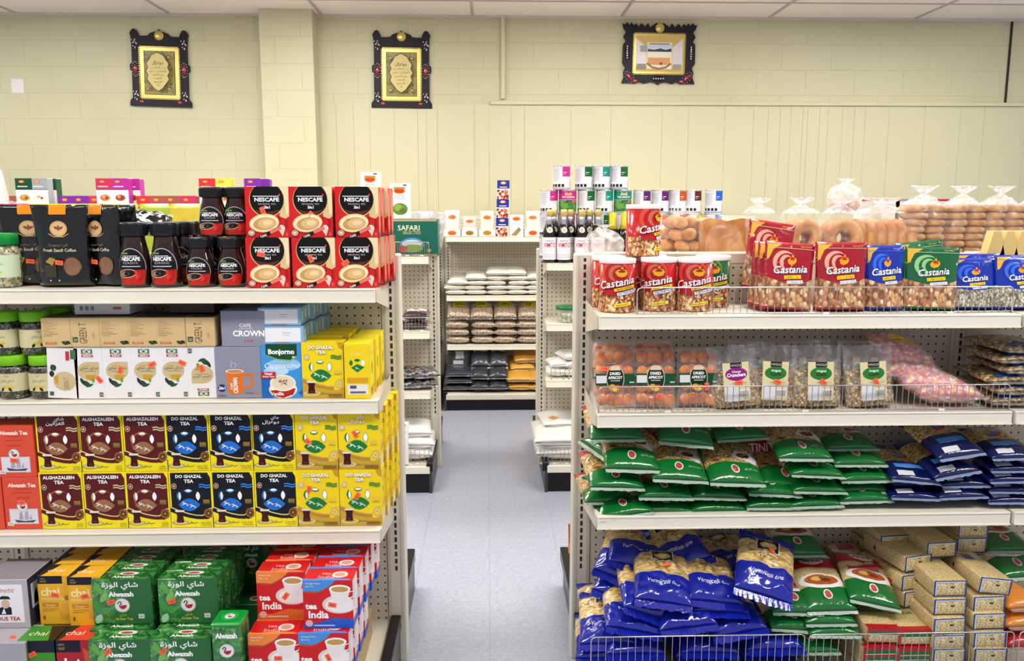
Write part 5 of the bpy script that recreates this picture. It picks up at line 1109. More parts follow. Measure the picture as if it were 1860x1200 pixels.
put([('bun', MB().blob((0, 0, .03), (.052, .045, .026), PITA, n=20, k=10).mesh('bun')), ('film', filmbag(.12, .12, .1, CLB, 9))], 'bread_bag', 'knotted bag with one round bun on top of the bagels', 'bag of bread', (X(1540, RY, 380), RY+.03, BZ+.138))
pita = MB(); pita.blob((0, 0, 0), (.036, .05, .0128), PITA, n=22, k=8, pw=.45); pita = pita.mesh('flat_bread')
for i, px in enumerate((1672, 1744, 1812, 1880)):
    sp = []
    for c in range(2):
        for k_ in range(7): sp.append(('flat_bread', pita, ((c-.5)*.066+.003*((k_*7+i) % 3-1), 0, .013+.0238*k_), (0, .05*((k_+i) % 3-1), .1*k_)))
    sp.append(('film', filmbag(.17, .23, .15, BAG_ if i % 2 else clear('bread_film2', .12, '#ffffff', .1, .9, 30), 11+i)))
    put(sp, 'bread_bag', 'clear bag of stacked flat breads, %s from the bagels' % row(i), 'bag of bread', (X(px, RY-.05, 430), RY-.05, BZ-.015 if False else BZ), group='bags of stacked flat bread')
put(filmbag(.13, .11, .1, CLB, 13), 'plastic_bag', 'small knotted white plastic bag by the syrup bottles', 'plastic bag', (X(1103, 2.78, 440), 2.86, BZ-.01))
put(MB().rbox(-.10, .10, -.12, .12, 0, .244, mat('#bda27a', .6), .004), 'bread_crate', 'short brown crate under the small knotted white bag', 'crate', (X(1103, 2.78, 440)+.035, RY, RZ2)) if False else None

# ---- second shelf: clamshells, corn nuts, candy ----
APR = NT('dried_apricot'); nn_ = APR.n('TexNoise', Scale=30.0, Detail=4.0); APR.l(APR.obj(), nn_.inputs[0]); APR.l(APR.ramp(nn_.outputs[0], [(.35, '#9a4410'), (.5, '#cf6a18'), (.68, '#e8923a')]), APR.b.inputs['Base Color']); setp(APR.b, Roughness=.35, **{'Subsurface Weight': .0, 'Coat Weight': .4}); APR.bump if False else None; APR = APR.m
SHELL = clear('clamshell_plastic', .14, '#f2f4f6', .06, .15, 10)
def clamshell(seed=0):
    w, h, d = .118, .172, .038; rnd = random.Random(seed); m = MB()
    for r_ in range(4):
        for c in range(4):
            m.blob((-.039+.026*c+rnd.uniform(-.002, .002), -.008+rnd.uniform(-.003, .003), .024+.041*r_+rnd.uniform(-.003, .003)), (.0185, .006, .0195), APR, (rnd.uniform(-.3, .3), rnd.uniform(-.3, .3), rnd.uniform(-.2, .2)), n=10, k=7)
    me = m.mesh('dried_apricots')
    s = MB(); s.rbox(-w/2, w/2, -d/2, d/2, 0, h, SHELL, .012, 3, smooth=True); s.rbox(-w/2-.004, w/2+.004, -.002, .002, -.001, h+.003, SHELL, .001)
    B = MB(); A = Art(w, h); A.rect(0, .38, 1, .58, '#0d4a2c'); A.rect(.02, .42, .27, .55, '#d9d9de'); A.rect(.86, .42, .98, .44, '#cfd8d2'); A.ell(.5, .5, .23, .23, '#d9ccaa'); A.ell(.5, .5, .215, .215, '#0c2a1c'); A.poly([(.36, .64), (.64, .64), (.6, .71), (.4, .71)], '#e6c9b0'); A.text('DRIED', .5, .56, .048, '#ffffff', bold=.03, maxw=.34); A.text('APRICOT', .5, .49, .048, '#ffffff', bold=.03, maxw=.36); A.rect(.38, .455, .62, .466, '#d9e0d9')
    A.ell(.42, .35, .09, .05, '#e0a030'); A.ell(.55, .335, .1, .05, '#d8572a'); A.ell(.5, .31, .08, .035, '#e8b84a')
    A.bake(B, lambda x, y, o: (x-w/2, -d/2-.001-o, y)); return [('dried_apricots', me), ('shell', s), ('label_band', B, (0, 0, 0), (0, 0, 0), 'green band with a dark oval label', []), stick([-.03, .01, .025][seed % 3], -d/2-.0025, [.115, .03, .06][seed % 3], [0, .5, 1.5][seed % 3], seed)]
cs = [clamshell(i) for i in range(3)]
cs = [[(p[0], p[1].mesh(p[0]) if isinstance(p[1], MB) else p[1])+tuple(p[2:]) for p in s] for s in cs]
for i, (px, Y, z, rx) in enumerate([(1118, 2.375, 0, -.18), (1192, 2.375, 0, -.2), (1269, 2.385, 0, -.12), (1112, 2.435, .008, -.16), (1186, 2.43, .008, -.18), (1112, 2.48, .008, -.14), (1185, 2.48, .008, -.16)]):
    o_ = put(cs[i % 3], 'apricot_clamshell', 'clear clamshell of dried apricots, %s' % ['front, at the shelf end', 'front, middle one', 'front, beside the corn bags', 'second layer at the shelf end', 'second layer, middle', 'third layer at the shelf end', 'third layer, middle'][i], 'fruit clamshell', (X(px, Y, 700), Y+.012, ZR[1]+.006+z), (rx, 0, [.03, -.03, 0][i % 3]), group='apricot clamshells')
    for c_ in o_.children:
        if c_.name.startswith('dried_apricots'): c_['kind'] = 'stuff'
CORN = grains('corn_nuts', ['#d9a850', '#e6c070', '#c08c3c', '#f0d68c', '#cc9840', '#a87a34'], 135, .8, .005, .35, '#5f431f', (1, 1, 1), .6, ramp=(0, .42))
def corn_bag(txt, oval, seed):
    w, h = .15, .18
    inner = pillow(w*.93, h*.62, .055, [(1, CORN)], seed=seed, stand=True, wr=.2, finmat=None, prof=lambda v: (min(1, v/.06)**.5)*max(0, 1-v)**.4, nu=16, nv=16)
    outer = pillow(w, h, .062, [(1, CLR)], seed=seed+9, stand=True, wr=.3, finmat=CLR, fin=.008, prof=lambda v: (min(1, v/.05)**.5)*max(0.02, 1-v**1.6)**.8, nu=18, nv=20)
    A = Art(.078, .115); B = MB(); A.rect(0, 0, 1, 1, '#ddd2a6'); A.rect(.28, .86, .72, 1.0, '#1c1c22'); A.text('WHOLE', .5, .9, .06, '#e6d6d6', maxw=.4); A.ell(.5, .7, .42, .17, oval); A.text(txt[0], .5, .74, .055, '#ffffff', bold=.02, maxw=.6); A.text(txt[1], .5, .64, .09, '#ffffff' if oval != '#2c7a32' else '#14240f', bold=.03, shear=.2, maxw=.72)
    A.rect(.04, .0, .5, .4, '#dedde6'); A.rect(.55, .08, .95, .3, '#e9e6e6')
    for i in range(8): A.rect(.57+i*.045, .1, .59+i*.045, .26, '#3a3a40')
    A.rect(.3, .46, .9, .475, '#b8a878')
    A.bake(B, lambda x, y, o: (x-.039, -.036-o-.004*(1-((x-.039)/.039)**2), y+.025), nx=6)
    return [('contents', inner.mesh('contents')), ('film', outer.mesh('film')), ('label_card', B.mesh('label_card'), (0, 0, 0), (0, 0, 0), 'pale paper label card with a coloured oval', [])]
cb = [corn_bag(('Cheese', 'Crunchers'), '#8a1a80', 1), corn_bag(('Original', 'Corn'), '#2c7a32', 2)]
for i, (px, Y, k_, ry, lab) in enumerate([(1337, 2.39, 0, -.08, 'with a purple oval label'), (1400, 2.40, 1, .04, 'green oval label, beside the purple-labelled one'), (1484, 2.39, 1, .0, 'green oval label, middle of the row'), (1582, 2.39, 1, -.06, 'green oval label, beside the pink candy'), (1360, 2.47, 1, .05, 'second layer, behind the purple-labelled one'), (1470, 2.47, 1, -.04, 'second layer, behind the middle one'), (1560, 2.46, 1, .04, 'second layer, beside the candy')]):
    sp = list(cb[k_]); 
    if i < 4: sp.append(stick(.005, -.043, .08, .4*i, i))
    put(sp, 'corn_snack_bag', 'clear bag of toasted corn, %s' % lab, 'snack bag', (X(px, Y, 690), Y, ZR[1]+.001), (-.1, ry, 0), group='toasted corn bags')
CANDY = grains('pastel_candy', ['#e87a8a', '#f2c05a', '#f4e6e0', '#e8606a', '#f0a070', '#d98ab0', '#f3d9c0', '#f6a8a0'], 85, .8, .005, .35, '#b8707a', (1, 1, 1), .6, ramp=(0, .5))
def candy(seed, w=.19, l=.14, T=.066):
    A = Art(.085, .03); A.rect(0, 0, 1, 1, '#e8b81e'); A.rect(.1, .3, .8, .45, '#b3701a')
    return [('contents', pillow(w, l, T, [(1, CANDY)], seed=seed, wr=.2, finmat=None, nu=18, nv=18, prof=lambda v: max(0, 1-abs(2*v-1)**3)**.5, art=[(A, -.05, .45)]).mesh('contents')), ('film', pillow(w*1.05, l*1.15, T*1.08, [(1, CLR)], seed=seed+4, wr=.3, finmat=CLR, nu=16, nv=16).mesh('film'), (0, -l*.07, 0))]
cd = [candy(1), candy(2)]
for i, (px, py, Y, rx, ry, rz) in enumerate([(1728, 729, 2.36, .08, .03, -.05), (1700, 703, 2.38, .15, .1, .05), (1668, 682, 2.41, .3, .16, .08), (1652, 658, 2.43, .4, .25, .1)]):
    p = P(px, py, Y); put(cd[i % 2], 'candy_bag', 'bag of pink and yellow sugar candy, %s in the heap' % ['lowest', 'second up', 'third up', 'topmost, tilted'][i], 'candy bag', (p.x, Y, max(p.z, ZR[1]+.04)), (rx, ry, rz), group='pink candy bags')
nb = [simple_bag(.16, .2, .034, grains('mixed_kernels', ['#b59a74', '#8f7452', '#d3bd98', '#6e5238'], 90, .6, .004, .35, '#3f2e1c', (1, 1, 1), .6), 3, wr=.2, art=[(Art(.1, .03).rect(0, 0, 1, 1, '#1c4a9a').rect(0, .7, 1, 1, '#1f6a3a').rect(.7, .1, .95, .6, '#d8e0ea'), -.05, .08)])]
for i in range(6): put(nb[0], 'nut_bag', 'clear nut bag stacked at the picture edge, %s from the bottom' % row(i), 'nut bag', (X(1850 if i < 3 else 1866, 2.35, 700)+.02*(i % 2), 2.35+.006*i, ZR[1]+.018+.031*i), (.05, 0, -.05+.03*i), group='nut bags stacked at the edge')
# ================= bag piles =================
rot_m = [rotini(s) for s in range(4)]; nav = [navy_bag(s) for s in range(3)]; pen = [penne(s) for s in range(3)]; nst = [nest_bag(s) for s in range(4)]
def pile(name, cat, group, desc, meshes, rows_, k0=0):
    """rows_: (px, py of the front end's centre, Y, pitch, roll, yaw, where)"""
    for i, (px, py, Y, rx, ry, rz, where) in enumerate(rows_):
        p = P(px, py, Y); me_ = meshes[(i+k0) % len(meshes)]
        zs = {'orange sticker on its window': (.125, .0365), 'third layer, its name readable': (.15, .029), 'nearest the shelf end': (.15, .029), 'plate picture facing up': (.13, .028), 'third layer, orange': (.125, .0365), 'topmost at the shelf end': (.15, .029), 'big and bright': (.15, .037), 'fourth layer above the red': (.15, .029), 'bottom layer, beside the green bags': (.12, .026)}
        hit = next((v for k, v in zs.items() if k in where), None)
        sp_ = [('bag_body', me_), stick(.01, hit[0], hit[1], .3*i, i, rx=-pi/2)] if hit else me_
        put(sp_, name, '%s, %s' % (desc, where), cat, (p.x, Y, p.z), (rx, ry, rz), group=group)
G_ = 'green and red bag of spiral pasta'
pile('pasta_bag', 'pasta bag', 'spiral pasta bags', G_, rot_m, [
    (1138, 936, 2.30, .06, -.12, .05, 'bottom layer, drooping over the shelf lip'),
    (1214, 931, 2.32, .02, .02, 0, 'bottom layer, second from the shelf end'),
    (1307, 928, 2.32, .02, 0, .02, 'bottom layer, third from the shelf end'),
    (1406, 922, 2.32, .02, 0, -.02, 'bottom layer, fourth from the shelf end'),
    (1484, 919, 2.32, .03, -.02, .02, 'bottom layer, fifth from the shelf end'),
    (1574, 910, 2.33, .03, -.02, 0, 'bottom layer, beside the navy bags'),
    (1112, 912, 2.36, .04, .02, .05, 'second layer at the shelf end'),
    (1210, 904, 2.32, .12, .02, 0, 'second layer, squared end forward'),
    (1306, 904, 2.33, .05, .03, 0, 'second layer, third from the shelf end'),
    (1408, 898, 2.33, .08, .06, .02, 'second layer, fourth from the shelf end'),
    (1490, 893, 2.33, .05, .03, 0, 'second layer, fifth from the shelf end'),
    (1576, 873, 2.35, .06, -.01, 0, 'third layer, beside the navy bags'),
    (1570, 893, 2.36, .04, .0, 0, 'second layer, beside the navy bags'),
    (1122, 886, 2.32, .16, .05, .05, 'third layer at the shelf end'),
    (1236, 872, 2.31, .24, .04, -.05, 'third layer, squared, second from the shelf end'),
    (1340, 878, 2.31, .3, .03, -.03, 'third layer, its name readable'),
    (1432, 884, 2.36, .25, .12, .05, 'third layer, half under the red-labelled bag'),
    (1486, 864, 2.33, .06, .05, .0, 'showing a red square label'),
    (1150, 853, 2.33, .34, .05, .02, 'fourth layer, nearest the shelf end'),
    (1464, 833, 2.34, .22, .02, 0, 'fourth layer above the red-labelled bag'),
    (1564, 844, 2.37, .08, .01, 0, 'fourth layer, next to the navy bags'),
    (1122, 798, 2.37, .2, .0, .0, 'topmost at the shelf end, under the shelf above'),
    (1246, 806, 2.37, .36, .08, -.1, 'topmost, second from the shelf end'),
    (1350, 797, 2.40, .06, -.04, .05, 'topmost, third from the shelf end'),
    (1550, 815, 2.42, .05, 0, 0, 'topmost, next to the navy bags'),
    (1300, 838, 2.42, .05, .02, 0, 'fourth layer, back, third along'),
    (1180, 862, 2.46, .02, .02, 0, 'fourth layer, at the back near the shelf end'),
    (1400, 850, 2.46, .05, .0, 0, 'deep at the back beside the red-faced one')])
p = P(1372, 862, 2.46); put(rot_m[1], 'pasta_bag', 'spiral pasta bag standing on end, red name band facing out', 'pasta bag', (p.x, 2.5, p.z-.14), (1.45, 0, 0))
for i, (px, py) in enumerate([(1064, 812), (1072, 850), (1066, 880), (1074, 905)]):
    p = P(px, py, 2.47); put(rot_m[i], 'pasta_bag', 'spiral pasta bag poking out past the shelf end, %s from the top' % row(i), 'pasta bag', (p.x+.02, 2.44, p.z), (.1, .1, -1.15), group='pasta bags past the shelf end')
pile('pasta_bag', 'pasta bag', 'navy pasta bags', 'navy blue pasta bag', nav, [
    (1663, 905, 2.32, .03, .04, 0, 'bottom layer, beside the green bags'), (1750, 903, 2.32, .03, -.03, 0, 'bottom layer, second from the green bags'),
    (1664, 874, 2.33, .14, .1, 0, 'second layer, beside the green bags'), (1754, 882, 2.34, .03, .0, 0, 'second layer, second from the green bags'),
    (1740, 862, 2.33, .2, -.14, .1, 'third layer, tilted'), (1748, 828, 2.33, .28, -.1, .12, 'topmost, tilted, light blue label in front'),
    (1838, 912, 2.32, .02, 0, 0, 'edge column, lowest'), (1840, 893, 2.33, .02, .02, 0, 'edge column, second up'), (1842, 874, 2.33, .02, -.02, 0, 'edge column, third up'), (1843, 855, 2.34, .02, 0, 0, 'edge column, fourth up'), (1846, 832, 2.34, .14, -.02, 0, 'edge column, topmost')])
pile('pasta_bag', 'pasta bag', 'navy pasta bags', 'navy pasta bag deep in shadow', nav, [(1640, 850, 2.50, .1, .1, .2, 'behind the green pile'), (1640, 880, 2.50, .0, 0, .2, 'below the shadowed one'), (1790, 850, 2.50, .2, 0, 0, 'behind the tilted ones')])
# base deck: royal blue nest bags
N_ = 'royal blue bag of pasta nests'
pile('pasta_bag', 'pasta bag', 'pasta nest bags', N_, nst, [
    (1155, 1188, 2.21, 0.03, 0, 0, 'lowest, behind the fence at the deck end'), (1290, 1186, 2.21, 0.03, .02, 0, 'lowest, behind the fence, second along'), (1410, 1180, 2.22, 0.03, -.02, 0, 'lowest, behind the fence, third along'),
    (1106, 1170, 2.24, 0.21, -0.05, -0.1, 'at the deck end, black diamond label facing up'), (1098, 1196, 2.23, 0.06, -0.05, -0.1, 'at the deck end corner, lowest'),
    (1152, 1146, 2.22, 0.13, 0.16, -0.05, 'second layer, near the deck end'), (1252, 1140, 2.21, 0.17, -.1, .02, 'second layer, white script name in front'), (1345, 1150, 2.22, 0.18, -.12, .1, 'second layer, third along'),
    (1180, 1118, 2.24, 0.30, 0.4, 0.1, 'tilted steeply between the layers'), (1205, 1095, 2.23, 0.30, .1, -.12, 'third layer, orange sticker on its window'),
    (1300, 1094, 2.25, 0.24, .12, 0, 'third layer, middle'), (1310, 1112, 2.24, 0.06, .05, 0, 'third layer, under the middle one'), (1386, 1082, 2.22, 0.43, .22, -.25, 'big and bright, topmost at the front'),
    (1122, 1090, 2.36, 0.24, 0.3, -0.35, 'against the upright, torn corner'), (1124, 1052, 2.38, 0.30, 0.3, -0.3, 'against the upright, higher'), (1155, 1030, 2.38, 0.24, .22, -.1, 'back row, near the upright'),
    (1250, 1030, 2.38, 0.33, -.35, .15, 'back row, tilted up with diamond label'), (1330, 1045, 2.42, 0.18, -.1, 0, 'back row, third along'), (1170, 1002, 2.46, 0.21, .2, 0, 'back row, topmost near the upright'),
    (1350, 1130, 2.36, 0.06, 0, 0, 'buried in the middle of the heap'), (1230, 1115, 2.36, 0.06, 0, 0, 'buried behind the front nests'), (1110, 1130, 2.36, 0.06, 0, 0, 'buried near the upright')])
pile('pasta_bag', 'pasta bag', 'short pasta bags', 'green bag of short pasta with a plate picture', pen, [
    (1518, 1154, 2.22, .1, .02, 0, 'lowest above the fence'), (1510, 1133, 2.24, .12, .0, 0, 'second up above the fence'), (1512, 1110, 2.26, .35, 0, .02, 'top of the front stack'),
    (1448, 1144, 2.24, .08, .08, 0, 'beside the royal blue bags, lower'), (1450, 1113, 2.26, .2, .04, 0, 'beside the royal blue bags, upper'), (1590, 1098, 2.27, .3, .2, -.08, 'sloping toward the noodle bricks'),
    (1452, 1050, 2.42, .05, 0, 0, 'rear stack, lowest'), (1452, 1030, 2.42, .05, 0, 0, 'rear stack, middle'), (1456, 1008, 2.42, .2, 0, 0, 'rear stack, topmost'), (1480, 1185, 2.22, .05, 0, 0, 'behind the fence, lowest'), (1470, 1085, 2.40, .1, .05, 0, 'rear stack, half buried'), (1530, 1078, 2.42, .1, .05, 0, 'rear, beside the noodle bricks'), (1450, 1070, 2.43, .05, 0, 0, 'rear stack, second from below')])
yb = brick(.098, .19, .05, 0, 0); gb = brick(.095, .18, .048, 0, 0, 'green')
def bricks(mesh, desc, cat, group, L):
    for i, (px, py, Y, rx, ry, rz, where) in enumerate(L):
        p = P(px, py, Y); put(mesh, 'noodle_brick', '%s, %s' % (desc, where), cat, (p.x, Y, p.z-.025), (rx, ry, rz), group=group)
bricks(yb, 'yellow noodle brick with blue edges', 'noodle pack', 'blue-edged noodle bricks', [
    (1724, 1192, 2.20, 0, 0, .02, 'front column, lowest'), (1724, 1167, 2.205, 0, 0, .02, 'front column, second up'), (1725, 1137, 2.21, .0, 0, .04, 'front column, third up'), (1726, 1102, 2.225, 0, 0, 0, 'front column, fourth up'), (1726, 1068, 2.235, .02, 0, .0, 'front column, topmost'),
    (1799, 1192, 2.20, 0, 0, -.02, 'column by the orange bags, lowest'), (1798, 1162, 2.21, 0, 0, 0, 'column by the orange bags, second up'), (1797, 1128, 2.22, 0, 0, .02, 'column by the orange bags, third up'), (1797, 1097, 2.235, 0, 0, .03, 'column by the orange bags, fourth up'), (1806, 1064, 2.24, .02, .12, .02, 'column by the orange bags, topmost, tilted'),
    (1666, 1086, 2.34, 0, 0, .25, 'rear column, third down'), (1662, 1056, 2.345, 0, 0, .25, 'rear column, second down'), (1668, 1022, 2.35, 0, 0, .25, 'rear column, topmost'), (1710, 998, 2.37, .02, 0, .08, 'perched above the rear column'), (1712, 1028, 2.43, 0, 0, .05, 'under the perched one'),
    (1765, 990, 2.45, 0, 0, 0, 'rear, second down by the upright'), (1768, 964, 2.46, 0, 0, 0, 'rear, topmost by the upright'), (1764, 1020, 2.45, 0, 0, 0, 'rear, third down by the upright'), (1625, 985, 2.46, 0, 0, .1, 'far rear, leaning by itself'), (1625, 1015, 2.46, 0, 0, .1, 'far rear, below the leaning one')])
bricks(gb, 'noodle brick with red and green edges', 'noodle pack', 'red and green noodle bricks', [
    (1603, 1153, 2.215, .04, .03, -.02, 'front, beside the green bags'), (1662, 1157, 2.215, .03, 0, 0, 'front, beside the yellow bricks'), (1597, 1188, 2.205, 0, 0, 0, 'behind the fence, beside the green bags'), (1660, 1190, 2.205, 0, 0, 0, 'behind the fence, beside the yellow bricks'), (1568, 1043, 2.38, 0, 0, 0, 'deep at the back, in shade'), (1600, 1066, 2.37, 0, 0, .1, 'deep at the back, lower')])
OR_ = film('#e08a3a', .18, 'orange_pack'); RDP = film('#b3202a', .2, 'red_pack')
ob_ = simple_bag(.12, .17, .055, OR_, 1)
pile('lentil_bag', 'lentil bag', 'orange packs', 'orange pack at the picture edge', [ob_], [(1868, 1104, 2.24, .05, 0, .1, 'upper'), (1866, 1138, 2.23, .05, 0, .05, 'lower')])
pile('pasta_bag', 'pasta bag', 'red packs', 'red pack below the orange ones at the picture edge', [simple_bag(.13, .17, .06, RDP, 2)], [(1872, 1175, 2.22, .05, 0, 0, 'by the fence')])
pile('pasta_bag', 'pasta bag', 'green-labelled packs', 'pasta bag with a green label by the rear upright', [pen[0]], [(1838, 1000, 2.44, .1, 0, 0, 'upper'), (1862, 1048, 2.36, .25, 0, .1, 'lower')])
for i, (x_, z_) in enumerate([(X(1155, 2.2, 1190), .187), (X(1290, 2.2, 1190), .187), (X(1415, 2.2, 1190), .187), (X(1160, 2.2, 1190), .232), (X(1285, 2.2, 1190), .232), (X(1410, 2.2, 1190), .232)]):
    put(nst[i % 4], 'pasta_bag', 'royal blue bag of pasta nests resting on the deck, %s layer, %s along' % (['lowest', 'next'][i//3], row(i % 3)), 'pasta bag', (x_, 2.24, z_), (0, 0, .04*(i-2)), group='pasta nest bags')
for c_, (px, mm, nm) in enumerate([(1724, yb, 'yellow noodle brick with blue edges, front column'), (1799, yb, 'yellow noodle brick with blue edges, column by the orange bags'), (1597, gb, 'noodle brick with red and green edges, beside the green bags'), (1660, gb, 'noodle brick with red and green edges, beside the yellow bricks')]):
    for k_ in range(2): put(mm, 'noodle_brick', '%s, %s from the deck' % (nm, row(k_)), 'noodle pack', (X(px, 2.205, 1190), 2.205, .1515+.0505*k_), group='noodle bricks on the deck')
# loose carrier boxes that hold up the rear of the heap
put(carton(1.15, .14, .2, '#9a8560'), 'cardboard_tray', 'long brown carton at the very back of the base deck', 'tray', (.95, 2.488, .1515))

# ================= second run of shelving =================
Z2L = (1.275, .866, .53, .151); Z2R = (1.238, .906, .591, .151)
A = Art(.27, .2); A.rect(0, 0, 1, 1, '#0f5f52'); A.rect(0, .94, 1, 1, '#a89a78'); A.rect(0, 0, 1, .06, '#8a7a5c'); A.text('SAFARI', .44, .7, .14, '#e6e0c0', maxw=.5, bold=.01); A.text('SELECTED', .5, .6, .08, '#c9c08a', maxw=.36); A.ell(.5, .3, .24, .2, '#5a90c8'); A.ell(.5, .34, .2, .1, '#d0dcea'); A.ell(.52, .22, .2, .1, '#8ab04a'); A.ell(.32, .2, .09, .09, '#c84a4a'); A.ell(.84, .16, .04, .04, '#c9a04a')
put(carton(.275, .16, .2, '#0f5f52', A, None, None), 'tea_carton', 'large green carton with a landscape oval behind the wire fence', 'tea carton', (X(749, 4.47, 435), 4.475, Z2L[0]))
fence('wire_shelf_fence', 'white wire fence in front of the large green carton', X(700, 4.45, 455), X(779, 4.45, 455), 4.455, Z2L[0]+.003, .075, .011, .0015)
def stack_boxes(mesh, name, desc, cat, group, px, Y, z0, h, n, wheres, dx=.0, rz=0, back=1, d=.05):
    for i in range(n):
        for j in range(back):
            put(mesh, name, '%s, %s' % (desc, wheres[i] if j == 0 else wheres[i]+', %s layer back' % row(j)), cat, (X(px, Y, 380)+dx*i, Y+j*d, z0+(h+.0004)*i), (0, 0, rz), group=group)
lev = ['lowest of its stack', 'second in its stack', 'third in its stack', 'fourth in its stack', 'topmost of its stack']
# spice cartons along the top of the second run
heads = {'dark green': ('#174a34', '#c98a30'), 'pale grey': ('#9aa0a8', '#dcd8d4'), 'crimson': ('#c2305a', '#c4703a'), 'magenta': ('#b02a94', '#a04a3a'), 'red': ('#d03038', '#b5522a'), 'purple': ('#7a2aa0', '#a06a3a'), 'yellow': ('#e6d44a', '#c98a30'), 'brown': ('#a0524a', '#8a3a2a')}
sb = {k: spice_box(.088, .06, .138, v[0], v[1]) for k, v in heads.items()}
base_z = Z2L[0]; Yb = 4.5
tops = [(44, 'dark green', 3), (72, 'pale grey', 3), (88, 'dark green', 3), (190, 'crimson', 3), (218, 'magenta', 3), (240, 'magenta', 3), (377, 'red', 3), (406, 'yellow', 3), (120, 'purple', 2), (145, 'purple', 2), (173, 'crimson', 2), (262, 'red', 2), (286, 'brown', 2), (312, 'brown', 2), (340, 'crimson', 2), (433, 'purple', 2), (16, 'brown', 2), (459, 'purple', 3), (475, 'purple', 3)]
for i, (px, colr, n) in enumerate(tops):
    Y = Yb+.0+(i % 3)*.001; 
    for k_ in range(n if n == 3 else 2):
        if n == 3 and i in (2, 5): Y = Yb+.07
        if i == 18: Y = Yb+.08
        put(sb[colr], 'spice_box', '%s-topped spice box, %s, stack %s' % (colr, lev[k_] if k_ < n-1 else 'topmost', ('%s in line' % row(i)) if i < 15 else ['between the tall jars and pouches', 'at the far end', 'just behind the red coffee boxes', 'peeping over the red coffee boxes'][i-15]), 'spice box', (X(px, Y, 350), Y, base_z+.0005+.1385*k_*(1 if n == 3 else 1.17)), (0, 0, .0), scale=None if n == 3 else (1, 1, 1.165), group='spice boxes on the second run')
sh = {c: shan_box(.108, .07, .19, c) for c in ('#6a8a3a', '#a8582c')}
put(sh['#6a8a3a'], 'rice_mix_box', 'white rice mix box showing above the red coffee boxes', 'food box', (X(671, 4.6, 380), 4.66, Z2L[0]+.265))
put(carton(.13, .1, .264, '#d9cfc0'), 'stock_carton', 'plain carton under the white rice mix box', 'carton', (X(671, 4.6, 380), 4.65, Z2L[0]+.0003))
put(sh['#6a8a3a'], 'rice_mix_box', 'white rice mix box standing on the green carton, green dish', 'food box', (X(727, 4.54, 380), 4.53, Z2L[0]+.2005))
put(sh['#a8582c'], 'rice_mix_box', 'white rice mix box half hidden beside the coffee boxes', 'food box', (X(700, 4.56, 380), 4.545, Z2L[0]+.2005)) if False else None
# tins and bottles, second run, other side
vt = {}
def VT(c, back=True):
    if (c, back) not in vt: vt[c, back] = veg_tin(c, back)
    return vt[c, back]
PK, DG, TE, PU, OG, BR, BL = '#c22a86', '#12602e', '#0f8a7a', '#5a1a66', '#b8521c', '#5a2616', '#1f5fc8'
names = {PK: 'pink', DG: 'dark green', TE: 'teal', PU: 'purple', OG: 'orange', BR: 'brown', BL: 'blue'}
zt = [Z2R[0]+.0005+.1319*i for i in range(4)]
for lay, lst in [(3, [(1020, PK, 1), (1060, DG, 1), (1092, TE, 1), (1124, DG, 1)]), (2, [(998, PK, 1), (1031, PK, 0), (1065, DG, 1), (1098, TE, 1), (1131, TE, 0), (1166, PU, 1), (1199, PU, 1), (1231, OG, 1), (1258, BR, 1), (1296, BL, 1)]), (1, [(996, PK, 1), (1029, PK, 1), (1062, DG, 1), (1095, DG, 1), (1128, PU, 1), (1166, PU, 1), (1200, OG, 1), (1232, OG, 1), (1262, '#d8a81e', 1), (1296, BL, 1)]), (0, [(996, PK, 1), (1029, PK, 1), (1062, DG, 1), (1095, DG, 1), (1128, PU, 1), (1166, PU, 1), (1200, OG, 1), (1232, OG, 1), (1262, BR, 1), (1296, BL, 1)])]:
    for i, (px, c, bk) in enumerate(lst):
        Y = 4.64; px_ = px+2*(i % 2)*0
        put(VT(c, bool(bk)), 'food_tin', '%s-labelled food tin, %s layer, %s along%s' % (names.get(c, 'yellow'), ['bottom', 'second', 'third', 'top'][lay], row(i), '' if bk else ', vegetable picture facing out'), 'food tin', (X(px_, Y, 360), Y, zt[lay]), (0, 0, 0), group='food tins on the second run')
vb = syrup_bottle(); gbt = syrup_bottle(.275, .04, '#0a100c', True)
for i, (px, Y) in enumerate([(998, 4.50), (1006, 4.56), (1024, 4.49), (1036, 4.555), (1056, 4.49), (1086, 4.49), (1070, 4.56)]):
    put(vb, 'syrup_bottle', 'dark syrup bottle with a gold cap and red-lettered label, %s' % ['nearest the aisle', 'second layer, nearest the aisle', 'second along in front', 'second layer, second along', 'third along in front', 'fourth along in front', 'second layer, third along'][i], 'syrup bottle', (X(px, Y, 430), Y, Z2R[0]+.0005), group='red-lettered syrup bottles')
for i, px in enumerate((1112, 1134)):
    put(gbt, 'syrup_bottle', 'dark bottle with a yellow neck sleeve, %s' % ['beside the syrup bottles', 'touching the red nut tin'][i], 'syrup bottle', (X(px, 4.52, 430), 4.52, Z2R[0]+.0005), group='yellow-sleeved bottles')
for i, (px, c) in enumerate([(1578, '#b8202c'), (1622, '#b8202c'), (1646, '#8a8a92'), (1712, '#b8202c')]):
    put(carton(.1 if i else .06, .1, .345, '#cfcac4', Art(.1, .345).rect(0, .965, 1, 1, c)), 'tall_carton', 'tall carton with %s rim, %s, far behind the bread bags' % (['red', 'red', 'grey', 'red'][i], ['first', 'second', 'third', 'fourth'][i]), 'carton', (X(px, 4.6, 370), 4.62, Z2R[0]+.0003), group='tall cartons behind the bread')
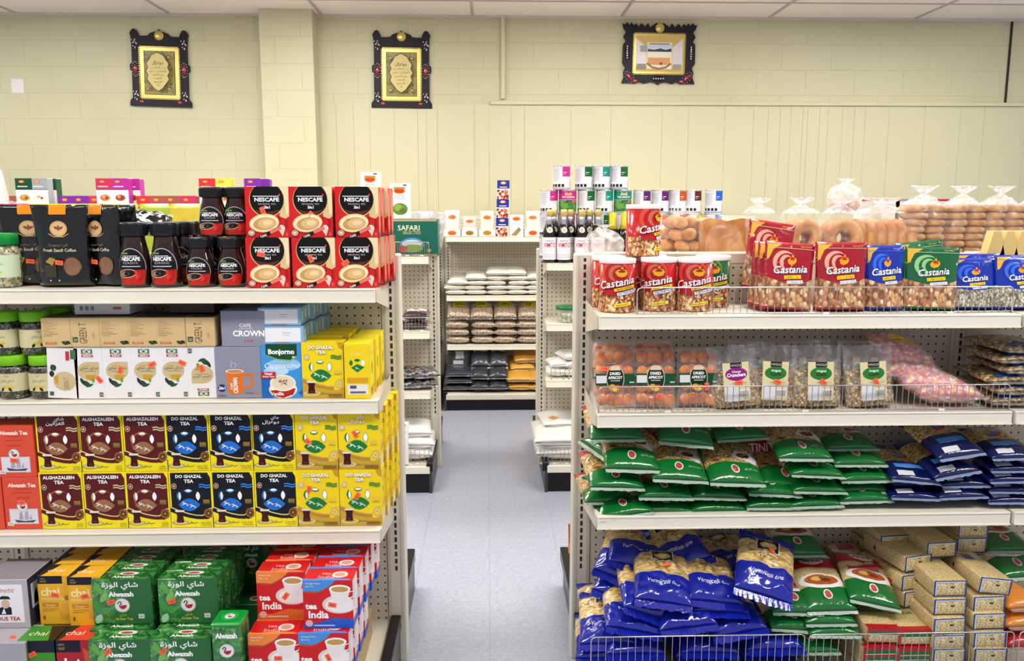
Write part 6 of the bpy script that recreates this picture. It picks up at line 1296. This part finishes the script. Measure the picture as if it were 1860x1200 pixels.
# middle shelves of the second run
DT = simple_bag(.15, .13, .045, grains('dark_fruit', ['#3a2028', '#4e2c36', '#2a161e'], 60, .6, .004, .2, '#120a0e', (1, 1, 1), .9), 2, wr=.2, art=[(Art(.11, .06).rect(0, 0, 1, 1, '#e6e3e8').rect(.35, .3, .65, .6, '#3a3030'), -.055, .45)])
put(DT, 'date_pack', 'dark fruit pack with a white label, upper of two behind the short wire fence', 'fruit pack', (X(755, 4.48, 590), 4.48, Z2L[1]+.075), (.1, 0, 0))
put(DT, 'date_pack', 'dark fruit pack with a white label, lower of two behind the short wire fence', 'fruit pack', (X(755, 4.48, 590), 4.48, Z2L[1]+.026), (.04, 0, 0))
put(DT, 'date_pack', 'dark fruit pack partly hidden by the near upright', 'fruit pack', (X(715, 4.5, 590), 4.5, Z2L[1]+.026), (.04, 0, 0))
fence('wire_shelf_fence', 'short wire fence in front of the dark fruit packs', X(700, 4.45, 600), X(779, 4.45, 600), 4.452, Z2L[1]+.003, .075, .017, .0013)
WAL = grains('walnut_pieces', ['#4a4648', '#6e6a6c', '#8e898c', '#35323a'], 60, .8, .005, .25, '#17151a', (1, 1, 1), .8)
wb = [simple_bag(.15, .16, .05, WAL, s, wr=.25, art=[(Art(.08, .03).rect(0, .2, 1, .8, '#4a9a5a').rect(.6, .2, 1, .8, '#c98a3a'), -.04, .55)] if s == 2 else None) for s in (1, 2)]
for i, (px, py, w_i, lab) in enumerate([(745, 702, 0, 'lower'), (778, 700, 0, 'lower, nearer the upright'), (752, 684, 1, 'upper, green and orange label'), (783, 684, 0, 'upper, slipping past the shelf end'), (722, 700, 0, 'lower, hidden by the near upright')]):
    p = P(px, py, 4.47); put(wb[w_i], 'nut_bag', 'clear bag of dark nut pieces, %s' % lab, 'nut bag', (p.x-.02, 4.47, p.z), (.12, 0, .1*i), group='dark nut bags')
RICE = film('#e6e5e2', .3, 'white_rice_bag', .5, 14); rb = [simple_bag(.24, .3, .075, RICE, s, wr=.14) for s in (1, 2, 3)]
for i, (px, z, Y) in enumerate([(752, 0, 4.36), (756, 1, 4.38), (752, 2, 4.42)]):
    put(rb[i], 'rice_bag', 'white rice bag on the left base deck, %s' % ['lowest', 'middle', 'topmost'][i], 'rice bag', (X(px, Y, 800)-.02, Y, .188+.052*z), (.0, 0, .05*i), group='white bags on the left base deck')
A = Art(.1, .22); 
for i in range(5): A.stroke([(.1, .15+.18*i), (.4, .25+.18*i), (.6, .15+.18*i), (.9, .25+.18*i)], .02, '#b83a6a')
put(pouch(.11, .24, .05, WHT, WHT, [(A, -.05, .04)], 3, crv=0), 'rice_bag', 'upright white bag with pink scrollwork beside the near upright', 'rice bag', (X(729, 4.36, 800)-.01, 4.325, .152), (-.06, 0, -.2))
fence('wire_shelf_fence', 'small wire fence on the left base deck', X(737, 4.31, 820), X(779, 4.31, 820), 4.315, .155, .082, .022, .0014)
TUB = MB(); TUB.lathe([(.045, 0), (.055, .005), (.062, .07), (.063, .075)], clear('tub_plastic', .5, '#e6ecdf', .15, .3, 60), 30)
TL = MB(); TL.lathe([(.066, .072), (.067, .088), (.06, .092), (0, .092)], mat('#0c6a3a', .3, coat=.4), 30); TC = MB(); TC.lathe([(.0, .003), (.042, .004), (.055, .055), (0, .06)], grains('salad', ['#dfe3cf', '#9aa884', '#c9cfb0', '#5a6a44'], 60, .5, .004, .4, '#4a5438'), 24)
put([('tub_body', TUB), ('lid', TL, (0, 0, 0), (0, 0, 0), 'dark green lid', []), ('contents', TC)], 'food_tub', 'clear tub with a dark green lid on the otherwise empty shelf', 'food tub', (X(1031, 4.52, 575), 4.52, Z2R[1]+.0003))
for i, (px, z) in enumerate([(1014, 0), (1044, 0), (1022, 1), (1050, 1), (1048, 2)]):
    put(simple_bag(.13, .15, .05, RICE, 4+i, wr=.2), 'flour_bag', 'small white bag on the third shelf, %s' % ['lower, by the fence', 'lower, by the near upright', 'upper, by the fence', 'upper, by the near upright', 'topmost'][i], 'flour bag', (X(px, 4.5, 680), 4.50, Z2R[2]+.028+.045*z), (.05, 0, .1*i), group='small white bags')
fence('wire_shelf_fence', 'small square wire fence on the third shelf', X(1001, 4.45, 680), X(1034, 4.45, 680), 4.452, Z2R[2]+.002, .078, .022, .0014)
for i, (px, z, Y, rz) in enumerate([(1020, 0, 4.33, 0), (1018, 1, 4.33, .02), (1060, 0, 4.40, 0)]):
    put(simple_bag(.33 if i < 2 else .26, .42, .085, RICE, 12+i, wr=.12), 'rice_bag', 'big white rice bag on the right base deck, %s' % ['lower', 'upper, overhanging the deck', 'behind the near upright'][i], 'rice bag', (X(px, Y, 800)+(.02 if i == 2 else .025), Y, .195+.07*z), (.02*i, 0, rz), group='big white bags on the right base deck')
put(simple_bag(.3, .3, .05, RICE, 21, wr=.12, art=[(Art(.04, .05).rect(0, 0, 1, 1, '#e08a50', rot=.5), -.1, .2)]), 'rice_bag', 'white rice bag with a small orange mark, topmost on the right base deck', 'rice bag', (X(1022, 4.52, 780)+.04, 4.5, .318), (.03, 0, .1))
fence('wire_shelf_fence', 'wire fence holding the big white rice bags', X(974, 4.31, 820), X(1040, 4.31, 820), 4.312, .153, .095, .021, .0014)
put(pouch(.05, .14, .04, film('#b5602a', .2, 'amber_pack'), film('#d88a3a', .2, 'amber_pack2'), [], 2, crv=0), 'spice_pack', 'small amber pack behind the near upright at floor level', 'spice pack', (X(1040, 3.2, 900), 3.12, .152))

# ================= far wall shelving =================
Z3 = (1.308, .852, .466, .126)
tray = lambda w, colr: MB().box(-w/2, w/2, 0, .1, 0, .002, mat(colr)).box(-w/2, w/2, 0, .002, 0, .055, mat(colr)).box(-w/2, -w/2+.002, 0, .1, 0, .055, mat(colr)).box(w/2-.002, w/2, 0, .1, 0, .055, mat(colr))
def display(px, label, wd, logo, pk, hh):
    Y = 6.36; m = tray(wd, '#e9e5e4'); A = Art(wd, .055); A.ell(.5, .5, .26, .36, '#d8a050'); A.ell(.5, .5, .22, .27, logo); A.bake(m, lambda x, y, o: (x-wd/2, -o, y))
    A2 = Art(wd*.8, hh*.9); A2.ell(.5, .72, .3, .1, '#d8a050'); A2.ell(.5, .72, .25, .07, '#cc5a28')
    put(m, 'display_tray', 'white display tray with an oval emblem holding %s' % label, 'display tray', (X(px, Y, 420), Y, Z3[0]+.0005))
    for j in range(2): put(pouch(wd*.86, hh, .035, film(pk, .25, 'pouch_'+pk), film('#e2d6c4', .3, 'powder'), [(A2, -wd*.4, .08)], j, crv=.03), 'spice_pouch', '%s, %s in the white tray' % (label, ['front one', 'second one']  [j]), 'spice pouch', (X(px, Y, 420), Y+.028+.038*j, Z3[0]+.003), (-.05, 0, 0), group='pouches in display trays')
display(821, 'cream pouches beside the crumpled bags', .135, '#cc5a28', '#e6dcd4', .2)
display(853, 'small silver pouches', .125, '#8a6a2a', '#c9c4bc', .155)
display(885, 'cream pouches next to the blue boxes', .13, '#a87a1e', '#e3d6c6', .195)
display(968, 'grey-windowed pouches by the tins', .13, '#cc4a1e', '#dfd6cc', .195)
bd = blue_date(.094, .08, .142)
for i in range(3): put(bd, 'date_box', 'blue and cream box in the tower of three, %s' % ['lowest', 'middle', 'topmost'][i], 'food box', (X(912+i*1.2, 6.36, 380), 6.37, Z3[0]+.0005+.1425*i))
A = Art(.105, .165); A.ell(.5, .82, .3, .1, '#d8a050'); A.ell(.5, .82, .25, .07, '#cc5a28'); A.rect(.3, .6, .7, .62, '#9a9aae'); A.poly([(.1, .05), (.7, .45), (.85, .3), (.5, .04)], '#9a7a4a')
put(carton(.105, .06, .165, '#ebe7e8', A), 'food_box', 'white box with a brown scoop picture beside the blue tower', 'food box', (X(938, 6.36, 400), 6.37, Z3[0]+.0005))
SIL = clear('silver_film', .75, '#d9d4dc', .2, 1, 16)
for i, (px, Y) in enumerate([(757, 4.62), (771, 4.64), (785, 4.60)]):
    p = P(px, 400, Y); put(pouch(.1, .2, .05, [CLB, WHT, SIL][i], [film('#d9c8c0', .3, 'pale_pack'), film('#c8908a', .3, 'rose_pack'), SIL][i], [], i, wr=.25, crv=0), 'spice_pouch', 'crumpled pale packet standing behind the large green carton, %s' % ['first', 'middle, rosy', 'last, silvery'][i], 'packet', (p.x, Y+.06, Z2L[0]+.04), (-.1, .15*(i-1), 0), group='crumpled packets')
put(carton(.27, .1, .039, '#b8a888'), 'cardboard_tray', 'low tray under the crumpled packets', 'tray', (X(760, 4.66, 400)-.02, 4.65, Z2L[0]+.0003))
def stackbags(name, desc, cat, group, mesh_l, cells, z0, dz, Y0, pitch=.06):
    for (px, n, lab) in cells:
        for k_ in range(n):
            Y = Y0+.006*k_+.004*((px+k_) % 3); put(mesh_l[(px+k_) % len(mesh_l)], name, '%s, %s, %s from the bottom' % (desc, lab, row(k_)), cat, (X(px, Y, 560)+.012*((px*7+k_*5) % 3-1), Y, z0+dz*.5+dz*k_+.004), (pitch*(k_ == n-1), 0, .05*((k_+px) % 3-1)), group=group)
WB = film('#f2ede0', .25, 'white_bean_bag', .6, 20); wbg = [simple_bag(.17, .26, .042, WB, s, wr=.18) for s in (1, 2, 3)]
wl = ['column nearest the corner', 'second column', 'third column', 'fourth column', 'column by the tins']
stackbags('bean_bag', 'flat white bag of beans', 'bean bag', 'white bean bags on the far shelf', wbg, list(zip((829, 865, 902, 940, 976), (3, 4, 5, 5, 4), wl)), Z3[1], .036, 6.36, .12)
BE = grains('pink_beans', ['#cdb8a4', '#bda48e', '#dccbb8', '#a8907a', '#d6c0aa'], 110, .6, .003, .35, '#7a6450', (1, 1, 1), .5); be = [simple_bag(.18, .26, .066, BE, s, wr=.14) for s in (1, 2)]
bey = [pillow(.175, .26, .075, [(.55, BE), (1, clear('bag_top', .5, '#c9bfa8', .2, .8))], seed=s, wr=.2, nu=16, nv=18, finmat=CLR, art=[(Art(.09, .07).rect(0, 0, 1, 1, '#d8c81e').rect(.2, .4, .8, .55, '#8a7a10'), -.045, .34)]).mesh('bean_bag') for s in (4, 5)]
for ci, px in enumerate((833, 875, 918, 962)):
    for k_ in range(3): put(be[(ci+k_) % 2], 'bean_bag', 'beige bag of beans, %s, %s from the bottom' % (wl[ci], row(k_)), 'bean bag', (X(px, 6.36, 600)+.01*((ci*5+k_*3) % 3-1), 6.36+.004*k_, Z3[2]+.032+.058*k_), (0, 0, .06*((k_+ci) % 3-1)), group='beige bean bags')
    put(bey[ci % 2], 'bean_bag', 'beige bag of beans with a yellow label, topmost, %s' % wl[ci], 'bean bag', (X(px, 6.36, 600), 6.375, Z3[2]+.207), (.62, 0, 0), group='yellow-labelled bean bags')
DK = film('#2f323c', .25, 'charcoal_bag', .5, 16); dk = [simple_bag(.22, .3, .055, DK, s, wr=.14) for s in (1, 2)]; dks = [simple_bag(.15, .24, .07, DK, s, wr=.16, art=[(Art(.11, .07).rect(0, 0, 1, 1, '#d9dadf').rect(.1, .5, .9, .56, '#8a8a94'), -.055, .6)]) for s in (3, 4)]
for k_ in range(3): put(dk[k_ % 2], 'flour_bag', 'charcoal bag on the far base deck, %s from the bottom' % row(k_), 'flour bag', (X(830, 6.15, 700)+.01*k_, 6.16+.01*k_, Z3[3]+.03+.05*k_), (.0+.04*k_, 0, 0), group='charcoal bags')
A = Art(.16, .18); A.rect(.28, .1, .76, .5, '#5a6a6a'); A.rect(.32, .14, .72, .46, '#c9ccd4'); A.rect(.2, -.1, .7, .06, '#d6d9e0'); A.ell(.7, .6, .06, .04, '#b8303a')
put(pouch(.2, .24, .07, DK, DK, [(A, -.08, .22)], 3, crv=0), 'flour_bag', 'charcoal bag standing upright behind the flat ones', 'flour bag', (X(834, 6.35, 660), 6.42, Z3[3]+.14), (-.12, 0, 0))
put(carton(.24, .14, .139, '#2a2b31'), 'stock_carton', 'dark carton under the upright charcoal bag', 'carton', (X(834, 6.45, 690), 6.47, Z3[3]+.0003))
for i, (px, z, rx, Y) in enumerate([(871, 0, .05, 6.14), (905, 0, .05, 6.14), (871, 1, .3, 6.2), (905, 1, .3, 6.2), (873, 2, .6, 6.3), (906, 2, .6, 6.3)]):
    put(dks[i % 2], 'flour_bag', 'dark bag with a pale label, %s, column %s' % (['lowest', 'middle', 'leaning at the back'][z], ['by the charcoal bags', 'by the mustard bags'][i % 2]), 'flour bag', (X(px, Y, 700), Y, Z3[3]+.038+.066*z), (rx, 0, 0), group='dark labelled bags')
MU = film('#cf9a3c', .3, 'mustard_bag', .5, 16); mu = [simple_bag(.2, .28, .06, MU, s, wr=.16, art=[(Art(.1, .05).rect(0, 0, 1, 1, '#e3cfae').ell(.4, .5, .1, .2, '#c8442c').ell(.6, .5, .1, .2, '#c8442c'), -.03, .65)] if s == 3 else None) for s in (1, 2, 3)]
for i, (px, z, rx, Y, lab) in enumerate([(947, 0, .02, 6.15, 'lowest'), (945, 1, .15, 6.16, 'second up'), (985, 0, .02, 6.15, 'lowest, hidden by the near shelving'), (985, 1, .1, 6.16, 'second up, hidden by the near shelving'), (950, 2, .2, 6.32, 'third up, further back'), (958, 3, .3, 6.36, 'topmost with red dots on the label')]):
    put(mu[2 if z == 3 else i % 2], 'flour_bag', 'mustard yellow flour bag, %s' % lab, 'flour bag', (X(px, Y, 700), Y, Z3[3]+.033+.056*z), (rx, 0, .03*i), group='mustard flour bags')
# goods glimpsed in the gap beside the far unit
for i, (z, colr, lab) in enumerate([(Z3[1], '#1c3a9a', 'blue'), (Z3[1]+.07, '#e6e2e0', 'white'), (Z3[1]+.14, '#1a1f4a', 'navy'), (Z3[1]-.0, '#c02a22', 'red'), (Z3[2]-.16, '#3a5aa0', 'blue and white'), (Z3[2]+.0, '#8a8a92', 'grey')]):
    Y = 6.3+.0; 
    if i == 3: z = Z3[1]+.0; 
    zz = {0: Z3[1]+.03, 1: Z3[1]+.1, 2: Z3[1]+.16, 3: Z3[1]-.0, 4: Z3[3]+.04, 5: Z3[2]+.03}[i]
    if i == 3: continue
    put(simple_bag(.2, .24, .06, film(colr, .25, 'bag_'+colr), i, wr=.18), 'flour_bag', '%s bag glimpsed in the gap beside the far shelving' % lab, 'flour bag', (-.515, Y+.07, zz), (.04, 0, 0), group='bags glimpsed in the gap')

# ================= wall decorations =================
GOLD = mat('#c8b46a', .28, .7, name='gold_foil'); DKF = mat('#15111f', .45, coat=0.0, name='dark_carved_frame'); GEM = mat('#8a0f2c', .1, coat=1, name='red_glass'); BEAD = mat('#d9d4dc', .15, .8, name='silver_bead')
def lit(name, label, px0, py0, px1, py1, style, rz=0.0):
    c = (P(px0, py0, WALL_Y)+P(px1, py1, WALL_Y))/2; w = P(px1, py0, WALL_Y).x-P(px0, py0, WALL_Y).x; h = P(px0, py0, WALL_Y).z-P(px0, py1, WALL_Y).z
    f = MB(); W = w/2; H = h/2
    if style == 'tall':
        half = [(0, 1.0), (.06, .955), (.16, .93), (.3, .89), (.36, .83), (.5, .82), (.66, .82), (.68, .88), (.74, .97), (.81, 1.02-.02), (.88, .97), (.95, .88), (.92, .8), (.9, .55), (.9, .12), (.97, .08), (.97, -.06), (.91, -.1), (.91, -.78), (1.0, -.88), (1.0, -1.0)]
    else:
        half = [(0, .93), (.1, .99), (.2, .9), (.27, .86), (.32, .98), (.4, .86), (.5, .97), (.58, .86), (.64, .97), (.7, .9), (.77, .99), (.82, .9), (.88, 1.0), (.94, .92), (1.0, .95), (.97, .8), (.9, .7), (.97, .55), (.9, .4), (.97, .3), (.98, -.3), (.9, -.45), (.95, -.6), (.93, -.75), (.99, -.95), (.8, -.94), (.62, -.96), (.5, -.9), (.38, -.96), (.2, -.9), (.07, -.93), (.0, -1.0)]
    pts = [(x*W, z*H) for x, z in half]+[(-x*W, z*H) for x, z in half[::-1] if x > 0]
    f.prism(pts[::-1], -.022, 0, DKF); fr_m = f.mesh('frame')
    pw, ph = (.63*w, .66*h) if style == 'tall' else (.68*w, .64*h); pz = -.065*h if style == 'tall' else 0
    p_ = MB(); p_.rbox(-pw/2, pw/2, -.026, -.02, -ph/2, ph/2, GOLD, .001); A = Art(pw, ph)
    if style == 'tall':
        A.rect(.1, .07, .9, .93, '#2a2414'); A.rect(.115, .08, .885, .92, '#a09458')
        random.seed(9)
        for i in range(90):
            x = .13+.74*random.random(); y = .1+.8*random.random(); A.stroke([(x, y), (x+.03*random.choice((-1, 1)), y+.02), (x+.02, y+.035)], .008, '#3a3018')
        for sx in (.22, .78):
            for sy in (.18, .8): A.ell(sx, sy, .05, .035, '#3a3018'); A.ell(sx, sy, .035, .022, '#e0d49a'); A.ell(sx, sy, .018, .012, '#3a3018')
        pl = [(.5, .9), (.66, .84), (.72, .76), (.8, .68), (.76, .6), (.82, .52), (.76, .44), (.8, .36), (.7, .26), (.62, .18), (.5, .12)]
        A.poly(pl+[(1-x, y) for x, y in pl[-2:0:-1]], '#5a3a1a'); pl2 = [(.5+(x-.5)*.93, .5+(y-.5)*.96) for x, y in pl]; A.poly(pl2+[(1-x, y) for x, y in pl2[-2:0:-1]], '#d6c684')
        A.text(AR_DG[::1], .5, .66, .06, '#2a200c', maxw=.46, bold=.02)
        for i in range(6):
            A.text(['\uFEE6\uFEF4\uFEE4\uFEDF\uFE8E\uFECC\uFEDF\uFE8D \uFE8F\uFEAD', AR_TEA+' '+AR_GZ, '\uFEE6\uFEF3\uFEAA\uFEDF\uFE8D \uFEE1\uFEEE\uFEF3', '\uFEAA\uFEE4\uFEA4\uFEDF\uFE8D', '\uFEE2\uFEF4\uFEA3\uFEAE\uFEDF\uFE8D', '\uFEEA\uFEDF'][i], .5, .58-.07*i, .032, '#4a3412', maxw=.44, sx=1.5)
    else:
        A.rect(.04, .05, .96, .95, '#cdb06a'); A.poly([(.04, .88), (.25, .66), (.25, .2), (.04, .2)], '#e6e0e6'); A.poly([(.96, .88), (.76, .66), (.76, .2), (.96, .2)], '#d9d4dc'); A.rect(.26, .12, .75, .78, '#efe6da'); A.rect(.27, .55, .74, .74, '#c9d2e6'); A.rect(.27, .55, .74, .6, '#1c2a44'); A.stroke([(.27, .6), (.4, .58), (.52, .62), (.62, .58), (.74, .62)], .03, '#1c2a44'); A.rect(.3, .735, .7, .755, '#15151c')
        A.rect(.28, .22, .72, .4, '#d89a62'); A.ell(.54, .25, .03, .035, '#8a3a1c'); A.stroke([(.26, .26), (.36, .16), (.5, .12), (.64, .16), (.74, .26)], .05, '#8a7048')
        A.rect(.12, .54, .25, .7, '#9aa0a8'); A.rect(.06, .1, .24, .24, '#8a8a7a'); A.rect(.78, .1, .94, .24, '#9a9a8a')
    A.bake(p_, lambda x, y, o: (x-pw/2, -.0265-o*6, y-ph/2), rough=.3)
    parts = [('frame', fr_m), ('picture_panel', p_, (0, 0, pz), (0, 0, 0), 'gold panel with dark lettering' if style == 'tall' else 'gold panel with a pale interior view', [])]
    b = MB(); n = 26
    for i in range(n):
        t_ = (i+.5)/n
        for s_ in (-1, 1): b.box(-pw/2+pw*t_-.004, -pw/2+pw*t_+.004, -.028, -.02, pz+s_*(ph/2+.005)-.003, pz+s_*(ph/2+.005)+.003, GOLD); b.box(s_*(pw/2+.005)-.003, s_*(pw/2+.005)+.003, -.028, -.02, pz-ph/2+ph*t_-.004, pz-ph/2+ph*t_+.004, GOLD)
    parts.append(('beaded_edge', b))
    mm = MB(); mm.blob((0, -.02, 0), (.035*1.1, .01, .035*1.1), GOLD, n=18, k=8); parts.append(('medallion', mm, (0, 0, .84*H if style == 'tall' else .83*H), (0, 0, 0), 'round gold medallion', []))
    if style == 'tall':
        for s_ in (-1, 1):
            g_ = MB(); g_.blob((0, -.024, 0), (.018, .008, .042), GEM, n=12, k=8)
            for i in range(14): a = 2*pi*i/14; g_.blob((.026*cos(a), -.024, .055*sin(a)), (.0045, .004, .0045), BEAD, n=6, k=4)
            parts.append(('gem', g_, (s_*.79*W, 0, -.02*h), (0, 0, 0), 'red oval gem ringed with beads', []))
            for zz in (.62, -.72):
                g_ = MB(); rnd = random.Random(3)
                for i in range(12): g_.blob((rnd.uniform(-.02, .02), -.024, rnd.uniform(-.04, .04)), (.006, .004, .006), BEAD, n=6, k=4)
                parts.append(('ornament', g_, (s_*.8*W, 0, zz*H), (0, 0, 0), None, []))
    else:
        for s_ in (-1, 1):
            g_ = MB(); g_.blob((0, -.024, 0), (.02, .008, .06), mat('#120c10', .3), n=12, k=8)
            for i in range(6): g_.blob((0, -.03, -.045+.018*i), (.008, .004, .008), BEAD, n=6, k=4)
            parts.append(('ornament', g_, (s_*.86*W, 0, .02*h)))
            g_ = MB(); g_.blob((0, -.024, 0), (.018, .008, .04), GEM, (0, s_*.7, 0), n=12, k=8)
            for i in range(12): a = 2*pi*i/12; x_, z_ = .028*cos(a), .05*sin(a); g_.blob((x_*cos(.7)+s_*z_*sin(.7), -.024, -s_*x_*sin(.7)+z_*cos(.7)), (.004, .004, .004), BEAD, n=6, k=4)
            parts.append(('gem', g_, (s_*.78*W, 0, -.76*H), (0, 0, 0), 'red oval gem ringed with beads', []))
        g_ = MB(); g_.blob((0, -.024, 0), (.055, .008, .022), mat('#120c10', .3), n=12, k=8)
        for i in range(5): g_.blob((-.04+.02*i, -.03, 0), (.007, .004, .009), BEAD, n=6, k=4)
        parts.append(('ornament', g_, (0, 0, -.8*H)))
    for s_ in (-1, 1): parts.append(('price_tag', MB().box(-.013, .013, -.025, -.022, -.007, .007, mat('#e0484a', .5)), (s_*.62*W, 0, -.88*H), (0, 0, 0), 'small red price tag', []))
    put(parts, name, label, 'wall decoration', (c.x, WALL_Y-.003-(.0 if px0 < 1000 else 0), c.z), (0, rz, 0))
lit('framed_calligraphy', 'dark carved frame with gold calligraphy between the pale notice and the pilaster', 236, 54, 348, 194, 'tall', .03)
lit('framed_calligraphy', 'dark carved frame with gold calligraphy just past the pilaster', 674, 56, 785, 197, 'tall', .012)
lit('framed_picture', 'dark wavy frame around a gold and pale interior picture, near the ceiling', 1128, 42, 1263, 155, 'wide', .01)
p = P(32, 156, WALL_Y); m = MB(); m.rbox(-.05, .05, -.003, 0, -.055, .055, mat('#e6dee6', .5), .001)
for zz in (-.035, 0, .035): m.box(-.052, -.046, -.0032, .0, zz-.005, zz+.005, mat('#bdb69a'))
put(m, 'paper_notice', 'small pale paper notice stuck on the bare block wall', 'notice', (p.x, WALL_Y-.0005, p.z))
